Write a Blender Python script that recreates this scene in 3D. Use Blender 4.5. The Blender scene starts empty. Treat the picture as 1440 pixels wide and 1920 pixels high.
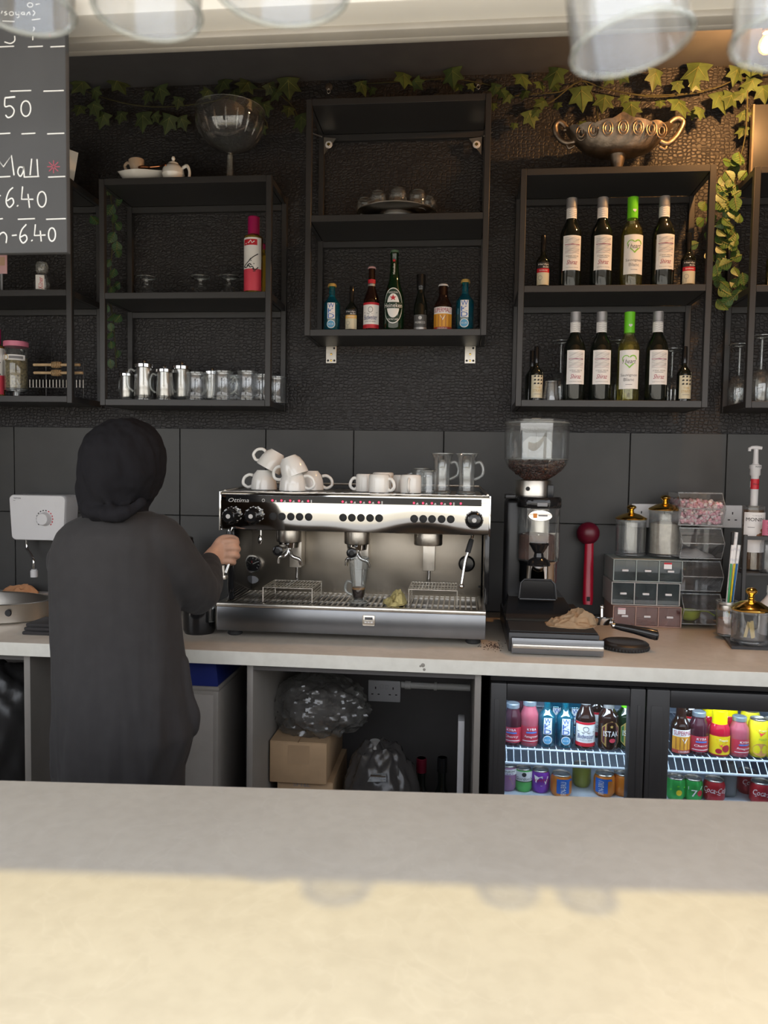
import bpy, bmesh, math, random
from math import sin, cos, pi, radians, sqrt
from mathutils import Vector, Matrix
import mathutils.noise as mn
random.seed(7)
SC = bpy.context.scene
COL = SC.collection

# ------------------------------------------------------------------ camera
F = 1442.0
EYE = 1.47
def basis(y, p, r):
    cy, sy, cp, sp, cr, sr = cos(y), sin(y), cos(p), sin(p), cos(r), sin(r)
    fw = Vector((-sy*cp, cy*cp, -sp)); rt = Vector((cy, sy, 0)); up = rt.cross(fw)
    return rt*cr + up*sr, up*cr - rt*sr, fw
RT, UP, FW = basis(radians(5.77), radians(3.21), radians(.86))
cam = bpy.data.cameras.new('camera'); camo = bpy.data.objects.new('camera', cam); COL.objects.link(camo)
m = Matrix((RT, UP, -FW)).transposed().to_4x4(); m.translation = (0, 0, EYE)
camo.matrix_world = m
cam.sensor_fit = 'VERTICAL'; cam.sensor_height = 36; cam.sensor_width = 27; cam.lens = 36*F/1920
cam.clip_start = .05
cam.dof.use_dof = True; cam.dof.focus_distance = 2.5; cam.dof.aperture_fstop = 7.5
SC.camera = camo

# ------------------------------------------------------------------ world, sun, exposure
SUN_EL = radians(61); SUN_AZ = radians(-4)
w = bpy.data.worlds.new('sky'); SC.world = w; w.use_nodes = True
nt = w.node_tree; nt.nodes.clear()
def nd(nt, t, **k):
    n = nt.nodes.new(t)
    for a, b in k.items(): setattr(n, a, b)
    return n
tc = nd(nt, 'ShaderNodeTexCoord'); sp_ = nd(nt, 'ShaderNodeSeparateXYZ'); rp = nd(nt, 'ShaderNodeValToRGB')
mr = nd(nt, 'ShaderNodeMapRange'); mr.inputs[1].default_value = -1; mr.inputs[2].default_value = 1
bg = nd(nt, 'ShaderNodeBackground'); wo = nd(nt, 'ShaderNodeOutputWorld')
nt.links.new(tc.outputs['Generated'], sp_.inputs[0]); nt.links.new(sp_.outputs['Z'], mr.inputs[0])
nt.links.new(mr.outputs[0], rp.inputs[0]); nt.links.new(rp.outputs[0], bg.inputs[0]); nt.links.new(bg.outputs[0], wo.inputs[0])
e = rp.color_ramp.elements
e[0].position = .0; e[0].color = (.30, .27, .23, 1)
e[1].position = 1; e[1].color = (.62, .74, .95, 1)
for p_, c_ in ((.49, (.32, .29, .25, 1)), (.51, (1, .98, .95, 1)), (.62, (.92, .95, 1, 1))):
    x = e.new(p_); x.color = c_
bg.inputs[1].default_value = 2.95
sun = bpy.data.lights.new('sun', 'SUN'); sun.energy = 2.6; sun.angle = radians(1.2); sun.color = (1, .78, .27)
suno = bpy.data.objects.new('sun', sun); COL.objects.link(suno)
sd = Vector((sin(SUN_AZ)*cos(SUN_EL), cos(SUN_AZ)*cos(SUN_EL), -sin(SUN_EL)))
suno.rotation_euler = sd.to_track_quat('-Z', 'Y').to_euler(); suno.location = (0, -2, 6)
SC.view_settings.view_transform = 'Standard'; SC.view_settings.look = 'None'
SC.view_settings.gamma = 1; SC.view_settings.use_curve_mapping = False
SC.view_settings.exposure = 0.0
SC.cycles.max_bounces = 9; SC.cycles.diffuse_bounces = 4; SC.cycles.glossy_bounces = 4
SC.cycles.transmission_bounces = 6; SC.cycles.transparent_max_bounces = 32
SC.cycles.caustics_reflective = False; SC.cycles.caustics_refractive = False
SC.cycles.sample_clamp_indirect = 3; SC.cycles.use_denoising = True

# ------------------------------------------------------------------ photo geometry helpers
def ray(px, py): return FW + RT*((px-720)/F) - UP*((py-960)/F)
def at(px, py, Y):
    d = ray(px, py); return d*(Y/d.y) + Vector((0, 0, EYE))
def onz(px, py, Z):
    d = ray(px, py); return d*((Z-EYE)/d.z) + Vector((0, 0, EYE))
def X(px, py, Y): return at(px, py, Y).x
def Z(px, py, Y): return at(px, py, Y).z
def S(Y): return Y/F*1.0

# ------------------------------------------------------------------ materials
MATS = {}
def newmat(name):
    mt = bpy.data.materials.new(name); mt.use_nodes = True
    return mt, mt.node_tree, mt.node_tree.nodes['Principled BSDF']
def mat(name, col, rough=.5, metal=0, var=.08, scale=12, bump=0, bscale=200, spec=.5, emit=0, coat=0, sheen=0, aniso=None):
    if name in MATS: return MATS[name]
    mt, nt, b = newmat(name)
    b.inputs['Roughness'].default_value = rough; b.inputs['Metallic'].default_value = metal
    b.inputs['Specular IOR Level'].default_value = spec
    b.inputs['Coat Weight'].default_value = coat; b.inputs['Sheen Weight'].default_value = sheen
    t = nd(nt, 'ShaderNodeTexCoord'); n = nd(nt, 'ShaderNodeTexNoise'); n.inputs['Scale'].default_value = scale
    n.inputs['Detail'].default_value = 5
    nt.links.new(t.outputs['Object'], n.inputs['Vector'])
    r = nd(nt, 'ShaderNodeValToRGB'); nt.links.new(n.outputs['Fac'], r.inputs[0])
    r.color_ramp.elements[0].position = .3; r.color_ramp.elements[1].position = .7
    r.color_ramp.elements[0].color = tuple(max(0, c*(1-var)) for c in col) + (1,)
    r.color_ramp.elements[1].color = tuple(min(1, c*(1+var)) for c in col) + (1,)
    nt.links.new(r.outputs[0], b.inputs['Base Color'])
    if bump:
        n2 = nd(nt, 'ShaderNodeTexNoise'); n2.inputs['Scale'].default_value = bscale; n2.inputs['Detail'].default_value = 4
        mp = nd(nt, 'ShaderNodeMapping'); nt.links.new(t.outputs['Object'], mp.inputs[0])
        if aniso: mp.inputs['Scale'].default_value = aniso
        nt.links.new(mp.outputs[0], n2.inputs['Vector'])
        bp = nd(nt, 'ShaderNodeBump'); bp.inputs['Strength'].default_value = bump; bp.inputs['Distance'].default_value = .002
        nt.links.new(n2.outputs['Fac'], bp.inputs['Height']); nt.links.new(bp.outputs[0], b.inputs['Normal'])
    if emit:
        b.inputs['Emission Color'].default_value = col + (1,); b.inputs['Emission Strength'].default_value = emit
    MATS[name] = mt; return mt
def glass(name, tint=(.97, .98, .98), dif=.03, difcol=(.9, .92, .93), ior=1.5, rough=.02):
    """thin clear pane: what is not reflected passes straight through"""
    if name in MATS: return MATS[name]
    mt = bpy.data.materials.new(name); mt.use_nodes = True; nt = mt.node_tree; nt.nodes.clear()
    o = nd(nt, 'ShaderNodeOutputMaterial'); tr = nd(nt, 'ShaderNodeBsdfTransparent'); gl = nd(nt, 'ShaderNodeBsdfGlossy')
    df = nd(nt, 'ShaderNodeBsdfDiffuse'); fr = nd(nt, 'ShaderNodeLayerWeight'); m1 = nd(nt, 'ShaderNodeMixShader'); m2 = nd(nt, 'ShaderNodeMixShader')
    tr.inputs[0].default_value = tint + (1,); gl.inputs['Roughness'].default_value = rough; df.inputs[0].default_value = difcol + (1,)
    fr.inputs[0].default_value = .5   # Schlick's curve on the facing angle, the same from both sides of the thin wall
    pw = nd(nt, 'ShaderNodeMath', operation='POWER'); pw.inputs[1].default_value = 3.5
    ml = nd(nt, 'ShaderNodeMath', operation='MULTIPLY_ADD'); ml.inputs[1].default_value = .9; ml.inputs[2].default_value = .085
    nt.links.new(fr.outputs['Facing'], pw.inputs[0]); nt.links.new(pw.outputs[0], ml.inputs[0])
    t = nd(nt, 'ShaderNodeTexCoord'); n = nd(nt, 'ShaderNodeTexNoise'); n.inputs['Scale'].default_value = 25
    nt.links.new(t.outputs['Object'], n.inputs[0])
    mm = nd(nt, 'ShaderNodeMath', operation='MULTIPLY'); mm.inputs[1].default_value = dif*2
    nt.links.new(n.outputs['Fac'], mm.inputs[0])
    nt.links.new(mm.outputs[0], m2.inputs[0]); nt.links.new(tr.outputs[0], m2.inputs[1]); nt.links.new(df.outputs[0], m2.inputs[2])
    nt.links.new(ml.outputs[0], m1.inputs[0]); nt.links.new(m2.outputs[0], m1.inputs[1]); nt.links.new(gl.outputs[0], m1.inputs[2])
    nt.links.new(m1.outputs[0], o.inputs[0])
    MATS[name] = mt; return mt

def stone(name, base, vein, dark, sc=3.0, rough=.35):
    mt, nt, b = newmat(name)
    t = nd(nt, 'ShaderNodeTexCoord'); n1 = nd(nt, 'ShaderNodeTexNoise'); n1.inputs['Scale'].default_value = sc; n1.inputs['Detail'].default_value = 8
    n2 = nd(nt, 'ShaderNodeTexNoise'); n2.inputs['Scale'].default_value = sc*9; n2.inputs['Detail'].default_value = 8
    n3 = nd(nt, 'ShaderNodeTexNoise'); n3.inputs['Scale'].default_value = sc*1.3; n3.inputs['Detail'].default_value = 3; n3.inputs['Distortion'].default_value = 1.4
    for n in (n1, n2, n3): nt.links.new(t.outputs['Object'], n.inputs['Vector'])
    r1 = nd(nt, 'ShaderNodeValToRGB'); r1.color_ramp.elements[0].color = dark + (1,); r1.color_ramp.elements[1].color = base + (1,)
    r1.color_ramp.elements[0].position = .3; r1.color_ramp.elements[1].position = .65
    mx = nd(nt, 'ShaderNodeMixRGB', blend_type='MULTIPLY'); mx.inputs[0].default_value = .22
    r2 = nd(nt, 'ShaderNodeValToRGB'); r2.color_ramp.elements[0].position = .35; r2.color_ramp.elements[1].position = .6
    r2.color_ramp.elements[0].color = (.72, .7, .68, 1)
    nt.links.new(n1.outputs['Fac'], r1.inputs[0]); nt.links.new(n2.outputs['Fac'], r2.inputs[0])
    nt.links.new(r1.outputs[0], mx.inputs[1]); nt.links.new(r2.outputs[0], mx.inputs[2])
    r3 = nd(nt, 'ShaderNodeValToRGB')  # thin veins where the distorted noise crosses the middle
    r3.color_ramp.elements[0].position = .485; r3.color_ramp.elements[0].color = (0, 0, 0, 1)
    r3.color_ramp.elements[1].position = .515; r3.color_ramp.elements[1].color = (0, 0, 0, 1)
    x = r3.color_ramp.elements.new(.5); x.color = (.16, .16, .16, 1)
    nt.links.new(n3.outputs['Fac'], r3.inputs[0])
    m2 = nd(nt, 'ShaderNodeMixRGB'); m2.inputs[2].default_value = vein + (1,)
    nt.links.new(r3.outputs[0], m2.inputs[0]); nt.links.new(mx.outputs[0], m2.inputs[1])
    nt.links.new(m2.outputs[0], b.inputs['Base Color']); b.inputs['Roughness'].default_value = rough
    MATS[name] = mt; return mt

def wallpaper():
    mt, nt, b = newmat('embossed black wallpaper')
    t = nd(nt, 'ShaderNodeTexCoord'); mp = nd(nt, 'ShaderNodeMapping'); nt.links.new(t.outputs['Object'], mp.inputs[0])
    mp.inputs['Rotation'].default_value = (pi/2, 0, 0)
    nz = nd(nt, 'ShaderNodeTexNoise'); nz.inputs['Scale'].default_value = 9; nz.inputs['Detail'].default_value = 3
    nt.links.new(mp.outputs[0], nz.inputs[0])
    ad = nd(nt, 'ShaderNodeMixRGB', blend_type='LINEAR_LIGHT'); ad.inputs[0].default_value = .012
    nt.links.new(mp.outputs[0], ad.inputs[1]); nt.links.new(nz.outputs['Color'], ad.inputs[2])
    m2 = nd(nt, 'ShaderNodeMapping'); m2.inputs['Scale'].default_value = (62, 84, 70); nt.links.new(ad.outputs[0], m2.inputs[0])
    vo = nd(nt, 'ShaderNodeTexVoronoi', feature='DISTANCE_TO_EDGE'); vo.inputs['Scale'].default_value = 1; vo.inputs['Randomness'].default_value = .62
    nt.links.new(m2.outputs[0], vo.inputs['Vector'])
    rm = nd(nt, 'ShaderNodeMapRange'); rm.inputs[1].default_value = 0; rm.inputs[2].default_value = .22; nt.links.new(vo.outputs['Distance'], rm.inputs[0])
    cr = nd(nt, 'ShaderNodeValToRGB'); cr.color_ramp.elements[0].color = (.018, .0165, .0175, 1); cr.color_ramp.elements[1].color = (.031, .029, .0305, 1)
    nt.links.new(rm.outputs[0], cr.inputs[0]); nt.links.new(cr.outputs[0], b.inputs['Base Color'])
    bp = nd(nt, 'ShaderNodeBump'); bp.inputs['Strength'].default_value = .5; bp.inputs['Distance'].default_value = .003
    nt.links.new(rm.outputs[0], bp.inputs['Height']); nt.links.new(bp.outputs[0], b.inputs['Normal'])
    b.inputs['Roughness'].default_value = .5; b.inputs['Specular IOR Level'].default_value = .4
    return mt
M_WALLP = wallpaper()
M_TILE = mat('charcoal tile', (.043, .0425, .0415), .5, var=.2, scale=5, bump=.1, bscale=60)
M_GROUT = mat('tile grout', (.015, .015, .015), .8)
M_BLACKP = mat('black paint', (.10, .10, .108), .6)
M_FRAME = mat('black powder coated metal', (.035, .034, .035), .45, var=.05)
M_BOARD = mat('black laminate', (.03, .03, .031), .45)
M_WORK = stone('pale speckled worktop', (.66, .59, .50), (.76, .7, .62), (.56, .5, .42), 4)
M_BAR = stone('cream stone worktop', (.54, .51, .445), (.64, .615, .56), (.505, .475, .415), 5.0, .42)
M_STEEL = mat('brushed steel', (.62, .58, .52), .28, 1, var=.05, bump=.15, bscale=60, aniso=(1, 1, 30))
M_MIRROR = mat('polished steel', (.72, .71, .69), .07, 1, var=.02)
M_CHROME = mat('chrome', (.8, .8, .8), .08, 1, var=.02)
M_DSTEEL = mat('scuffed steel', (.2, .205, .215), .3, 1, var=.12, scale=6)
M_BPLAST = mat('black plastic', (.022, .022, .024), .35)
M_GLOSSB = mat('gloss black', (.012, .012, .013), .12)
M_RUBBER = mat('matt black rubber', (.02, .02, .021), .75)
M_WHITE = mat('white plastic', (.72, .71, .72), .35, var=.02)
M_CERAM = mat('white glazed china', (.9, .875, .83), .1, var=.02, coat=.6)
M_CLOTHB = mat('black jersey', (.025, .0228, .0235), .85, var=.12, scale=30, bump=.12, bscale=500, sheen=.05)
M_SCARF = mat('black scarf cloth', (.010, .0095, .0118), .9, var=.12, scale=30, bump=.2, bscale=350, spec=.2)
M_SKIN = mat('skin', (.62, .36, .25), .5, var=.08, scale=40, bump=.05, bscale=300)
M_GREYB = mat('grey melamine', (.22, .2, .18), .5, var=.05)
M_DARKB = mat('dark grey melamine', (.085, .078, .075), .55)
M_TRIM = mat('white upvc', (.82, .80, .76), .35, var=.05, scale=4)
M_GOLD = mat('polished gold', (.9, .6, .16), .14, 1, var=.04)
M_BRASS = mat('antique brass', (.26, .21, .165), .46, 1, var=.35, scale=30, bump=.9, bscale=55)
M_RED = mat('red plastic', (.42, .008, .03), .3)
M_DKRED = mat('dark red plastic', (.13, .006, .02), .35)
M_WOOD = mat('pale wood', (.52, .36, .2), .6, var=.2, scale=40)
M_CARD = mat('brown cardboard', (.42, .28, .16), .8, var=.08, scale=20)
M_PAPERB = mat('brown paper', (.36, .25, .15), .85, var=.12, scale=30)
M_LEAF = mat('ivy green', (.065, .10, .028), .5, var=.4, scale=25)
M_LEAFD = mat('deep green leaf', (.03, .075, .03), .5, var=.4, scale=25)
M_VEIN = mat('pale leaf vein', (.24, .25, .08), .5)
M_VINE = mat('vine stem', (.06, .055, .02), .7)
M_CHALKB = mat('chalkboard slate', (.058, .059, .063), .75, var=.12, scale=7)
M_CHALK = mat('white chalk', (.85, .85, .83), .9)
M_CHALKR = mat('red chalk', (.5, .09, .14), .9)
G_CLEAR = glass('clear glass', dif=.02)
G_RIM = glass('thick glass rim', (.88, .9, .9), dif=.14, difcol=(.85, .9, .9))
G_RIB = glass('ribbed glass', (.95, .96, .97), dif=.025)
G_ACR = glass('clear acrylic', (.93, .94, .95), dif=.035, difcol=(.7, .72, .75))
G_ACRE = glass('acrylic edge', (.7, .72, .74), dif=.28, difcol=(.75, .78, .8))
G_PANE = glass('fridge door glass', (.93, .96, .98), dif=.004)
G_BAG = glass('clear polythene', (.85, .85, .83), dif=.12, difcol=(.5, .48, .45), rough=.2)
M_WINE = mat('dark wine bottle glass', (.008, .01, .008), .06, var=.1, coat=.3)
M_BEERG = mat('dark green bottle glass', (.004, .02, .007), .07, coat=.3)
M_BROWNG = mat('dark brown bottle glass', (.018, .007, .005), .07, coat=.3)
M_PAPER = mat('white label paper', (.86, .84, .83), .6, var=.02)
M_INK = mat('black ink', (.02, .02, .022), .6)
M_GREYI = mat('grey ink', (.22, .21, .22), .6)
def flat(n, c, r=.45): return mat(n, c, r, var=.04)
LIME = flat('lime green', (.16, .62, .02), .35); PINKR = flat('coral red', (.68, .06, .1)); BLUE = flat('cobalt blue', (.01, .12, .5))
CYAN = glass('pale turquoise bottle glass', (.1, .62, .74), dif=.10, difcol=(.02, .42, .55))
YELLOW = flat('yellow', (.8, .58, .01)); ORANGE = flat('orange', (.78, .25, .02)); CREAM = flat('cream', (.66, .6, .44))
REDI = flat('red ink', (.55, .015, .03)); GREENI = flat('leaf green ink', (.03, .3, .06)); PURPLE = flat('purple', (.17, .03, .3))
SILV = mat('silver foil', (.45, .44, .43), .35, .7); GOLDF = flat('gold foil', (.5, .34, .1), .35); PINK = flat('pink', (.68, .2, .3))
MAGE = flat('magenta cap', (.35, .01, .09), .3); PINKL = flat('pale pink', (.7, .42, .45))

# ------------------------------------------------------------------ objects
ORG = {}
def tag(o, label, cat, group=None, kind=None):
    if label: o['label'] = label
    if cat: o['category'] = cat
    if group: o['group'] = group
    if kind: o['kind'] = kind
    return o
def thing(name, label, cat, loc=(0, 0, 0), rotz=0, group=None, rot=None):
    o = bpy.data.objects.new(name, None); COL.objects.link(o)
    o.empty_display_size = .02
    o.location = loc; o.rotation_euler = rot or (0, 0, rotz)
    return tag(o, label, cat, group)
def dup(root, loc, rotz=None, label=None, group=None, scale=None, rot=None):
    def cp(o, par):
        c = o.copy(); COL.objects.link(c)
        if par is not None: c.parent = par
        for ch in list(o.children): cp(ch, c)
        return c
    r = cp(root, None); r.location = loc
    if rotz is not None: r.rotation_euler = (0, 0, rotz)
    if rot is not None: r.rotation_euler = rot
    if scale: r.scale = (scale,)*3 if not hasattr(scale, '__len__') else scale
    if label: r['label'] = label
    if group: r['group'] = group
    return r

class MB:
    def __init__(s, M=None): s.v = []; s.f = []; s.mi = []; s.mats = []; s.M = M
    def idx(s, mt):
        if mt not in s.mats: s.mats.append(mt)
        return s.mats.index(mt)
    def add(s, vs, fs, mt):
        k = len(s.v); i = s.idx(mt)
        if s.M is not None: vs = [s.M @ Vector(q) for q in vs]
        s.v += [tuple(q) for q in vs]
        for q in fs: s.f.append(tuple(a+k for a in q)); s.mi.append(i)
        return s
    def box(s, x0, x1, y0, y1, z0, z1, mt, bev=0, seg=2):
        if x0 > x1: x0, x1 = x1, x0
        if z0 > z1: z0, z1 = z1, z0
        if y0 > y1: y0, y1 = y1, y0
        vs = [(x, y, z) for x in (x0, x1) for y in (y0, y1) for z in (z0, z1)]
        fs = [(0, 1, 3, 2), (4, 6, 7, 5), (0, 4, 5, 1), (2, 3, 7, 6), (0, 2, 6, 4), (1, 5, 7, 3)]
        if bev:
            bm = bmesh.new(); bv = [bm.verts.new(q) for q in vs]
            for q in fs: bm.faces.new([bv[a] for a in q])
            bmesh.ops.bevel(bm, geom=list(bm.edges), offset=bev, segments=seg, profile=.5, affect='EDGES')
            bm.verts.index_update()
            vs = [tuple(q.co) for q in bm.verts]; fs = [tuple(q.index for q in g.verts) for g in bm.faces]; bm.free()
        return s.add(vs, fs, mt)
    def lathe(s, prof, mt, c=(0, 0, 0), n=32, axis='z', sx=1, sy=1):
        vs, fs, rings = [], [], []
        for r, z in prof:
            if r < 1e-6: rings.append([len(vs)]); vs.append((0, 0, z))
            else:
                rings.append(list(range(len(vs), len(vs)+n)))
                vs += [(r*cos(2*pi*i/n)*sx, r*sin(2*pi*i/n)*sy, z) for i in range(n)]
        for a, b in zip(rings, rings[1:]):
            for i in range(n):
                j = (i+1) % n
                if len(a) == 1 and len(b) == 1: continue
                if len(a) == 1: fs.append((a[0], b[j], b[i]))
                elif len(b) == 1: fs.append((a[i], a[j], b[0]))
                else: fs.append((a[i], a[j], b[j], b[i]))
        if axis == 'y': vs = [(x, -z, y) for x, y, z in vs]     # profile runs towards the viewer
        elif axis == 'x': vs = [(z, x, y) for x, y, z in vs]
        vs = [(x+c[0], y+c[1], z+c[2]) for x, y, z in vs]
        return s.add(vs, fs, mt)
    def cyl(s, r, z0, z1, mt, c=(0, 0, 0), n=24, axis='z', bev=None):
        b = bev if bev is not None else min(r, abs(z1-z0))*.12
        return s.lathe([(0, z0), (r-b, z0), (r, z0+b), (r, z1-b), (r-b, z1), (0, z1)], mt, c, n, axis)
    def tube(s, path, r, mt, n=10, closed=False, caps=True, flat=1.0):
        P = [Vector(q) for q in path]; L = len(P); rr = r if hasattr(r, '__len__') else [r]*L
        T = []
        for i in range(L):
            a = P[(i-1) % L] if (i > 0 or closed) else P[i]; b = P[(i+1) % L] if (i < L-1 or closed) else P[i]
            T.append((b-a).normalized())
        up = Vector((0, 0, 1)) if abs(T[0].z) < .9 else Vector((0, 1, 0))
        N = (up - T[0]*up.dot(T[0])).normalized(); vs, fs = [], []
        for i in range(L):
            N = (N - T[i]*N.dot(T[i])).normalized(); B = T[i].cross(N)
            vs += [P[i] + (N*cos(2*pi*k/n)*flat + B*sin(2*pi*k/n))*rr[i] for k in range(n)]
        for i in range(L if closed else L-1):
            a, b = i*n, ((i+1) % L)*n
            for k in range(n): fs.append((a+k, a+(k+1) % n, b+(k+1) % n, b+k))
        if caps and not closed: fs += [tuple(range(n))[::-1], tuple(range((L-1)*n, L*n))]
        return s.add(vs, fs, mt)
    def loft(s, rings, mt, cap=True, closed=True):
        n = len(rings[0]); vs = [q for r in rings for q in r]; fs = []
        for i in range(len(rings)-1):
            for k in range(n if closed else n-1): fs.append((i*n+k, i*n+(k+1) % n, (i+1)*n+(k+1) % n, (i+1)*n+k))
        if cap and closed: fs += [tuple(range(n))[::-1], tuple(range(len(vs)-n, len(vs)))]
        return s.add(vs, fs, mt)
    def ell(s, c, rx, ry, rz, mt, n=16, m=10):
        c = Vector(c); pr = [(sin(pi*i/m), -cos(pi*i/m)) for i in range(m+1)]
        pr[0] = (0, -1); pr[-1] = (0, 1); k = len(s.v); M = s.M
        t = MB(); t.lathe(pr, mt, n=n)
        return s.add([(c.x+x*rx, c.y+y*ry, c.z+z*rz) for x, y, z in t.v], t.f, mt)
    def prism(s, pts, y0, y1, mt):
        """outline in x,z pushed from y0 to y1"""
        n = len(pts); vs = [(x, y0, z) for x, z in pts] + [(x, y1, z) for x, z in pts]
        fs = [tuple(range(n)), tuple(range(n, 2*n))[::-1]] + [(i, i+n, (i+1) % n+n, (i+1) % n) for i in range(n)]
        return s.add(vs, fs, mt)
    def build(s, name, parent=None, org=None, sharp=38):
        me = bpy.data.meshes.new(name)
        if org is None:
            q = parent
            while q is not None and q.get('_w') is None: q = q.parent
            if q is not None: org = q['_w']
        vs = s.v if org is None else [(a-org[0], b-org[1], c-org[2]) for a, b, c in s.v]
        me.from_pydata(vs, [], s.f); me.update()
        for mt in s.mats: me.materials.append(mt)
        me.polygons.foreach_set('material_index', s.mi)
        me.polygons.foreach_set('use_smooth', [True]*len(s.f))
        bm = bmesh.new(); bm.from_mesh(me); bmesh.ops.recalc_face_normals(bm, faces=bm.faces); bm.to_mesh(me); bm.free()
        me.set_sharp_from_angle(angle=radians(sharp))
        o = bpy.data.objects.new(name, me); COL.objects.link(o)
        if parent is not None: o.parent = parent
        elif org is not None: o.location = org
        return o
def wthing(name, label, cat, loc, group=None):
    """thing whose parts are given in room coordinates"""
    o = thing(name, label, cat, loc, 0, group); WR.append(o); o['_w'] = tuple(loc); return o
WR = []
def single(mb, name, label, cat, org, group=None, kind=None, sharp=38):
    return tag(mb.build(name, None, tuple(org), sharp), label, cat, group, kind)
def struct(mb, name): 
    o = mb.build(name); o['kind'] = 'structure'; return o

# lettering -------------------------------------------------------------
GL = {}
def glyphs(t):
    if t not in GL:
        c = bpy.data.curves.new('lettering', 'FONT'); c.body = t; c.resolution_u = 2
        o = bpy.data.objects.new('lettering', c); COL.objects.link(o); bpy.context.view_layer.update()
        me = bpy.data.meshes.new_from_object(o.evaluated_get(bpy.context.evaluated_depsgraph_get()))
        vs = [(q.co.x, q.co.y) for q in me.vertices]; fs = [tuple(p.vertices) for p in me.polygons]
        bpy.data.objects.remove(o); bpy.data.curves.remove(c); bpy.data.meshes.remove(me)
        x0, x1 = min(a for a, b in vs), max(a for a, b in vs); y0, y1 = min(b for a, b in vs), max(b for a, b in vs)
        GL[t] = ([((a-x0)/(x1-x0), (b-y0)/(y1-y0)) for a, b in vs], fs, (x1-x0)/(y1-y0))
    return GL[t]
class Surf:
    """draws flat art on a plane (R=0) or round a cylinder, u to the viewer's right, v up"""
    def __init__(s, mb, R=0, c=(0, 0, 0), turn=0, lift=.0004, ux=None, uz=None):
        s.mb, s.R, s.c, s.turn, s.lift = mb, R, Vector(c), turn, lift
        s.ux = ux or Vector((1, 0, 0)); s.uz = uz or Vector((0, 0, 1)); s.n = -(s.uz.cross(s.ux)) if ux or uz else Vector((0, -1, 0))
    def p(s, u, v, k):
        if s.R:
            a = -pi/2 + s.turn + u/s.R; r = s.R + s.lift*k
            return s.c + Vector((r*cos(a), r*sin(a), v))
        return s.c + s.ux*u + s.uz*v + s.n*(s.lift*k)
    def rect(s, u0, u1, v0, v1, mt, k=1):
        n = max(1, int(abs(u1-u0)/(s.R*.2))) if s.R else 1
        vs = [s.p(u0+(u1-u0)*i/n, v, k) for i in range(n+1) for v in (v0, v1)]
        s.mb.add(vs, [(2*i, 2*i+2, 2*i+3, 2*i+1) for i in range(n)], mt)
    def poly(s, pts, mt, k=2):
        s.mb.add([s.p(u, v, k) for u, v in pts], [tuple(range(len(pts)))], mt)
    def disc(s, u, v, ru, rv, mt, k=2, n=20):
        vs = [s.p(u, v, k)] + [s.p(u+ru*cos(2*pi*i/n), v+rv*sin(2*pi*i/n), k) for i in range(n)]
        s.mb.add(vs, [(0, i+1, (i+1) % n+1) for i in range(n)], mt)
    def ring(s, u, v, ru, rv, w, mt, k=2, n=24):
        vs = []
        for i in range(n):
            for q in (1, 1-w): vs.append(s.p(u+ru*q*cos(2*pi*i/n), v+rv*q*sin(2*pi*i/n), k))
        s.mb.add(vs, [(2*i, (2*i+2) % (2*n), (2*i+3) % (2*n), 2*i+1) for i in range(n)], mt)
    def text(s, t, u, v, h, mt, wid=None, k=3, slant=0, vert=False, flip=False):
        g, fs, asp = glyphs(t); W = wid or h*asp
        if vert: vs = [s.p(u-(b-.5)*h if not flip else u+(b-.5)*h, v+(a-.5)*W if not flip else v-(a-.5)*W, k) for a, b in g]
        else: vs = [s.p(u+(a-.5)*W+(b-.5)*h*slant, v+(b-.5)*h, k) for a, b in g]
        s.mb.add(vs, fs, mt)
    def stroke(s, pts, w, mt, k=3):
        P = [Vector(q) for q in pts]; vs = []
        for i in range(len(P)):
            t = (P[min(i+1, len(P)-1)]-P[max(i-1, 0)]); t = t.normalized() if t.length else Vector((1, 0)); n = Vector((-t.y, t.x))*w/2
            for q in (P[i]+n, P[i]-n): vs.append(s.p(q.x, q.y, k))
        s.mb.add(vs, [(2*i, 2*i+1, 2*i+3, 2*i+2) for i in range(len(P)-1)], mt)
    def star(s, u, v, r, mt, k=3):
        s.poly([(u+(r if i % 2 == 0 else r*.4)*sin(pi*i/5), v+(r if i % 2 == 0 else r*.4)*cos(pi*i/5)) for i in range(10)], mt, k)
def curve(pts, n=6):
    """smooth line through points"""
    P = [Vector(q) for q in pts]; out = []
    for i in range(len(P)-1):
        a, b, c, d = P[max(i-1, 0)], P[i], P[i+1], P[min(i+2, len(P)-1)]
        for k in range(n):
            t = k/n; out.append(.5*((2*b)+(c-a)*t+(2*a-5*b+4*c-d)*t*t+(3*b-a-3*c+d)*t**3))
    return out+[P[-1]]

# ================================================================== the room
YW, ZW, YF = 2.9, .94, 2.13          # back wall, worktop height, worktop front edge
XL, XR = -2.5, 1.9
ZC = Z(770, 145, YW)                 # ceiling
ZT = Z(720, 807, YW)                 # top of the tiling
struct(MB().box(XL, XR, YW, YW+.1, 0, ZC+.1, M_WALLP), 'wall_back')
struct(MB().box(XL-.1, XL, 1.25, YW+.1, 0, ZC+.1, M_BLACKP), 'wall_left')
struct(MB().box(XR, XR+.1, 1.25, YW+.1, 0, ZC+.1, M_BLACKP), 'wall_right')
struct(MB().box(XL-.1, XR+.1, 1.22, YW+.1, ZC, ZC+.1, M_BLACKP), 'ceiling')
struct(MB().box(XL-.1, XR+.1, 1.1, YW+.1, -.1, 0, mat('dark floor tile', (.12, .11, .1), .5, var=.2)), 'floor')
struct(MB().box(-14, 14, -22, 1.1, -.12, -.02, mat('pale paving outside', (.66, .60, .51), .8, var=.2, scale=1.5)), 'ground')
t = MB(); TWD = .339; gx = X(500, 806, YW); zrow = [ZT-.337*i for i in range(3)]
t.box(XL, XR, YW-.004, YW-.0005, ZW-.05, ZT, M_GROUT)
x = gx - 6*TWD
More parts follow.
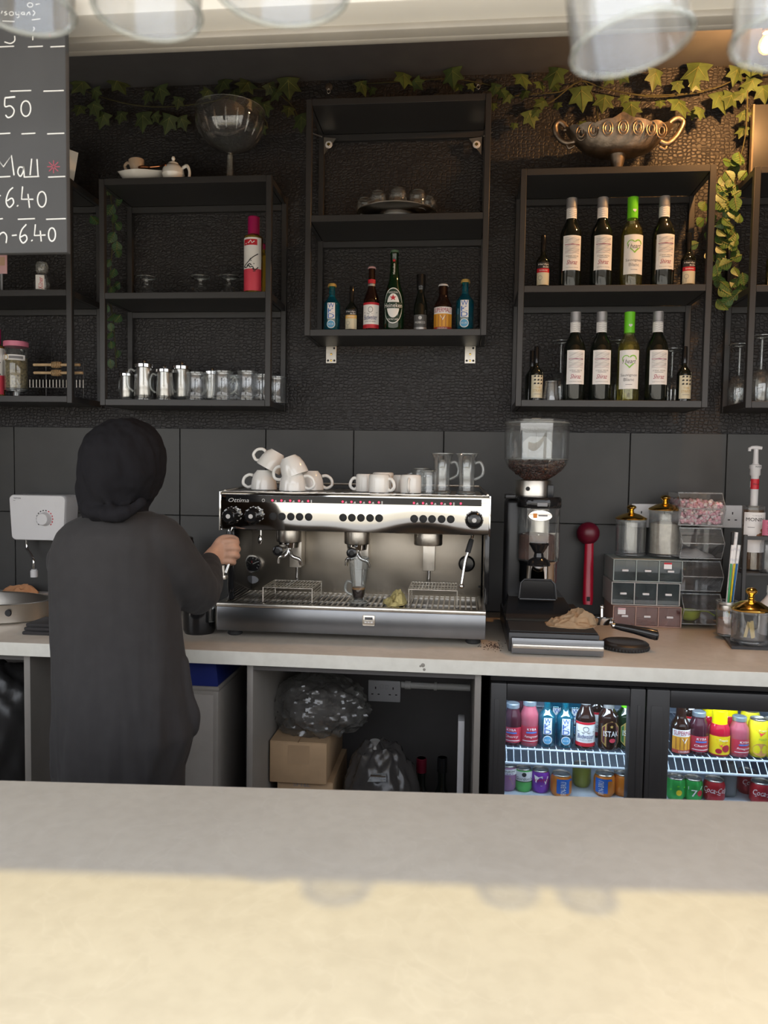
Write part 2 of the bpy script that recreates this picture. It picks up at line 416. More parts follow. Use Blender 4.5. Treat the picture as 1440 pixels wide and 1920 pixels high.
while x < XR:
    for i in range(2):
        t.box(max(x+.0015, XL), min(x+TWD-.0015, XR), YW-.012, YW-.0045, max(zrow[i+1]+.0015, ZW-.05), zrow[i]-.001, M_TILE, .0012, 1)
    x += TWD
struct(t, 'wall_back_tiling')
# head of the serving hatch: stepped white plastic rails
YT = 1.3
def zt(y): return Z(720, y, YT)
t = MB()
zy = lambda y, Y: Z(720, y, Y)
M_RAIL = mat('grey upvc rail', (.38, .355, .32), .4, var=.05)
t.box(XL, XR, 1.325, 1.34, zy(83, 1.34), zy(60, 1.32), M_RAIL, .002)
t.box(XL, XR, 1.31, 1.33, zy(71, 1.325), zy(50, 1.32), M_RAIL, .002)
t.box(XL, XR, 1.30, 1.34, zy(63, 1.31), zy(30, 1.32), M_RAIL, .003)
t.box(XL, XR, 1.27, 1.34, zy(44, 1.30), zy(22, 1.3), mat('weathered upvc', (.6, .56, .49), .5, var=.15, scale=20), .004)
t.box(XL, XR, 1.24, 1.34, zy(24, 1.27), zt(-90), M_TRIM, .004)
struct(t, 'trim_1')
struct(MB().box(XL-.1, XR+.1, YT-.04, YT+.08, zt(-91), 3.1, M_TRIM), 'wall_front')
# unseen roof over the bar, added to keep the sun off its inner half
struct(MB().box(XL, XR, .2, YT-.041, 2.45, 2.5, mat('shade roof board', (.55, .52, .47), .6)), 'shade_roof')
YRK, ZRACK = .50, 1.93

# ---------------------------------------------------------------- front bar
ZB = .95
fl, fr_ = onz(0, 1462, ZB), onz(1440, 1502, ZB)
dr = (fr_-fl).normalized(); a0 = fl-dr*1.6; a1 = fr_+dr*1.1; nb = Vector((dr.y, -dr.x, 0))
org = (fl+fr_)/2; org.z = 0
b = wthing('bar_counter', 'cream stone-topped serving bar in the foreground, patched with sunlight', 'counter', org)
def bar_ring(z, ins):
    q0, q1 = a0+nb*ins, a1+nb*ins; r0, r1 = a0+nb*(.86-ins), a1+nb*(.86-ins)
    return [(p.x, p.y, z) for p in (q0, r0, r1, q1)]
MB().loft([bar_ring(ZB-.04, .003), bar_ring(ZB-.037, 0), bar_ring(ZB-.003, 0), bar_ring(ZB, .003)], M_BAR).build('worktop', b, sharp=20)
MB().loft([bar_ring(0, .06), bar_ring(ZB-.041, .06)], mat('pale bar front', (.5, .47, .42), .6)).build('front_panel', b)

# ---------------------------------------------------------------- back worktop
wk = wthing('worktop', 'long pale speckled worktop along the tiled back wall, under the coffee machine', 'worktop', (0, YF, ZW-.04))
MB().box(XL+.005, XR-.005, YF+.0022, YW-.015, ZW-.039, ZW, M_WORK, .001).build('slab', wk)
MB().box(XL+.005, XR-.005, YF, YF+.002, ZW-.0395, ZW-.0003, stone('hatch-lightened worktop edge', (.76, .74, .67), (.76, .74, .69), (.69, .67, .6), 4, .4), .0008, 1).build('edge_strip', wk)  # front edge coloured lighter than the slab to stand in for hatch light
t = MB(); p = at(793, 1243, YF)
for dx, dz, r in ((0, 0, .006), (.004, -.012, .004), (-.007, -.003, .003)):
    t.lathe([(0, .0012), (r*.7, .0009), (r, .0002)], flat('chipped core', (.25, .23, .2)), (p.x+dx, YF-.0002, ZW-.018+dz), 10, 'y')
t.build('chip', wk)
ZU = ZW-.04
# ---------------------------------------------------------------- base units
YU = YF+.03
x0, x1 = X(463, 1300, YU), X(902, 1300, YU)
cu = wthing('open_base_cabinet', 'grey open base cabinet under the coffee machine, stuffed with bags and a carton', 'cabinet', ((x0+x1)/2, YU, 0))
for q, n in ((x0, 'side_panel'), (x1-.018, 'side_panel')):
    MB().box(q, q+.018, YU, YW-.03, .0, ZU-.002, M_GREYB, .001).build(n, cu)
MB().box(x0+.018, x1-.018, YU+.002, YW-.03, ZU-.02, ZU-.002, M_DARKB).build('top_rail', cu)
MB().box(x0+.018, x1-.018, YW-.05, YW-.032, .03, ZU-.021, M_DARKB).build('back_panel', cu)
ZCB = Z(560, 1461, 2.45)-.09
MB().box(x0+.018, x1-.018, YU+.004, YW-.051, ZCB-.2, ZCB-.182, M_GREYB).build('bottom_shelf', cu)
CX0, CX1, CZ0 = x0, x1, ZCB-.182
xa, xb = X(38, 1300, YU), X(57, 1300, YU)
cl = wthing('open_base_cabinet', 'dark open base cabinet below the sink at the left end', 'cabinet', (xb-.4, YU, 0))
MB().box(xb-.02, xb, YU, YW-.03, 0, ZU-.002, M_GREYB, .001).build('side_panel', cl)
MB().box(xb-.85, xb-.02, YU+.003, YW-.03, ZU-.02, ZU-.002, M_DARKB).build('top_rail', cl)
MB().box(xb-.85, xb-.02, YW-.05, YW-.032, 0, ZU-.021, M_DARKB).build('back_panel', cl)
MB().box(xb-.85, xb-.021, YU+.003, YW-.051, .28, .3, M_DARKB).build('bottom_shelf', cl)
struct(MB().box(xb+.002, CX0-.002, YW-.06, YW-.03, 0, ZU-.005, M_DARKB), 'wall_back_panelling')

# ---------------------------------------------------------------- wall shelf units
YS = 2.65
def shelf_unit(label, px, tops, base, left=None, right=None, pw=.02):
    """px: outer left and right of the front posts (None: hidden beyond the frame); tops: y of the top edge of each board"""
    x0, x1 = px; zb = base; zt_ = tops[0]
    o = wthing('shelf_unit', label, 'shelf', ((x0+x1)/2, YS, zb), 'black framed wall shelf units')
    for xx in (x0, x1-pw):
        MB().box(xx, xx+pw, YS, YS+pw, zb, zt_-.0005, M_FRAME, .0015, 1).build('front_post', o)
        MB().box(xx, xx+pw, YW-.021, YW-.001, zb, zt_-.0005, M_FRAME, .0015, 1).build('rear_post', o)
    for i, zz in enumerate(tops):
        last = i == len(tops)-1
        b = MB().box(x0+pw, x1-pw, YS+.001, YW-.022, zz-.022, zz, M_FRAME, .001, 1).build('shelf_board', o)
        if not last: MB().box(x0+pw, x1-pw, YW-.02, YW-.002, zz-.045, zz-.0225, M_FRAME, .001, 1).build('rear_rail', b)
        for xx in (x0, x1-pw): MB().box(xx+.003, xx+pw-.003, YS+pw, YW-.021, zz-.0222, zz-.0002, M_FRAME, .001, 1).build('side_rail', b)
    return o
zs = lambda px, py: Z(px, py, YS)
# middle
ZM = [zs(745, 180), zs(745, 400.5), zs(745, 617)]
MXL, MXR = X(571.5, 500, YS), X(915, 500, YS)
um = shelf_unit('tallest black shelf unit, in the middle, holding seven small bottles and a tray of glasses', (MXL, MXR), ZM, zs(745, 629))
for px, sx in ((618, 1), (892, -1)):      # steel corner brackets under its top board
    c = at(px, 272, YW-.03); t = MB(); a = .027
    t.prism([(c.x-a*sx*.8, c.z+a), (c.x+a*sx*.9, c.z+a*.8), (c.x-a*sx*.75, c.z-a*1.3)], YW-.034, YW-.03, M_STEEL)
    t.lathe([(0, .004), (.012, .003), (.014, 0)], M_WHITE, (c.x-a*.1*sx, YW-.0342, c.z+.0), 16, 'y'); t.lathe([(0, .0055), (.005, .005), (.006, .004)], M_GOLD, (c.x-a*.1*sx, YW-.0342, c.z), 12, 'y')
    t.tube([(c.x-a*sx, YW-.036, c.z+a), (c.x-2.2*a*sx, YW-.05, c.z+a*1.3)], .0025, M_STEEL, 6)
    t.build('corner_bracket', um)
for px in (621, 881.5):
    p = at(px, 664, YW-.004); h = .036; t = MB()
    t.box(p.x-.02, p.x+.02, YW-.004, YW-.001, p.z-h*.95, p.z+h, M_STEEL, .0008, 1)
    t.box(p.x-.02, p.x+.02, YW-.03, YW-.001, p.z+h-.002, p.z+h+.002, M_STEEL)
    for dx, dz in ((0, 0), (-.012, -.024), (.012, -.024), (.011, .022), (0, -.024)):
        t.lathe([(0, .002), (.003, .0015), (.0042, 0)], M_GOLD if dx == 0 else M_RUBBER, (p.x+dx, YW-.0042, p.z+dz), 10, 'y')
    t.build('mounting_plate', um)
# right
ZR_ = [zs(1150, 312), zs(1150, 534), zs(1150, 750.5)]
RXL, RXR = X(972.5, 500, YS), X(1337, 500, YS)
shelf_unit('black shelf unit right of centre, holding two rows of wine bottles', (RXL, RXR), ZR_, zs(1150, 763))
# left
ZL_ = [zs(350, 331), zs(350, 547.5), zs(350, 749)]
LXL, LXR = X(186, 550, YS), X(508, 550, YS)
shelf_unit('black shelf unit left of centre with steel-lidded pots and glass mugs', (LXL, LXR), ZL_, zs(350, 761))
# outer two, cut by the frame
FXR = X(134, 600, YS); ZFL = [zs(60, 335), zs(60, 543), zs(60, 742)]
shelf_unit('black shelf unit at the left edge of the photo, behind the chalkboard', (FXR-.6, FXR), ZFL, zs(60, 755))
GXL = X(1404, 600, YS); ZFR = [zs(1430, 311), zs(1430, 534), zs(1430, 752)]
shelf_unit('black shelf unit at the right edge of the photo, holding upturned stem glasses', (GXL, GXL+.62), ZFR, zs(1430, 765))

# ================================================================== coffee machine
YP, YB, YTR = 2.31, 2.585, 2.30
mp = lambda px, py, Y=YP: at(px, py, Y)
o = wthing('espresso_machine', 'three-group stainless steel espresso machine on the back worktop', 'coffee machine', (X(660, 1180, YP), YTR, ZW))
xl, xr = mp(414, 960).x, mp(917, 960).x
zp1, zp0 = mp(665, 926.5).z, mp(665, 999).z
ztray = Z(660, 1138, YTR); zb0 = Z(660, 1191, YTR)
bl, brr = X(406, 1160, YTR), X(911, 1160, YTR)
# base tray box
MB().box(bl, brr, YTR, 2.84, zb0, ztray-.012, M_DSTEEL, .003).build('base', o)
t = MB(); t.box(bl, brr, YTR-.004, YTR+.02, ztray-.012, ztray, M_STEEL, .003); t.box(bl, brr, YB-.01, 2.84, ztray-.012, ztray-.004, M_STEEL)
for xx in (bl, brr-.02): t.box(xx, xx+.02, YTR+.02, YB, ztray-.012, ztray, M_STEEL, .002)
t.box(bl+.02, brr-.02, YTR+.02, YB, ztray-.03, ztray-.026, M_BPLAST)
tr = t.build('drip_tray', o)
t = MB(); n = 46
for i in range(n):
    xx = bl+.024+(brr-bl-.052)*i/(n-1); t.box(xx, xx+.005, YTR+.022, YB-.002, ztray-.008, ztray-.003, M_STEEL)
for yy in (YTR+.03, YTR+.13, YB-.03): t.box(bl+.022, brr-.022, yy, yy+.006, ztray-.014, ztray-.008, M_STEEL)
t.build('drip_grille', tr)
for px, py in ((440, 1187), (887, 1200)):
    for yy in (YTR+.055, 2.78):
        MB().lathe([(0, ZW), (.02, ZW), (.024, ZW+.004), (.02, zb0-.001), (0, zb0-.001)], M_RUBBER, (X(px, py, YTR+.05), yy, 0), 20).build('foot', o)
p = at(691.5, 1163, YTR); t = MB(); sf = Surf(t, 0, (p.x, YTR-.0005, p.z))
t.box(p.x-.019, p.x+.019, YTR-.003, YTR-.0002, p.z-.016, p.z+.016, M_STEEL, .004)
sf.lift = .0032; sf.rect(-.012, .012, .002, .010, M_DSTEEL, 1)
for i in range(3): sf.rect(-.012+i*.009, -.006+i*.009, -.008, -.004, M_WHITE, 1)
t.build('badge', o)
# body with the brushed splash plate
MB().box(xl+.012, xr-.012, YB, 2.83, ztray-.004, zp0+.01, mat('warm brushed steel plate', (.27, .24, .20), .34, 1, var=.12, scale=4, bump=.12, bscale=60, aniso=(30, 1, 1)), .001).build('splash_plate', o)
for a, c in ((424, 437), (909.5, 919)):
    q = t = MB(); e0, e1 = mp(a, 1050, 2.36).x, mp(c, 1050, 2.36).x
    t.box(e0, e1, 2.37 if a < 500 else YB-.16, 2.835, ztray-.003, zp0+.004, M_GLOSSB, .004).build('side_panel', o)
# upper housing with a slightly bowed polished fascia
t = MB(); R_ = []
for i in range(25):
    u = i/24; xx = xl+(xr-xl)*u; bow = -.006*sin(pi*u); wv = 1+.22*sin(9.2*u+.6)+.12*sin(19*u)
    ring = [(xx, YP+.010+bow, zp1), (xx, YP+.003+bow, zp1-.003)]
    for k in range(1, 13): q = k/12; ring.append((xx, YP+bow+.0078*wv*q*q, zp1-.003-(zp1-zp0-.006)*q))
    R_.append(ring+[(xx, YP+.016+bow, zp0), (xx, YB+.02, zp0), (xx, 2.82, zp0), (xx, 2.82, zp1), (xx, YB, zp1)])
t.loft(R_, M_MIRROR)
fa = t.build('upper_housing', o, sharp=30)
for xx, sgn in ((xl, -1), (xr, 1)):
    MB().box(xx-.004 if sgn < 0 else xx, xx if sgn < 0 else xx+.005, YP-.004, 2.815, zp0-.002, zp1+.002, M_CHROME, .0015).build('end_cap', o)
def fb(u): return YP-.006*sin(pi*u)
def fx(px, py): 
    p = mp(px, py); u = (p.x-xl)/(xr-xl); wv = 1+.22*sin(9.2*u+.6)+.12*sin(19*u); q = (zp1-p.z)/(zp1-zp0); return p.x, fb(u)+.0078*wv*q*q-.0035, p.z
# display strip
t = MB(); z1, z0 = mp(662, 932).z, mp(662, 944.5).z; x0, x1 = mp(424, 938).x, mp(903, 938).x; R_ = []
for i in range(17):
    xx = x0+(x1-x0)*i/16; yy = fb((xx-xl)/(xr-xl))-.003
    R_.append([(xx, yy, z0), (xx, yy, z1), (xx, yy+.01, z1), (xx, yy+.01, z0)])
t.loft(R_, M_GLOSSB); ds = t.build('display_strip', o)
M_LED = mat('red led', (1., .02, .06), .4, emit=4.0); M_LETT = flat('silver lettering', (.62, .6, .58))
sf = Surf(None)
def put(px, py, fn, name):
    x, y, z = fx(px, py); sf.c = Vector((x, y-.001, z)); sf.mb = MB(); fn(); sf.mb.build(name, ds)
put(449, 937.5, lambda: sf.text('Ottima', 0, 0, .0125, M_LETT, .066, 1, .35), 'lettering')
put(495, 938, lambda: sf.ring(0, 0, .005, .005, .3, M_LETT, 1, 12), 'symbol')
for i, g in enumerate(((512, 529, 545.5, 562, 579), (643.5, 660, 677, 694, 711), (776.5, 793.5, 810, 828, 845))):
    for k, px in enumerate(g):
        yl = 938+(px-512)*.0185
        put(px, yl, lambda: sf.disc(0, 0, .003, .003, M_LED, 1, 12), 'indicator_light')
        put(px+6, yl+1, lambda: (sf.poly([(-.004, -.003), (.004, -.003), (.002, .003), (-.001, .002)], M_LETT, 1) if k < 4 else sf.rect(-.0018, .0018, -.005, .005, M_LETT, 1)), 'symbol')
put(864, 944, lambda: sf.disc(0, 0, .003, .003, M_LED, 1, 12), 'indicator_light')
def knob(px, py, r, dep):
    x, y, z = fx(px, py); t = MB()
    t.lathe([(0, 0), (r*1.05, 0), (r*1.05, .006), (r*.98, .010), (r*.95, dep*.6), (r*.8, dep*.72), (r*.72, dep*.95), (r*.62, dep), (0, dep)], M_GLOSSB, (x, y+.007, z), 28, 'y')
    t.lathe([(0, dep+.0012), (r*.26, dep+.001), (r*.28, dep-.001)], M_LETT, (x, y+.007, z), 16, 'y')
    for i in range(10):
        a = 2*pi*i/10; t.cyl(.0028, .010, dep*.62, M_GLOSSB, (x+r*.96*cos(a), y+.007, z+r*.96*sin(a)), 8, 'y')
    t.build('steam_knob', o)
knob(434, 967, .026, .042); knob(476, 967, .026, .042); knob(889, 975, .026, .026)
for g in ((512, 529, 545.5, 562, 579), (643.5, 660, 677, 694, 711), (776.5, 793.5, 810, 828, 845)):
    for px in g:
        x, y, z = fx(px, 968+(px-512)*.0165); t = MB()
        t.lathe([(0, .0065), (.008, .006), (.0112, .004), (.0125, 0)], M_RUBBER, (x, y+.005, z), 20, 'y'); t.build('push_button', o)
# brew groups
def group_head(xa, xb, y0, y1, col, rod, handle):
    Yg = 2.44; a, c = at(xa, y0, Yg), at(xb, y0, Yg); cx, r = (a.x+c.x)/2, (c.x-a.x)/2; zt_, zb_ = zp0-.0005, at(xa, y1, Yg).z
    t = MB(); t.lathe([(0, zt_), (r*.97, zt_), (r, zt_-.006), (r, zb_+.004), (r*.95, zb_), (r*.8, zb_-.001), (0, zb_)], M_STEEL, (cx, Yg, 0), 36)
    g = t.build('brew_group', o)
    Yc = 2.52; p, q = at(col[0], col[2], Yc), at(col[1], col[3], Yc)
    t = MB(); t.box(p.x, q.x, Yc, YB-.001, q.z, zp0-.001, M_STEEL, .002); t.build('group_column', g)
    t = MB(); xx = (p.x+q.x)/2; t.tube([(xx, Yc+.03, q.z+.003), (xx, Yc+.03, at(555, rod, Yc).z)], .0055, M_CHROME, 12); t.build('drain_rod', g)
    if handle:
        h = at(handle[0], handle[1], 2.27); t = MB()
        t.lathe([(r*.2, zb_-.024), (r*.75, zb_-.018), (r*.82, zb_-.002), (0, zb_-.001)], M_CHROME, (cx, Yg, 0), 28)
        t.tube(curve([(cx, Yg, zb_-.02), (cx+.012, Yg-.01, zb_-.045), (cx+.034, Yg-.005, zb_-.056), (cx+.04, Yg, zb_-.075)]), .006, M_CHROME, 10)
        t.tube(curve([(cx, Yg, zb_-.02), (cx-.01, Yg-.01, zb_-.045), (cx-.03, Yg-.005, zb_-.05), (cx-.035, Yg, zb_-.07)]), .006, M_CHROME, 10)
        pf = t.build('portafilter', g)
        d = (Vector((cx, Yg-r*.7, zb_-.012))-h)
        t = MB(); pp = [h+d*k for k in (0, .02, .1, .3, .55, .75, 1)]
        t.tube(pp, [.011, .0155, .0165, .0145, .0125, .010, .008], M_GLOSSB, 20); t.ell(h+d*.0, .008, .002, .008, M_RUBBER, 14, 8)
        t.build('handle', pf)
group_head(519, 566, 999, 1015, (543, 565, 1016, 1064), 1090, (520, 1033))
group_head(646, 694, 1001, 1019, (669, 690, 1020, 1068), 1094, (659, 1037))
group_head(776, 830, 1003, 1021, (793, 815, 1022, 1071), 1100, None)
# gauge, oval plate, spouts
p = at(475, 1057, YB); t = MB(); t.lathe([(0, .006), (.026, .006), (.026, .010), (.031, .010), (.031, 0)], M_CHROME, (p.x, YB, p.z), 32, 'y')
t.lathe([(0, .0068), (.0258, .0068)], M_GLOSSB, (p.x, YB, p.z), 32, 'y')
sf = Surf(t, 0, (p.x, YB-.0072, p.z))
for i in range(9):
    a = radians(-40+i*32); sf.stroke([(.018*cos(a), .018*sin(a)), (.023*cos(a), .023*sin(a))], .0014, M_LETT, 1)
sf.stroke([(-.002, .004), (-.006, .018)], .0016, REDI, 1.5); sf.stroke([(0, 0), (.016, .008)], .0016, M_LETT, 1.5); t.build('pressure_gauge', o)
p = at(473, 1087, YB); t = MB(); t.lathe([(0, .002), (.021, .002), (.022, 0)], mat('grey plate', (.3, .3, .32), .4), (p.x, YB-.0003, p.z), 28, 'y', 1, 1)
t.v = [(a, b_, p.z+(c-p.z)*.62) for a, b_, c in t.v]; t.build('rating_plate', o)
p = at(489, 1000, 2.45); t = MB(); t.tube([(p.x, 2.45, zp0), (p.x, 2.45, p.z-.02)], .004, M_CHROME, 10)
t.lathe([(0, -.03), (.005, -.029), (.0085, -.02), (.0075, -.008), (.004, 0)], M_CHROME, (p.x-.001, 2.45, p.z-.006), 16); t.build('water_spout', o)
# steam wand on the right, with its black grip and splash disc
def wand(pts, rad, mt): return [at(a, b_, c) for a, b_, c in pts]
t = MB(); P = wand([(887, 1000, 2.42), (884, 1012, 2.40), (881, 1022, 2.39), (877, 1036, 2.385), (872, 1052, 2.38), (866, 1090, 2.37), (865, 1099, 2.37)], 0, 0)
t.tube(curve(P, 4), .0052, M_CHROME, 12); t.ell(P[-1], .0085, .0085, .008, M_CHROME, 12, 8)
sw = t.build('steam_wand', o)
t = MB(); t.tube([P[1], P[2], P[3]], [.0075, .0085, .0085], M_RUBBER, 12); t.build('grip', sw)
p = at(875, 1057, YB); t = MB(); t.lathe([(0, .012), (.022, .011), (.027, .006), (.028, 0)], M_GLOSSB, (p.x, YB, p.z), 28, 'y'); t.build('black_disc', o)
p = at(899, 1100, YB); t = MB(); t.lathe([(0, .002), (.0035, .002), (.004, 0)], M_RUBBER, (p.x, YB-.0003, p.z), 12, 'y'); t.build('screw', o)
# steam wand on the left, gripped by the barista
HW = [at(430, 996, 2.30), at(431, 1020, 2.295), at(430, 1056, 2.29), at(424, 1074, 2.285)]
t = MB(); t.tube([HW[0]+Vector((.0, .06, .012)), HW[0]+Vector((0, .02, .008)), HW[0], HW[1], HW[2], HW[3]], .005, M_CHROME, 12)
t.tube([at(417, 1060, 2.285), at(417.5, 1078, 2.285)], .008, M_STEEL, 12)
p = at(418, 1082, 2.285); t.lathe([(0, -.007), (.0145, -.006), (.0155, 0), (.0145, .006), (0, .007)], M_STEEL, p, 20)
sw = t.build('steam_wand', o); t = MB(); t.tube([HW[0], HW[1], HW[2]], [.0095, .0105, .010], M_BPLAST, 14); t.build('grip', sw)
# cup warmer rails on top
t = MB(); zr = zp1+.004
t.box(xl+.003, xr-.003, YP+.014, 2.81, zp1+.0002, zp1+.002, M_STEEL)
for i in range(30):
    xx = xl+.02+(xr-xl-.04)*i/29; t.box(xx, xx+.008, YP+.03, 2.80, zp1+.002, zp1+.0035, M_DSTEEL)
t.build('cup_tray', o)
t = MB(); q = [(xl+.004, YP+.03, zp1+.002), (xl+.02, 2.80, zp1+.02), (xr-.02, 2.80, zp1+.02), (xr-.004, YP+.03, zp1+.002)]
t.tube(q, .004, M_STEEL, 8); t.build('cup_rail', o)
ZCT = zp1+.0037
# raised wire cup stands on the drip tray: things of their own
def cup_stand(label, a, b_, ytop, ybot, Y0, dep):
    p, q = at(a, ytop, Y0), at(b_, ytop, Y0); zt_ = p.z; zg = ztray-.0028
    t = MB(); xa, xb = p.x, q.x
    fr = [(xa, Y0, zt_), (xb, Y0, zt_), (xb, Y0+dep, zt_), (xa, Y0+dep, zt_)]
    t.tube(fr, .002, M_STEEL, 6, True)
    for i in range(1, 15): xx = xa+(xb-xa)*i/15; t.tube([(xx, Y0, zt_), (xx, Y0+dep, zt_)], .0016, M_STEEL, 6)
    for i in (1, 2): t.tube([(xa, Y0+dep*i/3, zt_-.003), (xb, Y0+dep*i/3, zt_-.003)], .0016, M_STEEL, 6)
    for xx in (xa, xb):
        for i in range(5): t.tube([(xx, Y0, zt_-(zt_-zg)*i/5-.004), (xx, Y0+dep, zt_-(zt_-zg)*i/5-.004)], .0014, M_STEEL, 6)
        for yy in (Y0, Y0+dep): t.tube([(xx, yy, zg), (xx, yy, zt_)], .002, M_STEEL, 6)
    single(t, 'cup_stand', label, 'wire stand', ((xa+xb)/2, Y0, zg), 'wire cup stands on the drip tray')
cup_stand('wire cup stand under the first brew group, standing nearest the barista', 493, 585, 1101, 1130, 2.36, .16)
cup_stand('wire cup stand beside the yellow cloth, below the brew group with no handle', 766, 857, 1105, 1134, 2.36, .16)

# ================================================================== cups and glasses
def cup_parts(o, R, H, foot, mt=M_CERAM, hs=1.0, straight=False):
    w_ = .0035; t = MB()
    if straight: pr = [(0, 0), (R*.86, 0), (R*.97, H*.05), (R, H*.3), (R, H)]
    else: pr = [(0, 0), (R*foot, 0), (R*foot*1.06, H*.04), (R*.78, H*.2), (R*.93, H*.5), (R*.985, H*.78), (R, H)]
    inn = [(r-w_, max(z, .006)) for r, z in pr[::-1] if r > w_*2 and z > .001]
    t.lathe(pr+[(R-.0015, H+.001)]+inn+[(0, .006)], mt, n=36)
    b = t.build('cup_body', o, sharp=50)
    t = MB(); t.tube(curve([(R*.93, 0, H*.82), (R*1.25*hs, 0, H*.9), (R*1.62*hs, 0, H*.72), (R*1.55*hs, 0, H*.42), (R*1.2, 0, H*.25), (R*.86, 0, H*.27)], 5), .0042, mt, 10, flat=1.2)
    t.build('handle', o)
cp = thing('coffee_cup', 'white', 'cup', (0, 0, 0), 0, 'white coffee cups on the machine'); CR, CH = .043, .063
cup_parts(cp, CR, CH, .55)
def flip(px, py, Y, ang=0, tilt=(0, 0), z=None, n=0): pass
def place_cup(root, px, Y, hang, label, zoff=0, up=False, tx=0, ty=0, first=False, sc=1, H=CH):
    """hang: direction of the handle, degrees from the viewer's right; upside down unless up"""
    X_ = X(px, 915, Y); M = Matrix.Rotation(radians(tx), 4, 'Y') @ Matrix.Rotation(radians(ty), 4, 'X')
    if not up: M = M @ Matrix.Rotation(pi, 4, 'X') @ Matrix.Rotation(radians(-hang), 4, 'Z')
    else: M = M @ Matrix.Rotation(radians(hang), 4, 'Z')
    loc = (X_, Y, ZCT+zoff+(0 if up else H*sc+.001))
    if first: r = root; r.location = loc; r.rotation_euler = M.to_euler(); r['label'] = label; r.scale = (sc,)*3
    else: r = dup(root, loc, rot=M.to_euler(), label=label, scale=sc)
    return r
YC = 2.46
place_cup(cp, 495, YC+.02, 180, 'upturned white coffee cup at the bottom of the pile, its handle to the left', first=True)
place_cup(cp, 549, YC-.06, -5, 'upturned white coffee cup, bottom front of the pile, under a tilted cup')
place_cup(cp, 583, YC+.06, 8, 'upturned white coffee cup, bottom rear of the pile, handle pointing inwards')
r = place_cup(cp, 520, YC+.03, 172, 'tilted white coffee cup at the very top of the pile', zoff=.060, tx=28, ty=-6)
r = place_cup(cp, 541, YC-.055, 172, 'tilted white coffee cup leaning over the front of the pile', zoff=.043, tx=-22, ty=0)
tc_ = thing('tea_cup', 'white', 'cup', (0, 0, 0), 0, 'straight white cups on the machine'); TR, TH = .033, .056
cup_parts(tc_, TR, TH, .8, hs=.95, straight=True)
ZC0 = ZCT
place_cup(tc_, 686, 2.47, 180, 'straight white cup with its handle to the left, at the middle of the machine top', first=True, H=TH)
place_cup(tc_, 711, 2.39, -20, 'straight white cup at the front of the middle group, handle turned right', H=TH)
place_cup(tc_, 718, 2.55, 60, 'straight white cup at the rear of the middle group', sc=1.1, H=TH)
place_cup(tc_, 770, 2.40, -95, 'straight white cup with its handle facing out, left of the glass mugs', H=TH)
place_cup(tc_, 755, 2.50, 150, 'straight white cup half hidden behind the one whose handle faces out', sc=.97, H=TH)

def clear_vessel(o, prof, wall=.0025, n=32, name='glass_body', mt=None, bottom=.006):
    t = MB(); mt = mt or G_CLEAR
    t.lathe(prof, mt, n=n)
    inn = [(max(r-wall, .001), max(z, bottom)) for r, z in prof if r > wall*2]
    t.lathe([(0, bottom)]+inn, mt, n=n)
    R, H = prof[-1]; t.tube([(R*cos(2*pi*i/n)-wall*.5*cos(2*pi*i/n), R*sin(2*pi*i/n)-wall*.5*sin(2*pi*i/n), H) for i in range(n)], wall*.62, G_RIM, 6, True)
    t.tube([(prof[1][0]*.96*cos(2*pi*i/n), prof[1][0]*.96*sin(2*pi*i/n), .002) for i in range(n)], .0018, G_RIM, 6, True)
    return t.build(name, o, sharp=50)
def clear_handle(o, R0, z0, R1, z1, out, r=.0048):
    t = MB(); zm = (z0+z1)/2
    t.tube(curve([(R0-.001, 0, z0), (R0+out*.6, 0, z0+(z0-zm)*.15), (R0+out, 0, zm+(z0-zm)*.4), (R0+out*.85, 0, zm-(z0-zm)*.5), (R1-.001, 0, z1)], 5), r, G_RIM, 10)
    return t.build('handle', o)
# latte glasses, standing upright with flared rims
lg = thing('latte_glass', 'a', 'glass', (0, 0, 0), 0, 'handled latte glasses'); LH = .125
clear_vessel(lg, [(0, 0), (.030, 0), (.031, .003), (.026, .009), (.0245, .03), (.0255, .07), (.029, .11), (.0345, LH-.002), (.036, LH)])
clear_handle(lg, .0265, .095, .025, .045, .024)
lg.location = (X(829, 900, 2.44), 2.44, ZCT); lg['label'] = 'tall clear handled latte glass upright on the machine, the one beside the glass mugs'
lg.rotation_euler = (0, 0, .1)
dup(lg, (X(875, 900, 2.42), 2.42, ZCT), -.15, 'tall clear handled latte glass upright at the right end of the machine top')
# glass mugs
gm = thing('glass_mug', 'a', 'glass', (0, 0, 0), 0, 'small clear glass mugs')
clear_vessel(gm, [(0, 0), (.028, 0), (.031, .004), (.0325, .03), (.034, .075), (.0345, .078)], .0035)
clear_handle(gm, .0335, .062, .032, .018, .022)
gm.location = (X(790, 900, 2.56), 2.56, ZCT+.079); gm.rotation_euler = (pi, 0, radians(-170)); gm['label'] = 'upturned clear glass mug on the machine behind the white cups'
dup(gm, (X(803, 900, 2.46), 2.46, ZCT+.079*.9), rot=(pi, 0, radians(80)), label='upturned clear glass mug on the machine, between white cup and latte glass', scale=.9)
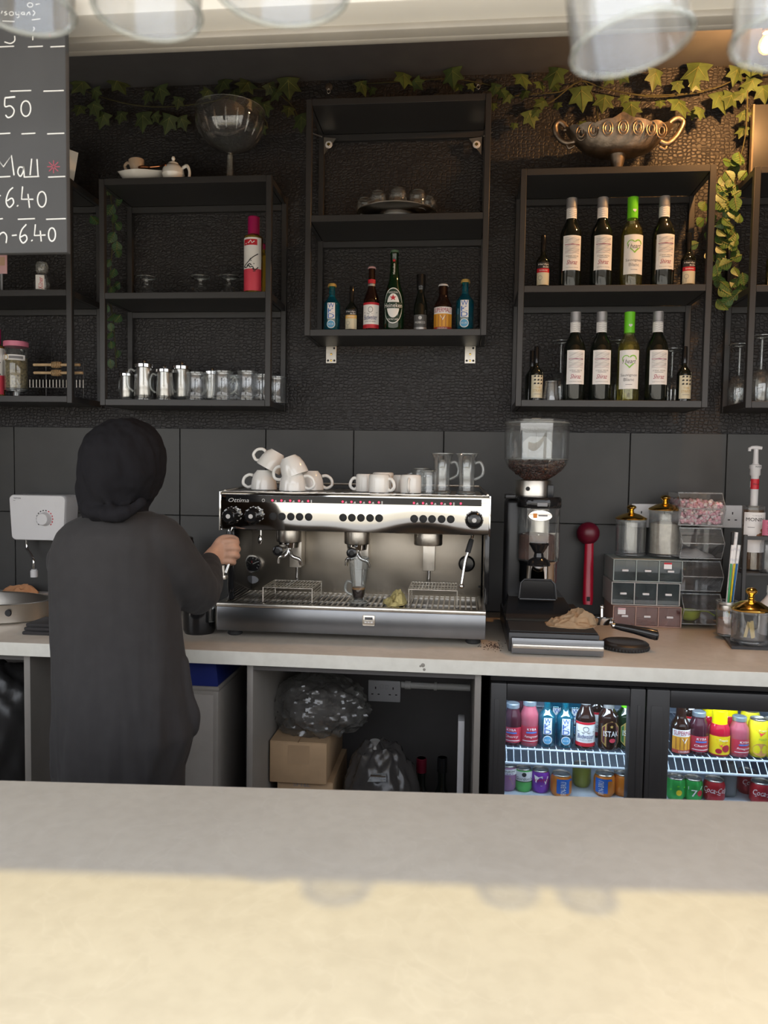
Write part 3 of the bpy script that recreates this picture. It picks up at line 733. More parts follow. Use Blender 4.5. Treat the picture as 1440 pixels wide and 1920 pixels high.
# the latte glass being filled
g = thing('latte_glass', 'clear handled latte glass holding an inch of dark espresso under the middle group', 'glass', (X(672, 1126, 2.40), 2.40, ztray-.0025), pi-.15)
sc_ = at(672, 1046, 2.40).z-(ztray-.003)
clear_vessel(g, [(0, 0), (.031, 0), (.032, .003), (.03, .006), (.014, .010), (.017, .014), (.0215, .03), (.024, .06), (.029, .1), (.034, sc_)], .0025, bottom=.013)
clear_handle(g, .0235, .062, .0205, .022, .02)
t = MB(); t.lathe([(0, .0135), (.0155, .0145), (.0192, .03), (.0205, .042)], flat('espresso', (.018, .006, .003), .15), n=28); t.lathe([(.0205, .042), (.0206, .048), (0, .048)], flat('crema', (.3, .16, .06), .4), n=28); t.build('espresso', g)

# cloths -------------------------------------------------------------
def cloth(name, label, cat, cen, sx, sy, h, mt, seed, fold=3, rot=0, thick=.003, nx=80, ny=60, peak=(0, 0)):
    """a crumpled rag: one sheet with thickness, resting on its lowest folds"""
    rnd = random.Random(seed); ph = [(rnd.uniform(.6, 1.5), rnd.uniform(-fold, fold), rnd.uniform(-fold, fold), rnd.uniform(0, 6.3)) for _ in range(7)]
    g = []
    for j in range(ny+1):
        for i in range(nx+1):
            u, v = i/nx*2-1, j/ny*2-1
            rr = min(1, sqrt(u*u+v*v)); o_ = Vector((seed*3.1, seed*1.7, 0)); e_ = 1-.25*mn.noise(Vector((u*1.6, v*1.6, 5))+o_)-.12
            u2, v2 = u*sqrt(max(0, 1-v*v/2))*e_, v*sqrt(max(0, 1-u*u/2))*e_
            rdg = lambda f: 1-min(1, 2.6*abs(mn.noise(Vector((u2*f+.6*mn.noise(Vector((u2*2, v2*2, 1))+o_), v2*f*1.3, f))+o_)))
            env = math.exp(-((u2-peak[0])**2+(v2-peak[1])**2)/.5)
            z = h*(.06+.22*rdg(1.3)+.16*rdg(2.7)+.06*rdg(5.5)+env*(.38+.34*rdg(1.9)))*(1-.9*rr**6)
            g.append((sx*(u2+.10*mn.noise(Vector((u2*3, v2*3, 9))+o_)), sy*(v2+.12*mn.noise(Vector((u2*3, v2*3, 14))+o_)), z+.001))
    ca, sa = cos(rot), sin(rot); top = [(x*ca-y*sa+cen[0], x*sa+y*ca+cen[1], z+cen[2]) for x, y, z in g]
    bot = [(x, y, max(z-thick, cen[2]+.0006)) for x, y, z in top]; n = len(top); w_ = nx+1; fs = []
    for j in range(ny):
        for i in range(nx):
            a = j*w_+i; fs.append((a, a+1, a+w_+1, a+w_)); fs.append((n+a, n+a+w_, n+a+w_+1, n+a+1))
    ed = [i for i in range(w_)]+[j*w_+nx for j in range(1, ny+1)]+[ny*w_+i for i in range(nx-1, -1, -1)]+[j*w_ for j in range(ny-1, 0, -1)]
    for a, b_ in zip(ed, ed[1:]+ed[:1]): fs.append((a, b_, n+b_, n+a))
    return single(MB().add(top+bot, fs, mt), name, label, cat, cen, sharp=60)
cloth('cleaning_cloth', 'crumpled yellow cleaning cloth on the drip tray of the coffee machine', 'cloth', (X(741, 1128, 2.40), 2.40, ztray-.0025), .040, .07, .046, mat('yellow cloth', (.56, .47, .2), .9, var=.1, bump=.3, bscale=300), 5, peak=(.4, .3))

# ================================================================== grinder and its knock box
YK = 2.22
k0, k1 = X(959, 1225, YK), X(1134, 1225, YK); zk = Z(1046, 1199, YK)
kb = wthing('knock_box', 'low black knock-out box with a steel drawer front, under the coffee grinder', 'knock box', ((k0+k1)/2, YK, ZW))
MB().box(k0-.008, k1-.012, YK+.02, 2.74, ZW+.004, zk+.012, M_BPLAST, .004).build('box', kb)
for xx in (k0+.02, k1-.05):
    for yy in (YK+.05, 2.68): MB().cyl(.012, ZW, ZW+.0035, M_RUBBER, (xx, yy, 0), 14).build('foot', kb)
d = MB().box(k0, k1-.003, YK, YK+.018, ZW+.004, zk, M_DSTEEL, .001).build('drawer', kb)
t = MB(); t.box(k0+.002, k1-.005, YK-.012, YK+.001, ZW+.022, ZW+.034, M_STEEL, .002); t.build('drawer_lip', d)
t = MB(); t.box(k0-.004, k1-.016, YK+.03, 2.735, zk+.0122, zk+.016, M_RUBBER, .001); t.build('rubber_mat', kb)
ZK = zk+.016
YG = 2.56; gxc = X(1008, 1000, YG)
gr = wthing('coffee_grinder', 'tall coffee grinder with a clear hopper part full of beans', 'grinder', (gxc, YG, ZK))
def G(px, py, Y=YG): return at(px, py, Y)
zz = lambda y: G(1007, y).z
sc_ = 2.56/F
hx = G(1006, 830).x
t = MB(); HR = 59*sc_
prof = [(.037, zz(899)), (.055, zz(893)), (HR*.82, zz(880)), (HR*.95, zz(868)), (HR*.985, zz(858)), (HR, zz(796))]
t.lathe(prof, G_CLEAR, (hx, YG, 0), 48); t.lathe([(r-.003, z) for r, z in prof], G_CLEAR, (hx, YG, 0), 48)
t.tube([(hx+HR*cos(2*pi*i/48), YG+HR*sin(2*pi*i/48), zz(794)) for i in range(48)], .0028, G_RIM, 6, True)
hp = t.build('hopper', gr, sharp=60)
t = MB(); t.tube([(hx+(HR-.001)*cos(2*pi*i/48), YG+(HR-.001)*sin(2*pi*i/48), zz(861)) for i in range(48)], .0015, G_RIM, 6, True); t.build('hopper_seam', hp)
t = MB(); t.lathe([(0, zz(793)), (HR*.99, zz(793)), (HR*1.0, zz(789)), (HR*.9, zz(787)), (0, zz(787))], G_ACR, (hx, YG, 0), 40); t.build('hopper_lid', hp)
# beans: a packed core with individual beans bedded over it
t = MB(); M_BEAN = mat('roasted coffee bean', (.06, .022, .014), .35, var=.35, scale=60); M_BEAN2 = mat('dark roasted bean', (.035, .014, .01), .4)
bp = [(.034, zz(898)), (.052, zz(892)), (HR*.76, zz(880)), (HR*.87, zz(870)), (0, zz(868))]
t.lathe([(0, zz(898))]+bp, M_BEAN2, (hx, YG, 0), 32)
rnd = random.Random(3)
for i in range(560):
    a = rnd.uniform(-pi, .2) if i < 430 else rnd.uniform(0, 2*pi)
    if i < 430:
        q = rnd.uniform(0, 3); j = int(q); f = q-j; r = bp[j][0]*(1-f)+bp[j+1][0]*f+.001; z = bp[j][1]*(1-f)+bp[j+1][1]*f
    else: r = HR*.85*sqrt(rnd.random()); z = zz(867)+rnd.uniform(-.002, .005)
    u = MB(Matrix.Translation((hx+r*cos(a), YG+r*sin(a), z)) @ Matrix.Rotation(rnd.uniform(0, 6), 4, Vector((rnd.random(), rnd.random(), rnd.random())).normalized()))
    u.ell((0, 0, 0), .0056, .0040, .003, M_BEAN, 7, 5); t.add(u.v, u.f, M_BEAN if i % 3 else M_BEAN2)
b = t.build('coffee_beans', hp); b['kind'] = 'stuff'
cx = G(1000, 915).x
t = MB(); t.lathe([(0, zz(900)), (.037, zz(899)), (.057, zz(901)), (.058, zz(902)), (.057, zz(929)), (.06, zz(931)), (0, zz(931))], M_STEEL, (cx, YG, 0), 40)
t.lathe([(0, .003), (.006, .003), (.007, 0)], M_RUBBER, (G(987, 916).x, YG-.055, zz(916)), 14, 'y'); t.box(G(1024, 916).x, G(1036, 916).x, YG-.045, YG+.03, zz(931), zz(908), M_BPLAST, .004)
t.build('grinding_collar', gr)
# dark body column behind, black top ring, clear dosing chamber in front
bx0, bx1 = G(947, 1000).x, G(1000, 1000).x
t = MB(); t.box(bx0, bx1+.02, YG-.03, YG+.1, ZK+.0005, zz(936), M_BPLAST, .015, 3); t.build('motor_body', gr)
t = MB(); t.lathe([(0, .004), (.012, .003), (.013, 0)], M_RUBBER, (G(952, 930).x, YG-.03, zz(935)), 14); t.box(G(948, 930).x-.004, G(965, 930).x, YG-.06, YG, zz(935), zz(927), M_BPLAST, .004); t.build('lever', gr)
YD = 2.50; dcx = G(1009, 1000, YD).x; zd = lambda y: at(1009, y, YD).z; DR = 39*YD/F
t = MB(); t.lathe([(0, zd(951)), (DR*1.02, zd(951)), (DR*1.05, zd(949)), (DR*1.05, zd(935)), (DR*.98, zd(931)), (0, zd(931))], M_GLOSSB, (dcx, YD, 0), 40)
t.box(dcx-.012, dcx+.02, YD-DR*1.06, YD-DR, zd(948), zd(941), mat('grey grip', (.25, .25, .26), .4), .002); t.build('top_ring', gr)
t = MB(); t.lathe([(DR*.98, zd(1050)), (DR, zd(1046)), (DR, zd(952))], G_CLEAR, (dcx, YD, 0), 40); t.lathe([(DR-.003, zd(1048)), (DR-.003, zd(952))], G_CLEAR, (dcx, YD, 0), 40)
dc = t.build('dosing_chamber', gr, sharp=60)
t = MB(); t.lathe([(0, zd(1046)), (DR*.4, zd(1046)), (DR*.4, zd(955)), (0, zd(954))], M_STEEL, (dcx+.004, YD+.01, 0), 28)
for i in range(6):
    u = MB(Matrix.Translation((dcx+.004, YD+.01, 0)) @ Matrix.Rotation(i*pi/3+.4, 4, 'Z')); u.box(DR*.38, DR*.86, -.002, .002, zd(1046), zd(1000), M_STEEL); t.add(u.v, u.f, M_STEEL)
t.build('dosing_vane', dc)
t = MB(); t.lathe([(0, zd(1047)), (DR*.88, zd(1047)), (DR*.84, zd(1002)), (0, zd(995))], mat('ground coffee', (.09, .032, .018), .9, var=.25, scale=80, bump=.4, bscale=400), (dcx-.002, YD+.003, 0), 30); q = t.build('ground_coffee', dc); q['kind'] = 'stuff'
t = MB(); p = at(1013, 967, YD-DR); t.lathe([(0, .003), (.036, .0022), (.038, 0)], M_CHROME, (p.x, YD-DR-.001, p.z), 32, 'y'); t.v = [(a, b_, p.z+(c-p.z)*.45) for a, b_, c in t.v]
sf = Surf(t, 0, (p.x, YD-DR-.0045, p.z)); sf.rect(-.022, -.010, -.007, .007, ORANGE); sf.rect(-.006, .022, -.002, .003, M_GREYI)
t.build('badge', dc)
t = MB(); t.lathe([(0, zd(1092)), (DR*.86, zd(1092)), (DR*.9, zd(1088)), (DR*.9, zd(1056)), (DR*1.0, zd(1050)), (0, zd(1050))], M_MIRROR, (dcx, YD, 0), 40); t.build('chute', gr)
p = at(1011, 1045, 2.42); z = p.z
t = MB(); t.lathe([(0, z+.045), (.028, z+.045), (.031, z+.04), (.024, z+.028), (.014, z+.012), (.016, z), (.03, z-.01), (.037, z-.022), (.036, z-.027), (0, z-.028)], M_GLOSSB, (p.x, 2.435, 0), 32)
t.box(p.x-.008, p.x+.008, 2.44, YD-DR*.8, z+.002, z+.018, M_BPLAST, .002); t.build('tamper', gr)
t = MB(); p = at(1008, 1100, 2.4); z1 = at(1008, 1086, 2.42).z
pr = [(-.055, z1-.058), (-.05, z1-.01), (-.04, z1), (.04, z1), (.052, z1-.012), (.058, z1-.058)]
t.prism([(p.x+a, b_) for a, b_ in pr], 2.405, 2.412, M_GLOSSB); t.box(p.x-.055, p.x+.058, 2.405, 2.5, z1-.066, z1-.058, M_GLOSSB, .003); t.tube([(p.x+a, 2.405, b_) for a, b_ in pr], .0035, M_BPLAST, 8)
t.build('portafilter_fork', gr)
t = MB(); xa, xb = at(948, 1120, 2.45).x, at(1076, 1120, 2.45).x
t.loft([[(xa, 2.40, ZK+.0005), (xb, 2.40, ZK+.0005), (xb, 2.66, ZK+.0005), (xa, 2.66, ZK+.0005)], [(xa, 2.41, ZK+.02), (xb, 2.41, ZK+.02), (xb, 2.66, ZK+.02), (xa, 2.66, ZK+.02)],
        [(xa+.01, 2.46, z1-.062), (xb-.03, 2.46, z1-.062), (xb-.03, 2.66, z1-.062), (xa+.01, 2.66, z1-.062)]], M_GLOSSB); t.build('base', gr)
# rag, portafilter, leather pad, scoop
cloth('coffee_rag', 'crumpled coffee-stained brown rag on top of the knock box', 'cloth', (X(1072, 1178, 2.36), 2.36, ZK), .088, .07, .05, M_PAPERB, 11, rot=.1, peak=(.45, .1))
ho = onz(1190, 1214, ZW)
t = MB(); R0 = .066; cx_, cy_ = X(1172, 1210, 2.36), 2.36
t.lathe([(0, 0), (R0, 0), (R0+.003, .004), (R0+.003, .016), (R0-.003, .021), (R0-.012, .022), (R0-.014, .0205), (0, .021)], mat('black leather', (.022, .019, .018), .42, bump=.3, bscale=180), (cx_, cy_, ZW+.0002), 48)
for i in range(44): a = 2*pi*i/44; t.ell((cx_+(R0+.002)*cos(a), cy_+(R0+.002)*sin(a), ZW+.006), .0042, .0042, .0055, M_RUBBER, 8, 6)
single(t, 'tamping_mat', 'round black leather tamping pad with a scalloped rim on the worktop, by the steel drawer', 'mat', (cx_, cy_, ZW+.0002))
po = wthing('portafilter', 'loose chrome portafilter with a long black handle lying over the round leather pad', 'portafilter', (X(1128, 1172, 2.36), 2.36, ZW+.06))
hp_ = [at(1150, 1173, 2.36), at(1165, 1176, 2.355), at(1190, 1181, 2.345), at(1215, 1187, 2.335), at(1231, 1191, 2.33)]
c = at(1128, 1170, 2.37); c.z = ZK+.0215
t = MB(Matrix.Translation(c) @ Matrix.Rotation(radians(-8), 4, 'X')); t.lathe([(0, -.02), (.022, -.02), (.028, -.012), (.033, -.004), (.035, .001), (.031, .003), (.028, .001), (.026, -.010), (0, -.012)], M_CHROME, n=32)
t.cyl(.005, -.004, .03, M_CHROME, (0, -.0, 0), 14); t.ell((0, 0, .034), .0065, .0065, .007, M_CHROME)
t.M = None; t.tube([c+Vector((.03, 0, -.008)), hp_[0]], .007, M_CHROME, 12); t.lathe([(0, -.004), (.009, -.004), (.009, .004), (0, .004)], M_CHROME, hp_[0], 14, 'x')
t.build('basket', po)
t = MB(); t.tube(hp_, [.008, .011, .0125, .0155, .0165], M_GLOSSB, 18); t.ell(hp_[-1], .006, .015, .0155, M_GLOSSB, 14, 8); t.build('handle', po)
sco = wthing('coffee_scoop', 'long-handled red scoop with a dark red round head, leaning against the tiles', 'scoop', at(1103, 1138, 2.80))
b0, b1 = at(1102, 1134, 2.80), at(1105, 1005, 2.85); dz = b1-b0
t = MB(); t.tube([b0, b0+dz*.06, b0+dz*.5, b0+dz*.95, b1], [.016, .0185, .0175, .0155, .016], M_RED, 16, flat=.55)
p = b0+dz*.09; t.box(p.x-.006, p.x+.006, p.y-.013, p.y-.009, p.z-.008, p.z+.008, M_RUBBER, .002); t.build('handle', sco)
c = at(1103, 1000, 2.845); t = MB(); t.lathe([(0, .03), (.02, .027), (.035, .016), (.041, 0), (.039, -.003), (.033, .012), (.018, .023), (0, .026)], M_DKRED, (c.x, c.y-.0, c.z), 28, 'y')
t.build('bowl', sco)
# spilt grounds beside the machine foot
t = MB(); rnd = random.Random(9)
for i in range(120):
    p = onz(rnd.gauss(925, 12), rnd.gauss(1212, 4), ZW); r = rnd.uniform(.0008, .0022); t.ell((p.x, p.y, ZW+r*.5), r, r, r*.6, M_BEAN2, 6, 4)
q = single(t, 'coffee_grounds', 'spilt dark coffee grounds on the worktop beside the machine foot', 'coffee grounds', onz(925, 1212, ZW), kind='stuff')

# ================================================================== right end of the worktop
YO = 2.70
def drawer_unit(label, xs, ys, body, front, stuffs, tagp=None):
    z1, z0 = Z(xs[0], ys[0], YO), max(Z(xs[0], ys[1], YO), ZW+.0006); x0, x1 = X(xs[0], 1100, YO), X(xs[1], 1100, YO)
    o = wthing('mini_drawer_unit', label, 'drawer unit', ((x0+x1)/2, YO, z0), 'stacked mini drawer units'); th = .003
    t = MB()
    t.box(x0, x1, YO, 2.87, z1-th, z1, body, .0008, 1); t.box(x0, x1, YO, 2.87, z0, z0+th, body, .0008, 1)
    wd = (x1-x0-th)/3
    for i in range(4): t.box(x0+wd*i, x0+wd*i+th, YO, 2.87, z0+th, z1-th, body)
    t.box(x0+th, x1-th, 2.86, 2.87, z0+th, z1-th, body); t.build('casing', o)
    for i in range(3):
        a = x0+wd*i+th+.0006; b_ = x0+wd*(i+1)-.0006
        t = MB(); t.box(a, b_, YO+.002, YO+.005, z0+th+.0006, z1-th-.0006, front, .001, 1)
        d = t.build('drawer', o)
        MB().box((a+b_)/2-.011, (a+b_)/2+.011, YO-.005, YO+.0015, (z0+z1)/2-.0035, (z0+z1)/2+.0035, M_WHITE, .0015).build('handle', d)
        if stuffs[i]:
            t = MB(); rnd = random.Random(i+int(xs[1]))
            for k in range(22):
                r = rnd.uniform(.004, .008); t.ell((rnd.uniform(a+.008, b_-.008), YO+.008+r+rnd.uniform(0, .03), z0+th+r*.9+rnd.uniform(0, .010)), r*1.4, r, r*.8, stuffs[i], 8, 5)
            q = t.build('contents', d); q['kind'] = 'stuff'
        if tagp and tagp[0] == i: 
            t = MB(); xx = (a+b_)/2-.010; zz_ = z1-.018; t.box(xx-.013, xx+.013, YO-.0006, YO+.0014, zz_-.012, zz_+.010, M_PAPER); t.box(xx-.013, xx+.013, YO-.0008, YO-.0006, zz_+.004, zz_+.010, tagp[1]); t.build('price_sticker', d)
    return o
TF = glass('smoked drawer front', (.52, .58, .58), dif=.28, difcol=(.16, .19, .2)); TFP = glass('rosy drawer front', (.62, .42, .38), dif=.34, difcol=(.32, .17, .15))
BODYG = mat('sage plastic', (.36, .41, .39), .4); BODYW = mat('milky plastic', (.46, .45, .43), .4); BODYP = mat('blush plastic', (.47, .30, .25), .4)
drawer_unit('lowest mini drawer unit of the stack, with blush pink casing', (1151, 1280), (1135, 1178.5), BODYP, TFP, (None, flat('dark sweets', (.2, .1, .08)), None), (0, PINKL))
drawer_unit('middle mini drawer unit of the stack, with milky casing', (1147, 1276), (1090.5, 1133.5), BODYW, TF, (flat('khaki sachet', (.26, .25, .15)), flat('mauve sachet', (.34, .1, .22)), None))
drawer_unit('topmost mini drawer unit of the stack, sage green, under two gold-lidded jars', (1149, 1279), (1048, 1089.5), BODYG, TF, (None, None, flat('tan packet', (.6, .42, .25))), (2, REDI))
ZD = Z(1214, 1048, YO)+.0005
def gold_jar(name, label, px, Y, zb, xs, yb, yl, lid_h, content=None):
    """ribbed glass jar with a domed gold lid; content drawn by content(thing, R, H)"""
    s_ = Y/F; R = (xs[1]-xs[0])/2*s_; H = (yb-yl)*s_
    o = thing(name, label, 'jar', (X(px, yb, Y), Y, zb), 0, 'ribbed glass jars with gold lids')
    t = MB(); n = 72
    def ring(r, z): return [((r*(1+.022*cos(i*pi)))*cos(2*pi*i/n), (r*(1+.022*cos(i*pi)))*sin(2*pi*i/n), z) for i in range(n)]
    t.lathe([(0, .001), (R*.9, 0), (R*1.0, .003), (R*1.0, .010), (R*.93, .014)], G_RIB, n=48)
    t.loft([ring(R*.93, .014), ring(R*.95, H*.5), ring(R*.95, H*.93)], G_RIB, cap=False)
    t.lathe([(R*.9, .016), (R*.9, H*.93)], G_CLEAR, n=36); t.lathe([(R*.95, H*.93), (R*1.0, H*.95), (R*1.0, H), (R*.9, H)], G_RIM, n=48)
    t.build('jar_body', o, sharp=70)
    t = MB(); L = lid_h
    t.lathe([(0, H), (R*1.0, H+.0005), (R*1.03, H+L*.06), (R*1.0, H+L*.12), (R*.9, H+L*.18), (R*.55, H+L*.36), (R*.2, H+L*.45), (R*.16, H+L*.5), (R*.19, H+L*.55), (R*.14, H+L*.6), (R*.18, H+L*.68), (R*.3, H+L*.78), (R*.31, H+L*.86), (R*.22, H+L*.95), (0, H+L)], M_GOLD, n=40)
    t.build('lid', o)
    if content: content(o, R, H)
    return o
def sugar(o, R, H):
    t = MB(); t.lathe([(0, .012), (R*.87, .013), (R*.88, H*.72), (R*.4, H*.76), (0, H*.74)], mat('raw sugar', (.5, .44, .36), .9, var=.15, scale=60, bump=.4, bscale=500), n=32); q = t.build('sugar', o); q['kind'] = 'stuff'
gold_jar('storage_jar', 'empty shorter ribbed jar with a gold lid, on the drawer stack', 1181, YO+.08, ZD, (1153, 1208), 1046, 979, .052)
gold_jar('storage_jar', 'taller ribbed jar of pale sugar with a gold lid, on the drawer stack', 1244, YO+.08, ZD, (1215, 1272), 1046, 961, .054, sugar)
def sticks(o, R, H):
    for k, (a, b_, tx, ty) in enumerate(((-.25, .0, .16, .1), (.1, -.2, -.22, .05), (.25, .1, -.1, -.12))):
        u = MB(Matrix.Translation((a*R, b_*R, .016)) @ Matrix.Rotation(tx, 4, 'Y') @ Matrix.Rotation(ty, 4, 'X'))
        u.box(-.0045, .0045, -.001, .001, 0, H*.5, mat('yellow wooden stick', (.68, .5, .2), .6)); u.build('wooden_stick', o)
gold_jar('storage_jar', 'ribbed jar with a gold lid holding yellow sticks, standing on a black tray', 1405, 2.46, ZW+.010, (1373, 1438), 1206, 1147, .072, sticks)
# double sockets
def socket(label, x0, x1, y0, y1, Y, ylocal=0):
    a, b_ = at(x0, y0, Y), at(x1, y1, Y); o = wthing('power_socket', label, 'socket', ((a.x+b_.x)/2, Y, (a.z+b_.z)/2), 'white double power sockets')
    MB().box(a.x, b_.x, Y-.009, Y-.0005, b_.z, a.z, M_WHITE, .003).build('face_plate', o)
    cx, cz, w_ = (a.x+b_.x)/2, (a.z+b_.z)/2, (b_.x-a.x)
    for sgn in (-1, 1):
        t = MB(); sx = cx+sgn*w_*.27
        for dx, dz, ww, hh in ((0, .012, .004, .009), (-.012, -.012, .008, .004), (.012, -.012, .008, .004)): t.box(sx+dx-ww/2, sx+dx+ww/2, Y-.0095, Y-.0088, cz+dz-hh/2, cz+dz+hh/2, M_RUBBER)
        t.build('pin_holes', o)
        MB().box(cx+sgn*w_*.08-.006, cx+sgn*w_*.08+.006, Y-.0125, Y-.0088, cz+a.z*0+.008, cz+.026, M_WHITE, .002).build('switch', o)
YWT = YW-.0125
socket('white double socket on the tiles behind the gold-lidded jars', 1184, 1262, 944, 990, YWT)
socket('white double socket on the tiles behind the bin of marshmallows', 1312, 1389, 946, 990, YWT)
# acrylic scoop bins
YA = 2.68
def acrylic_bin(label, x0, x1, y0, y1, content=None):
    a, b_ = at(x0, y0, YA), at(x1, y1, YA); z1, z0 = a.z, b_.z; xa, xb = a.x, b_.x; H = z1-z0
    o = wthing('acrylic_bin', label, 'acrylic bin', ((xa+xb)/2, YA, z0), 'stacked clear acrylic scoop bins')
    side = [(YA+.03, z0), (2.85, z0), (2.85, z1-.002), (YA+.045, z1-.002), (YA, z0+H*.52)]
    t = MB()
    for q, ed in ((xa, G_ACR), (xb, G_ACR)): t.add([(q, y, z) for y, z in side], [(0, 1, 2, 3, 4)], ed)
    t.box(xa, xb, YA+.03, 2.85, z0+.0003, z0+.0025, G_ACR); t.add([(xa, YA+.03, z0), (xb, YA+.03, z0), (xb, YA, z0+H*.52), (xa, YA, z0+H*.52)], [(0, 1, 2, 3)], G_ACR)
    t.box(xa, xb, YA+.045, 2.85, z1-.004, z1-.002, G_ACR); t.add([(xa, 2.85, z0), (xb, 2.85, z0), (xb, 2.85, z1-.002), (xa, 2.85, z1-.002)], [(0, 1, 2, 3)], G_ACR)
    body = t.build('bin_body', o, sharp=20)
    t = MB(); t.add([(xa, YA, z0+H*.52), (xb, YA, z0+H*.52), (xb, YA+.045, z1-.002), (xa, YA+.045, z1-.002)], [(0, 1, 2, 3)], G_ACR)
    t.tube([(xa, YA, z0+H*.52), (xb, YA, z0+H*.52)], .002, G_ACRE, 6); t.tube([(xa, YA+.045, z1-.003), (xb, YA+.045, z1-.003)], .0028, G_ACRE, 6); t.build('front_flap', o)
    t = MB()
    for q in (xa, xb):
        t.tube([(q, y, z+.001) for y, z in side[:1]+side[4:]+side[3:4]], .0014, G_ACRE, 6)
    t.tube([(xa, YA+.03, z0+.002), (xb, YA+.03, z0+.002)], .002, G_ACRE, 6); t.build('bin_edge', o)
    if content: content(o, xa, xb, z0, H)
def marsh(o, xa, xb, z0, H):
    t = MB(); rnd = random.Random(4); pk, wh = mat('pink marshmallow', (.72, .42, .47), .8), mat('white marshmallow', (.75, .66, .65), .8)
    t.box(xa+.006, xb-.006, YA+.05, 2.84, z0+.004, z0+H*.55, wh)
    for i in range(430):
        y = YA+.012+abs(rnd.gauss(0, .03)) if i < 300 else rnd.uniform(YA+.03, 2.84)
        zm = z0+H*(.62+.12*rnd.random()); z = rnd.uniform(z0+.008, zm) if i < 300 else zm
        lo = YA+.036-.03*min(1, (z-z0)/(H*.52)); y = max(y, lo+.004)
        x = rnd.uniform(xa+.008, xb-.008)
        if i > 380: x = xa+.008
        u = MB(Matrix.Translation((x, min(y, 2.84), z)) @ Matrix.Rotation(rnd.uniform(0, 6), 4, Vector((rnd.random(), rnd.random(), rnd.random())).normalized()))
        u.lathe([(0, -.006), (.0045, -.006), (.0056, -.004), (.0056, .004), (.0045, .006), (0, .006)], pk, n=8); t.add(u.v, u.f, pk if rnd.random() < .6 else wh)
    single(t, 'marshmallows', 'mini pink and white marshmallows filling the top acrylic bin', 'marshmallows', ((xa+xb)/2, YA+.1, z0+.004), kind='stuff')
def powder(o, xa, xb, z0, H):
    t = MB(); t.lathe([(.085, .0), (.075, .007), (.045, .016), (.02, .022), (0, .024)], mat('white powder', (.5, .47, .45), .9, bump=.5, bscale=120), ((xa+xb)/2-.01, YA+.1, z0+.0028), 32, sx=.9, sy=.7)
    t.v = [(a, b_, z0+.0028+(c-z0-.0028)*(1+.35*sin(a*90)*sin(b_*70))) for a, b_, c in t.v]
    single(t, 'powder_mound', 'low mound of white powder in the second acrylic bin', 'powder', ((xa+xb)/2-.01, YA+.1, z0+.0028), kind='stuff')
def scooplime(o, xa, xb, z0, H):
    gm_ = mat('lime green plastic', (.34, .42, .06), .4); c = ((xa+xb)/2-.024, YA+.085, z0+.004)
    t = MB(); t.lathe([(0, 0), (.02, .002), (.034, .014), (.038, .034), (.036, .036), (.031, .016), (.018, .005), (0, .004)], gm_, c, 28)
    g = wthing('green_scoop', 'lime green ladle scoop lying in the lowest acrylic bin', 'scoop', c); q = t.build('bowl', g)
    t = MB(); t.tube(curve([(c[0]+.038, c[1], c[2]+.034), (c[0]+.06, c[1]-.002, c[2]+.034), (c[0]+.085, c[1]-.004, c[2]+.02)]), [.006]*6+[.005]*7, gm_, 10, flat=.5); t.build('handle', g)
acrylic_bin('lowest acrylic bin of the stack, beside the pink drawers', 1284, 1356, 1115, 1176, scooplime)
acrylic_bin('third acrylic bin from the top, dim and almost empty', 1282, 1356, 1053, 1113)
acrylic_bin('second acrylic bin from the top, with a mound of white powder', 1281, 1358, 990, 1051, powder)
acrylic_bin('topmost acrylic bin, heaped with marshmallows', 1279, 1360, 923, 988, marsh)
# straws in a tumbler, small steel-lidded jar, syrup bottles in a black rack
tb = onz(1368, 1176, ZW); ty = 2.62; tbx = X(1362, 1170, ty)
g = thing('straw_glass', 'clear tumbler holding straws beside the acrylic bins', 'glass', (tbx, ty, ZW)); clear_vessel(g, [(0, 0), (.028, 0), (.031, .003), (.036, .11), (.0362, .112)])
for i, (dx, top, col, lb, r) in enumerate(((-.012, (1374, 1022), M_PAPER, 'wrapped white straw in the tumbler, first from the acrylic bins', .0055), (.0, (1381, 998), M_PAPER, 'tallest wrapped white straw in the tumbler', .0055), (.012, (1386, 1022), M_PAPER, 'wrapped white straw in the tumbler, leaning furthest towards the syrup rack', .0055),
      (-.006, (1371, 1057), flat('green straw', (.06, .4, .14)), 'thin green straw in the tumbler', .003), (.004, (1377, 1057), YELLOW, 'thin yellow straw in the tumbler', .003), (.014, (1382, 1057), flat('blue straw', (.02, .16, .4)), 'thin blue straw in the tumbler', .003))):
    p = Vector((tbx+dx*.7, ty-.012+(i % 3)*.012, ZW+.0075)); q = at(top[0], top[1], ty+(-.014 if i > 2 else .012)); t = MB()
    t.tube([p+(q-p)*k/8 for k in range(9)], r, col, 10)
    if i < 3:
        for k in range(9): a = p+(q-p)*(k+.5)/9; t.tube([a-(q-p).normalized()*.004, a+(q-p).normalized()*.004], r*1.06, M_WHITE, 10)
    single(t, 'drinking_straw', lb, 'straw', p, 'straws in the tumbler')
j = thing('sugar_shaker', 'small jar of brown sugar with a steel rim, half hidden behind the jar of sticks', 'jar', (X(1363, 1170, 2.56), 2.56, ZW+.010))
clear_vessel(j, [(0, 0), (.026, 0), (.03, .003), (.032, .075), (.028, .085)]); t = MB(); t.lathe([(0, .007), (.028, .008), (.0285, .055), (0, .057)], mat('brown sugar', (.36, .24, .19), .9, bump=.4, bscale=500), n=24); q = t.build('brown_sugar', j); q['kind'] = 'stuff'
t = MB(); t.lathe([(.0275, .083), (.033, .084), (.034, .09), (.033, .1), (.026, .101), (.025, .09)], M_STEEL, n=28); t.build('rim', j)
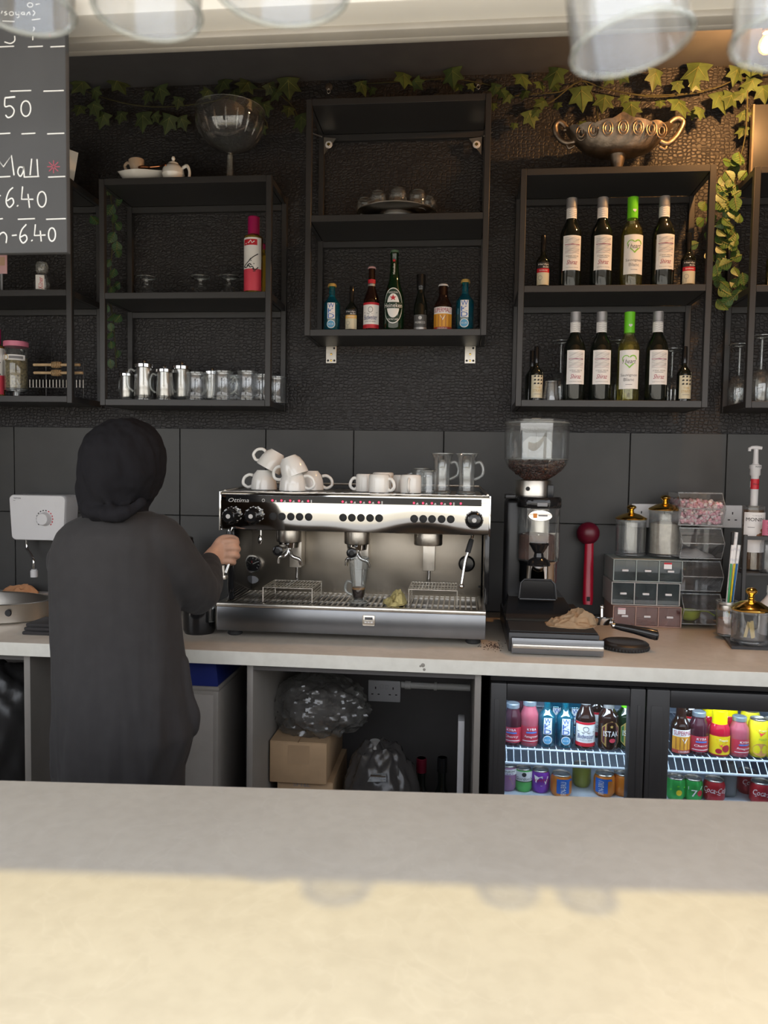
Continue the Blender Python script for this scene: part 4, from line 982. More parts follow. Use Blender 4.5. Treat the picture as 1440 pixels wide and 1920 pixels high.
t = MB(); ta, tb_ = onz(1340, 1178, ZW), onz(1375, 1217, ZW); t.loft([[(ta.x, 2.70, ZW+.0005), (1.3, 2.70, ZW+.0005), (1.3, 2.40, ZW+.0005), (X(1372, 1210, 2.40), 2.40, ZW+.0005)], [(ta.x, 2.70, ZW+.0095), (1.3, 2.70, ZW+.0095), (1.3, 2.40, ZW+.0095), (X(1372, 1210, 2.40), 2.40, ZW+.0095)]], M_BPLAST)
single(t, 'serving_tray', 'flat black tray under the sticks jar and syrups', 'tray', (1.1, 2.55, ZW))
rk = wthing('syrup_rack', 'black metal rack holding the syrup bottles at the right edge', 'rack', (1.12, 2.66, ZW+.0095))
YR = 2.66; ra = X(1386, 1000, YR); zr0 = Z(1400, 1010, YR); zr1 = Z(1400, 1050, YR)
for xx in (ra, 1.3):
    for yy in (YR-.045, YR+.07): MB().box(xx, xx+.012, yy, yy+.012, ZW+.0095, zr0+.016, M_FRAME, .001, 1).build('post', rk)
t = MB(); t.box(ra+.012, 1.3, YR-.044, YR-.034, zr0, zr0+.012, M_FRAME); t.box(ra+.012, 1.3, YR-.045, YR+.082, zr1-.045, zr1-.038, M_FRAME); t.build('shelf', rk); ZRK = zr1-.038
MB().box(ra+.0121, 1.2999, YR+.075, YR+.08, ZW+.012, zr1-.046, M_BPLAST).build('back_panel', rk)

def prof(R, H, rn, zs, zn, bev=.04, top=None, sq=0):
    p = [(0, 0), (R*.9, 0), (R, R*bev*2), (R, zs)]
    for i in range(1, 8): q = i/8; p.append((rn+(R-rn)*(.5+.5*cos(pi*q)), zs+(zn-zs)*q))
    return p+[(rn, zn), (rn, top or H)]
def bottle(name, label, cat, group, pr, gmat, cap, art=None, lip=True, liquid=None):
    """pr: outline of the glass; cap: (r, z0, z1, material, overhang list); art draws the label"""
    o = thing(name, label, cat, (0, 0, 0), 0, group); t = MB(); t.lathe(pr+[(0, pr[-1][1])], gmat, n=32)
    if liquid:
        lm, lh = liquid; t.lathe([(0, .004)]+[(max(r-.002, 0), max(z, .004)) for r, z in pr[1:] if z < lh]+[(max(0, [r for r, z in pr if z < lh][-1]-.002), lh), (0, lh)], lm, n=28)
    t.build('bottle_body', o, sharp=50)
    if cap:
        t = MB(); r, z0, z1, cm = cap[:4]
        if len(cap) > 4: t.lathe([(r*a, z0+(z1-z0)*b_) for a, b_ in cap[4]], cm, n=28)
        else: t.lathe([(r*.9, z0), (r, z0), (r, z1-.002), (r*.9, z1), (0, z1)], cm, n=28)
        if len(cap) > 5: cap[5](t)
        t.build('cap', o)
    if art:
        t = MB(); art(t); t.build('label', o)
    return o
def crown(r): return [(1.1, 0), (1.15, .1), (1.05, .5), (.95, .85), (.7, 1), (0, 1)]

# --- wine bottles, right unit
WR_, WH = .0372, .302
wpr = [(0, 0), (WR_*.93, 0), (WR_, .006), (WR_, WH*.55), (WR_*.97, WH*.6), (WR_*.86, WH*.655), (WR_*.63, WH*.71), (WR_*.47, WH*.75), (WR_*.43, WH*.78), (WR_*.43, WH*.99)]
def art_shiraz(t):
    sf = Surf(t, WR_); a = .033; z0, z1 = WH*.185, WH*.565; sf.rect(-a, a, z0, z1, M_PAPER)
    rnd = random.Random(1)
    for i in range(15):
        z = z1-.008-i*.0036; sf.stroke([(u*.0042, z+.0011*sin(u*.9+i*1.3)) for u in range(-6, 7)], .0005+.0006*rnd.random(), M_GREYI if i % 7 != 6 else MAGE, 2)
    sf.rect(-.026, .026, z1-.031, z1-.029, flat('plum ink', (.2, .03, .08)), 2)
    sf.text('SCENIC RIDGE', 0, z0+.046, .0045, M_GREYI, .042); sf.rect(-.014, .014, z0+.0395, z0+.041, M_GREYI, 2)
    sf.text('Shiraz', 0, z0+.026, .015, flat('wine red ink', (.38, .03, .08)), .034, 3, .25)
    sf.text('South Eastern Australia', 0, z0+.009, .003, M_GREYI, .042)
def cap_shiraz(t):
    sf = Surf(t, WR_*.47, lift=.0006)
    for i in range(6): sf.stroke([(u*.003, WH*.795+i*.006+.001*sin(u+i)) for u in range(-5, 6)], .0009, M_GREYI, 1)
    for zq in (.895, .9): t.lathe([(WR_*.475, WH*zq), (WR_*.482, WH*(zq+.001)), (WR_*.475, WH*(zq+.002))], SILV, n=28)
CAPG = mat('pewter cap', (.36, .36, .38), .4, .5)
def capmix(t): cap_shiraz(t); t.lathe([(WR_*.475, WH*.885), (WR_*.478, WH*.998), (WR_*.44, WH*1.001), (0, WH*1.001)], CAPG, n=28)
shz = bottle('wine_bottle', 'a', 'wine bottle', 'red wine bottles with striped white labels', wpr, M_WINE, (WR_*.465, WH*.772, WH, M_PAPER, [(1, 0), (1.0, 1), (0, 1)], capmix), art_shiraz)
def heart(s, u, v): 
    return [(u+s*.062*16*sin(a)**3, v+s*.062*(13*cos(a)-5*cos(2*a)-2*cos(3*a)-cos(4*a))) for a in [2*pi*i/32 for i in range(33)]]
def art_sauv(t):
    sf = Surf(t, WR_); a = .036; z0, z1 = WH*.135, WH*.565; sf.rect(-a, a, z0, z1, M_PAPER)
    h = heart(.0235, 0, z1-.036); sf.stroke(h[2:16], .0042, flat('label green', (.24, .55, .05)), 2); sf.stroke(h[17:31], .0030, flat('label green', (.24, .55, .05)), 2)
    sf.rect(-.026, .026, z1-.045, z1-.032, M_PAPER, 2.5)
    sf.text('I heart', 0, z1-.038, .0145, M_INK, .042, 3, .25); sf.text('Sauvignon', 0, z0+.045, .0115, M_GREYI, .056); sf.text('Blanc', 0, z0+.031, .0105, M_GREYI, .034); sf.rect(-.011, .011, z0+.014, z0+.0155, M_GREYI, 2)
def cap_sauv(t):
    sf = Surf(t, WR_*.485, lift=.0006); sf.poly(heart(.0062, .002, WH*.845)[:-1], M_WHITE, 1)
WHITEG = glass('pale straw bottle glass', (.86, .86, .62), dif=.05, difcol=(.42, .40, .16))
WLIQ = glass('white wine', (.86, .82, .45), dif=.07, difcol=(.46, .42, .14))
sav = bottle('wine_bottle', 'a', 'wine bottle', 'white wine bottles with green caps', wpr, WHITEG, (WR_*.475, WH*.765, WH, LIME, [(1, 0), (1.0, .99), (.92, 1), (0, 1)], cap_sauv), art_sauv, liquid=(WLIQ, WH*.66))
def small_wine(R, H, name, lab, band, bandcol, tree=True):
    pr = prof(R, H, R*.33, H*.5, H*.68); 
    def art(t):
        sf = Surf(t, R); z0, z1 = H*.06, H*.29
        if tree:
            sf.rect(-R*1.05, R*1.05, z0, z1, CREAM); sf.rect(-R*1.05, R*1.05, z1, z1+H*.075, bandcol); sf.rect(-R*1.05, R*1.05, z1+H*.075, z1+H*.19, M_INK)
            sf.text(band, 0, z1+H*.145, H*.04, M_PAPER, R*1.5); sf.text('BUSH', R*.35, z1+H*.1, H*.03, M_PAPER, R*.8)
            sf.text('SHIRAZ' if bandcol is REDI else 'CHARDONNAY', 0, z1+H*.037, H*.026, M_PAPER, R*1.2); sf.ring(-R*.45, z0+H*.13, R*.32, R*.32, .15, M_GREYI); sf.stroke([(-R*.45, z0+H*.03), (-R*.45, z0+H*.1)], .001, M_GREYI)
        else:
            sf.rect(-R*1.0, R*1.0, H*.055, H*.47, CREAM); sf.poly([(-R*1.0, H*.47), (R*1.0, H*.47), (R*.85, H*.53), (R*.1, H*.51)], CREAM, 1)
            for a in range(3):
                for b_ in range(3): sf.poly([(R*(-.62+a*.5), H*(.30+b_*.065)), (R*(-.28+a*.5), H*(.305+b_*.065)), (R*(-.32+a*.5), H*(.335+b_*.065)), (R*(-.55+a*.5), H*(.33+b_*.065))], M_INK)
            sf.text('THE', 0, H*.245, H*.03, GOLDF, R*.8); sf.text('STRAYS', 0, H*.185, H*.045, GOLDF, R*1.4); sf.rect(-R*.5, R*.5, H*.12, H*.128, M_GREYI, 2)
    return bottle(name, lab, 'wine bottle', 'quarter-size wine bottles', pr, M_WINE, (R*.37, H*.7, H, M_GLOSSB), art)
srd = small_wine(.0235, .182, 'small_wine_bottle', 'a', 'Hardys', REDI)
sth = small_wine(.0235, .187, 'small_wine_bottle', 'a', '', REDI, False)
Y1 = 2.71
def stand(root, px, py, Y, z, label, first=False, rz=0, sc=None):
    loc = (X(px, py, Y), Y, z); fz = radians(rz)
    if first:
        root.location = loc; root.rotation_euler = (0, 0, fz); root['label'] = label
        if sc: root.scale = (sc,)*3
        return root
    return dup(root, loc, fz, label, scale=sc)
zt1, zt2 = ZR_[1], ZR_[2]
stand(shz, 1068, 533, Y1, zt1, 'red wine bottle, first wine on the upper row beside the red-banded small one', True, 3)
stand(shz, 1126, 533, Y1, zt1, 'red wine bottle on the upper row, left of the green-capped one', rz=2)
stand(sav, 1182, 533, Y1, zt1, 'white wine bottle with lime green cap on the upper row', True, 4)
stand(shz, 1241, 533, Y1, zt1, 'red wine bottle on the upper row, right of the green-capped one', rz=3)
stand(srd, 1017, 533, Y1, zt1, 'quarter-size red-banded wine bottle at the left of the upper wine row', True)
stand(srd, 1289, 533, Y1, zt1, 'quarter-size red-banded wine bottle at the right of the upper wine row')
stand(shz, 1075, 748, Y1, zt2, 'red wine bottle on the lower row, beside the upturned shot glass', rz=2)
stand(shz, 1124, 748, Y1, zt2, 'red wine bottle on the lower row, touching the green-capped one')
stand(sav, 1176, 748, Y1, zt2, 'white wine bottle with lime green cap on the lower row', rz=-6)
stand(shz, 1229, 748, Y1, zt2, 'red wine bottle on the lower row, right of the green-capped one', rz=1)
stand(sth, 1004, 748, Y1, zt2, 'quarter-size wine bottle with a cream animal label at the left of the lower wine row', True, 12)
stand(sth, 1281, 748, Y1, zt2, 'quarter-size wine bottle with a cream animal label at the right of the lower wine row', rz=6)
stand(sth, 996, 748, 2.80, zt2, 'dark quarter-size bottle hidden behind the cream-labelled one at the lower left', rz=150)
stand(srd, 1449, 533, Y1, zt1+(ZFR[1]-ZR_[1]), 'quarter-size red-banded wine bottle on the far right shelf unit, cut by the frame')
# middle shelf bottles
ZB3 = ZM[2]; sm = 2.72/F; MBP = 2.72
def H_(top): return (616-top)*sm
h = H_(525)
def art_wkd(R, H):
    def f(t):
        sf = Surf(t, R*1.0, lift=.0006); sf.rect(-R*.46, R*.46, H*.26, H*.58, M_PAPER); 
        for i, ch in enumerate('WKD'): sf.text(ch, 0, H*(.525-i*.105), H*.092, BLUE, R*.74, 2)
        sf.disc(0, H*.15, R*.5, R*.5, M_PAPER); sf.disc(0, H*.15, R*.42, R*.42, flat('sky blue', (.1, .35, .6)), 3); sf.text('BLUE', 0, H*.15, H*.03, M_PAPER, R*.55, 4)
    return f
def mk_wkd(R, H): return bottle('alcopop_bottle', 'a', 'bottle', 'turquoise alcopop bottles', prof(R, H, R*.36, H*.55, H*.77, .05), CYAN, (R*.48, H*.93, H, GOLDF, crown(1)), art_wkd(R, H), liquid=(glass('turquoise drink', (.05, .5, .7), dif=.16, difcol=(.01, .36, .5)), H*.72))
wk1 = mk_wkd(15.5*sm, h); GRPM = 'small bottles on the middle shelf'
stand(wk1, 622, 615, MBP, ZB3, 'turquoise bottle with yellow cap at the left end of the middle shelf', True, 4)
stand(wk1, 871, 615, MBP, ZB3, 'turquoise bottle with yellow cap at the right end of the middle shelf', rz=-3, sc=1.06)
def mk_chard(R, H): return small_wine(R, H, 'small_wine_bottle', 'a', 'Hardys', flat('apricot', (.75, .45, .12)))
b = mk_chard(12*sm, H_(531)); stand(b, 659, 615, MBP, ZB3, 'quarter-size white wine bottle with an apricot-banded cream label on the middle shelf', True)
def mk_bud(R, H, name='beer_bottle'):
    def f(t):
        sf = Surf(t, R, lift=.0005); a = R*1.25; sf.rect(-a, a, H*.05, H*.44, M_PAPER); sf.rect(-a, a, H*.05, H*.11, REDI, 2); sf.rect(-a, a, H*.405, H*.44, REDI, 2)
        sf.text('Budweiser', 0, H*.215, H*.075, flat('navy ink', (.03, .05, .2)), R*1.7, 3, .2); sf.ring(0, H*.33, R*.3, H*.045, .2, M_GREYI); sf.stroke([(-R*.9, H*.29), (-R*.3, H*.27), (R*.3, H*.27), (R*.9, H*.29)], H*.012, SILV); sf.text('KING OF BEERS', 0, H*.15, H*.02, M_GREYI, R*1.3)
        s2 = Surf(t, R*.47, lift=.0008); s2.rect(-R*.6, R*.6, H*.74, H*.80, REDI); s2.star(0, H*.77, H*.04, REDI, 2); s2.rect(-R*.55, R*.55, H*.70, H*.735, SILV)
    return bottle(name, 'a', 'bottle', 'beer bottles with a red and white label', prof(R, H, R*.42, H*.45, H*.74), M_BROWNG, (R*.46, H*.965, H, PINKL, crown(1)), f)
bud = mk_bud(15*sm, H_(495)); stand(bud, 696, 615, MBP, ZB3, 'brown beer bottle with a red and white label on the middle shelf', True)
R, H = 19*sm, H_(465)
def art_hei(t):
    sf = Surf(t, R, lift=.0005); c = H*.305
    sf.disc(0, c, R*.98, H*.215, M_PAPER, 1, 32); sf.disc(0, c, R*.93, H*.203, flat('bottle green ink', (.006, .03, .015)), 2, 32); sf.disc(0, c, R*.62, H*.145, M_PAPER, 3, 28)
    sf.rect(-R*1.02, R*1.02, c-H*.032, c+H*.042, flat('bottle green ink', (.006, .03, .015)), 4); sf.text('Heineken', 0, c+H*.004, H*.052, M_PAPER, R*1.8, 5)
    sf.star(0, c+H*.093, H*.04, REDI, 5); sf.text('HEINEKEN ORIGINAL', 0, c+H*.158, H*.02, M_PAPER, R*.9, 5); sf.text('PURE MALT LAGER', 0, c-H*.165, H*.022, M_PAPER, R*1.0, 5)
    s2 = Surf(t, R*.48, lift=.0008); s2.text('Heineken', 0, H*.76, H*.026, M_PAPER, H*.13, 2, vert=True); s2.star(0, H*.86, H*.024, REDI, 2)
b = bottle('large_beer_bottle', 'tall green lager bottle with a red star, tallest on the middle shelf', 'bottle', GRPM, [(0, 0), (R*.92, 0), (R, .005), (R, H*.34), (R*.97, H*.42), (R*.84, H*.5), (R*.62, H*.58), (R*.5, H*.66), (R*.42, H*.8), (R*.38, H*.93), (R*.41, H*.935), (R*.41, H*.965)], M_BEERG, (R*.4, H*.965, H, flat('green crown cap', (.12, .2, .13), .35), crown(1)), art_hei)
stand(b, 738, 615, MBP, ZB3, b['label'], True)
R, H = 13*sm, H_(510)
def art_pro(t):
    sf = Surf(t, R, lift=.0005); sf.rect(-R*1.1, R*1.1, H*.02, H*.29, flat('graphite label', (.08, .08, .08))); sf.rect(-R*1.1, R*1.1, H*.02, H*.075, SILV, 2); sf.text('PROSECCO', 0, H*.155, H*.035, M_PAPER, R*1.5); sf.disc(0, H*.235, R*.25, R*.25, SILV)
b = bottle('small_prosecco_bottle', 'black foil-necked small sparkling wine bottle on the middle shelf', 'wine bottle', GRPM, prof(R, H, R*.5, H*.42, H*.72), M_WINE, (R*.6, H*.73, H, M_GLOSSB, [(.9, 0), (1, .1), (1.05, .3), (1.12, .8), (1.1, .97), (0, 1)]), art_pro)
stand(b, 788, 615, MBP, ZB3, b['label'], True)
def mk_malt(R, H):
    def f(t):
        sf = Surf(t, R, lift=.0005); a = R*1.3; sf.rect(-a, a, H*.02, H*.5, M_PAPER); sf.rect(-a, a, H*.02, H*.09, flat('brick red', (.4, .05, .04)), 2)
        sf.rect(-a, a, H*.09, H*.36, flat('amber ink', (.72, .33, .03)), 2); sf.text('SUPERMALT', 0, H*.435, H*.095, flat('crimson ink', (.4, .01, .05)), R*2.2, 3)
        for i in range(5): sf.rect(R*(-.9+i*.4), R*(-.82+i*.4), H*.1, H*.34, flat('brown ink', (.4, .14, .03)), 3)
        sf.poly([(-R*.3, H*.33), (R*.3, H*.33), (0, H*.22)], M_PAPER, 3); sf.text('ORIGINAL', 0, H*.055, H*.04, M_PAPER, R*1.2)
    return bottle('malt_drink_bottle', 'a', 'bottle', 'stubby malt drink bottles', prof(R, H, R*.5, H*.52, H*.78), M_BROWNG, (R*.52, H*.95, H, M_WHITE, crown(1)), f)
malt = mk_malt(16.5*sm, H_(528)); stand(malt, 830, 615, MBP, ZB3, 'stubby brown malt bottle with an amber label on the middle shelf', True)
# tray of small upturned tea glasses
ty_, tz = 2.725, ZM[1]; cxp = X(744, 392, ty_); tr = thing('serving_tray', 'round silver tray under upturned tea glasses on the middle unit', 'tray', (cxp, ty_, tz))
MB().lathe([(0, .012), (.09, .012), (.11, .014), (.138, .020), (.14, .0225), (.135, .022), (.11, .017), (.09, .0145), (0, .0145)], M_STEEL, n=48).build('dish', tr)
MB().lathe([(0, 0), (.06, 0), (.062, .003), (.055, .012), (0, .012)], M_WHITE, n=36).build('foot_ring', tr)
tg = thing('tea_glass', 'a', 'glass', (0, 0, 0), 0, 'upturned tea glasses on the silver tray')
clear_vessel(tg, [(0, 0), (.018, 0), (.026, .007), (.03, .02), (.0305, .045), (.028, .066), (.029, .0675)], .003)
hm = 0
for i, (px, py, yy, sc_, lb) in enumerate(((746, 346, -.075, 1, 'upturned tea glass at the middle front of the silver tray'), (708, 351, -.055, .98, 'upturned tea glass on the tray, second from the window side'), (783, 351, -.055, .98, 'upturned tea glass on the tray, second from the wine side'), (683, 363, .0, .93, 'upturned tea glass at the left end of the silver tray'), (803, 363, .0, .93, 'upturned tea glass at the right end of the silver tray'))):
    loc = (X(px, 380, ty_+yy), ty_+yy, tz+.0165+.0675*sc_)
    lb = ('upturned tea glass on the tray, left of the middle one', 'upturned tea glass on the tray, right of the middle one')[i-1] if i in (1, 2) else lb
    if i == 0: tg.location = loc; tg.rotation_euler = (pi, 0, 0); tg['label'] = lb
    else: dup(tg, loc, rot=(pi, 0, i), label=lb, scale=sc_)
# stem glasses upside down
sg = thing('wine_glass', 'a', 'glass', (0, 0, 0), 0, 'upturned stem glasses')
SGH = .2
t = MB(); pr = [(0, 0), (.036, .0), (.036, .002), (.01, .006), (.0045, .012), (.004, .09), (.006, .098), (.022, .106), (.034, .125), (.037, .15), (.034, .185), (.031, SGH)]
t.lathe(pr, G_CLEAR, n=32); t.lathe([(0, .104), (.02, .109), (.0315, .127), (.0345, .15), (.0315, .185), (.0295, SGH)], G_CLEAR, n=32)
t.tube([(.036*cos(2*pi*i/32), .036*sin(2*pi*i/32), .001) for i in range(32)], .0014, G_RIM, 6, True); t.tube([(.03*cos(2*pi*i/32), .03*sin(2*pi*i/32), SGH-.001) for i in range(32)], .0014, G_RIM, 6, True)
t.tube([(0, 0, .01), (0, 0, .1)], .0042, G_RIM, 10); t.build('glass_body', sg, sharp=50)
for i, (px, y0, Y, z, lb) in enumerate(((1425, 630, 2.72, ZFR[2], 'upturned stem glass on the far right unit, in front beside its post'), (1384, 646, 2.83, ZFR[2], 'upturned stem glass seen left of the far right post'), (1446, 634, 2.78, ZFR[2], 'upturned stem glass cut by the right edge of the photo'), (1372, 640, 2.86, ZR_[2]+.0, 'x'),
      (1050, 640, 2.83, zt2, 'upturned stem glass behind the lower wines, its foot showing left of the second bottle'), (1124, 632, 2.80, zt2, 'upturned stem glass with its foot above a lower red bottle'), (1158, 640, 2.83, zt2, 'upturned stem glass behind the lower green-capped bottle'), (1258, 655, 2.84, zt2, 'upturned stem glass behind the last red bottle of the lower row'))):
    if lb == 'x': continue
    H = at(px, y0, Y).z-z; loc = (X(px, 740, Y), Y, z+H)
    if i == 0: sg.location = loc; sg.rotation_euler = (pi, 0, 0); sg.scale = (1, 1, H/SGH); sg['label'] = lb
    else: dup(sg, loc, rot=(pi, 0, i), label=lb, scale=(1, 1, H/SGH))
s2 = thing('shot_glass', 'upturned ribbed shot glass between small bottle and wines, lower row', 'glass', (X(1033, 748, 2.70), 2.70, zt2+.068)); s2.rotation_euler = (pi, 0, 0)
clear_vessel(s2, [(0, 0), (.021, 0), (.022, .003), (.029, .067), (.029, .068)], .003, mt=G_RIB)
# --- left unit
sd_ = thing('sundae_dish', 'a', 'glass', (0, 0, 0), 0, 'upturned sundae glasses on the left unit')
t = MB(); H = .08; t.lathe([(0, 0), (.035, 0), (.036, .003), (.03, .007), (.012, .012), (.009, .02), (.012, .03), (.028, .045), (.036, .07), (.037, H)], G_CLEAR, n=32)
t.tube([(.0345*cos(2*pi*i/32), .0345*sin(2*pi*i/32), .0015) for i in range(32)], .0018, G_RIM, 6, True); t.build('glass_body', sd_, sharp=50)
for i, (px, lb) in enumerate(((275, 'upturned sundae glass on the left unit, standing apart by the ivy'), (376, 'upturned sundae glass on the left unit, between the other two'), (429, 'upturned sundae glass on the left unit, nearest the red-capped bottle'))):
    loc = (X(px, 545, 2.76), 2.76, ZL_[1]+H)
    if i == 0: sd_.location = loc; sd_.rotation_euler = (pi, 0, 0); sd_['label'] = lb
    else: dup(sd_, loc, rot=(pi, 0, 0), label=lb)
def art_syrup(R, H):
    def f(t):
        sf = Surf(t, R, lift=.0005); a = R*1.35; sf.rect(-a, a, H*.03, H*.31, PINKR); sf.rect(-a, a, H*.31, H*.71, M_PAPER); sf.poly([(-a, H*.31), (-a*.3, H*.31), (a, H*.31), (a, H*.34), (a*.4, H*.30), (0, H*.33), (-a*.5, H*.29), (-a, H*.36)], PINKR, 2)
        sf.rect(-R*.8, R*.8, H*.61, H*.685, REDI, 2); sf.stroke([(-R*.5, H*.63), (-R*.1, H*.64), (R*.1, H*.67), (R*.25, H*.635), (R*.5, H*.66)], H*.013, M_PAPER)
        for st in ([(R*.9, H*.5), (R*.3, H*.45), (-R*.2, H*.39), (-R*.8, H*.335)], [(-R*.75, H*.34), (-R*.4, H*.325), (-R*.1, H*.35), (R*.05, H*.325), (R*.3, H*.335), (R*.45, H*.30)], [(R*.3, H*.31), (R*.55, H*.29), (R*.9, H*.33)], [(-R*.3, H*.345), (0, H*.37), (R*.2, H*.35)]): sf.stroke(curve([(a_, b_, 0) for a_, b_ in st], 4) and [(v.x, v.y) for v in curve([(a_, b_, 0) for a_, b_ in st], 4)], H*.012, M_INK)
        for u, v in ((0, .42), (.15, .41), (.08, .435), (.4, .275), (.55, .275), (.45, .37)): sf.disc(R*u, H*v, H*.007, H*.007, M_INK, 3, 8)
    return f
def mk_syrup(R, H): return bottle('syrup_bottle', 'a', 'bottle', 'square cordial bottles', prof(R, H, R*.5, H*.73, H*.78), glass('amber bottle', (.7, .5, .12), dif=.35, difcol=(.4, .26, .03)), (R*.62, H*.77, H, MAGE), art_syrup(R, H))
b = mk_syrup(17.5*2.70/F, 144*2.70/F); stand(b, 475, 545, 2.70, ZL_[1], 'tall cordial bottle with crimson cap and pink label on the left unit', True, -8)
stand(b, -7, 742, 2.70, ZFL[2], 'pink-labelled cordial bottle cut by the left edge of the photo', sc=.92, rz=10)
b2 = bottle('cordial_bottle', 'plain amber bottle half hidden behind the crimson-capped one', 'bottle', None, prof(.03, .2, .014, .15, .17), flat('amber cordial', (.3, .2, .02), .2), (.016, .18, .2, MAGE))
stand(b2, 489, 545, 2.785, ZL_[1], b2['label'], True)
# lidded glass pots with steel infusers and glass mugs
pt = thing('infuser_pot', 'a', 'pot', (0, 0, 0), 0, 'glass pots with steel lids'); PH = .125
t = MB(); n = 4
pr = [(0, 0), (.0305, 0), (.0315, .002), (.0295, .06), (.0275, .1)]
t.lathe(pr, G_CLEAR, n=36); t.lathe([(r-.003, z+.004) for r, z in pr[1:]], G_RIB, n=36); t.tube([(.030*cos(2*pi*i/32), .030*sin(2*pi*i/32), .002) for i in range(32)], .0025, G_RIM, 6, True); t.build('glass_body', pt, sharp=50)
t = MB(); t.lathe([(0, .012), (.02, .012), (.0235, .016), (.0235, .104), (0, .104)], M_STEEL, n=32); t.build('infuser', pt)
t = MB(); t.lathe([(.029, .099), (.031, .100), (.031, .109), (.026, .112), (.008, .1135), (.004, .115), (.007, .120), (.005, .1245), (0, PH)], M_CHROME, n=32); t.build('lid', pt)
clear_handle(pt, .029, .088, .033, .026, .022, .004)
mg = thing('glass_mug', 'a', 'glass', (0, 0, 0), 0, 'thick glass mugs on the left unit'); t = MB(); MH = .098
clear_vessel(mg, [(0, 0), (.038, 0), (.040, .003), (.035, .03), (.033, .06), (.034, .088), (.0355, MH)], .006, mt=G_RIB, bottom=.014); clear_handle(mg, .0335, .078, .0355, .022, .026, .0055)
YPT = 2.70
def putp(root, px, top, label, Y, hang, H0, first=False):
    z = ZL_[2]; s_ = (at(px, top, Y).z-z)/H0; loc = (X(px, 748, Y), Y, z)
    if first: root.location = loc; root.rotation_euler = (0, 0, radians(hang)); root.scale = (s_,)*3; root['label'] = label
    else: dup(root, loc, radians(hang), label, scale=s_)
putp(pt, 238, 694, 'shortest steel-lidded glass pot, first in the row by the ivy', 2.72, 150, PH, True)
putp(pt, 271, 674, 'tallest steel-lidded glass pot on the left unit, handle towards the short first pot', 2.70, 200, PH)
putp(pt, 309, 685, 'wide steel-lidded glass pot between the two tall ones', 2.69, 195, PH)
putp(pt, 341, 678, 'tall steel-lidded glass pot just before the glass mugs', 2.75, 250, PH)
putp(pt, 398, 689, 'steel-lidded glass pot standing behind the glass mugs', 2.80, 20, PH)
putp(mg, 368, 700, 'thick glass mug, first after the steel-lidded pots', 2.70, -30, MH, True)
putp(mg, 418, 698, 'thick glass mug in front of the pot that stands behind', 2.69, -20, MH)
putp(mg, 441, 706, 'thick glass mug in the rear row of the left unit', 2.80, 100, MH)
putp(mg, 464, 698, 'thick glass mug left of the unit post, in the front row', 2.69, 170, MH)
putp(mg, 489, 704, 'thick glass mug tucked against the unit post', 2.74, 60, MH)
putp(mg, 519, 708, 'thick glass mug seen just beyond the right post of the left unit', 2.79, 200, MH)
# on top of the left unit
zt_ = ZL_[0]; YL2 = 2.715
def boat(name, label, cat, cx, cy, z0, L, Wd, H, mt, wall=.004, rim=lambda a: 0, foot=.55, n=48, m=7, pw=1.6, tipz=.35):
    def shell(ins):
        R_ = []
        for j in range(m+1):
            q = j/m; rr = foot+(1-foot)*q**(1/pw); ring = []
            for i in range(n):
                a = 2*pi*i/n; ring.append((cx+(L/2*rr-ins)*cos(a), cy+(Wd/2*rr-ins)*sin(a), z0+(ins if j == 0 else 0)+H*q*(1+tipz*(abs(cos(a))**6))+(rim(a)*q**3)))
            R_.append(ring)
        return R_
    o_, i_ = shell(0), shell(wall); t = MB(); t.loft(o_+i_[::-1], mt, cap=True); return t
t = boat('', '', '', X(264, 334, YL2), YL2+.02, zt_+.0005, .185, .13, Z(279, 314, 2.66)-zt_, M_CERAM, .004, pw=1.2)
single(t, 'boat_dish', 'white boat-shaped dish on top of the left unit', 'dish', (X(279, 334, YL2), YL2, zt_))
ec = thing('espresso_cup', 'small cream cup lying in the boat-shaped dish', 'cup', (X(258, 322, YL2), YL2, zt_+.040)); cup_parts(ec, .027, .046, .6, flat('cream glaze', (.5, .38, .28), .3)); ec.rotation_euler = (0, .1, pi)
tp = thing('teapot', 'little white teapot with a round lid knob at the right end of the boat dish', 'teapot', (X(325, 333, 2.705), 2.705, zt_+.0005)); k_ = (Z(317, 294, 2.705)-zt_)/.084; tp.scale = (.8, .8, k_)
t = MB(); t.lathe([(0, 0), (.03, 0), (.04, .006), (.05, .025), (.046, .042), (.03, .055), (.02, .058), (0, .058)], M_CERAM, n=32); t.build('pot_body', tp)
t = MB(); t.lathe([(.024, .0565), (.022, .062), (.008, .068), (.005, .07), (.009, .077), (.006, .083), (0, .084)], M_CERAM, n=24); t.build('lid', tp)
t = MB(); t.tube(curve([(.044, -.005, .045), (.066, -.008, .05), (.078, -.01, .03), (.074, -.01, .002)], 6), .0062, M_CERAM, 10); t.build('handle', tp)
t = MB(); t.tube(curve([(-.03, .03, .02), (-.04, .045, .03), (-.046, .055, .05)], 5), [.010]*6+[.008]*4+[.006], M_CERAM, 10); t.build('spout', tp)
cs = thing('copper_spoon', 'dark copper spoon laid across the boat-shaped dish', 'spoon', (X(290, 322, YL2), YL2-.01, zt_+.048)); M_COP = mat('copper', (.42, .16, .07), .22, 1)
t = MB(); t.tube(curve([(-.02, 0, .008), (.03, .0, .012), (.06, -.04, .004), (.072, -.07, -.014)], 5), .003, M_COP, 8); t.build('handle', cs); t = MB(); t.ell((-.035, 0, .006), .024, .016, .008, M_COP); t.build('bowl', cs)
tf = thing('trifle_bowl', 'large cut glass footed bowl on top of the left unit', 'bowl', (X(431, 331, 2.74), 2.74, zt_)); s_ = 2.74/F
hz = lambda y: Z(431, y, 2.74)-zt_
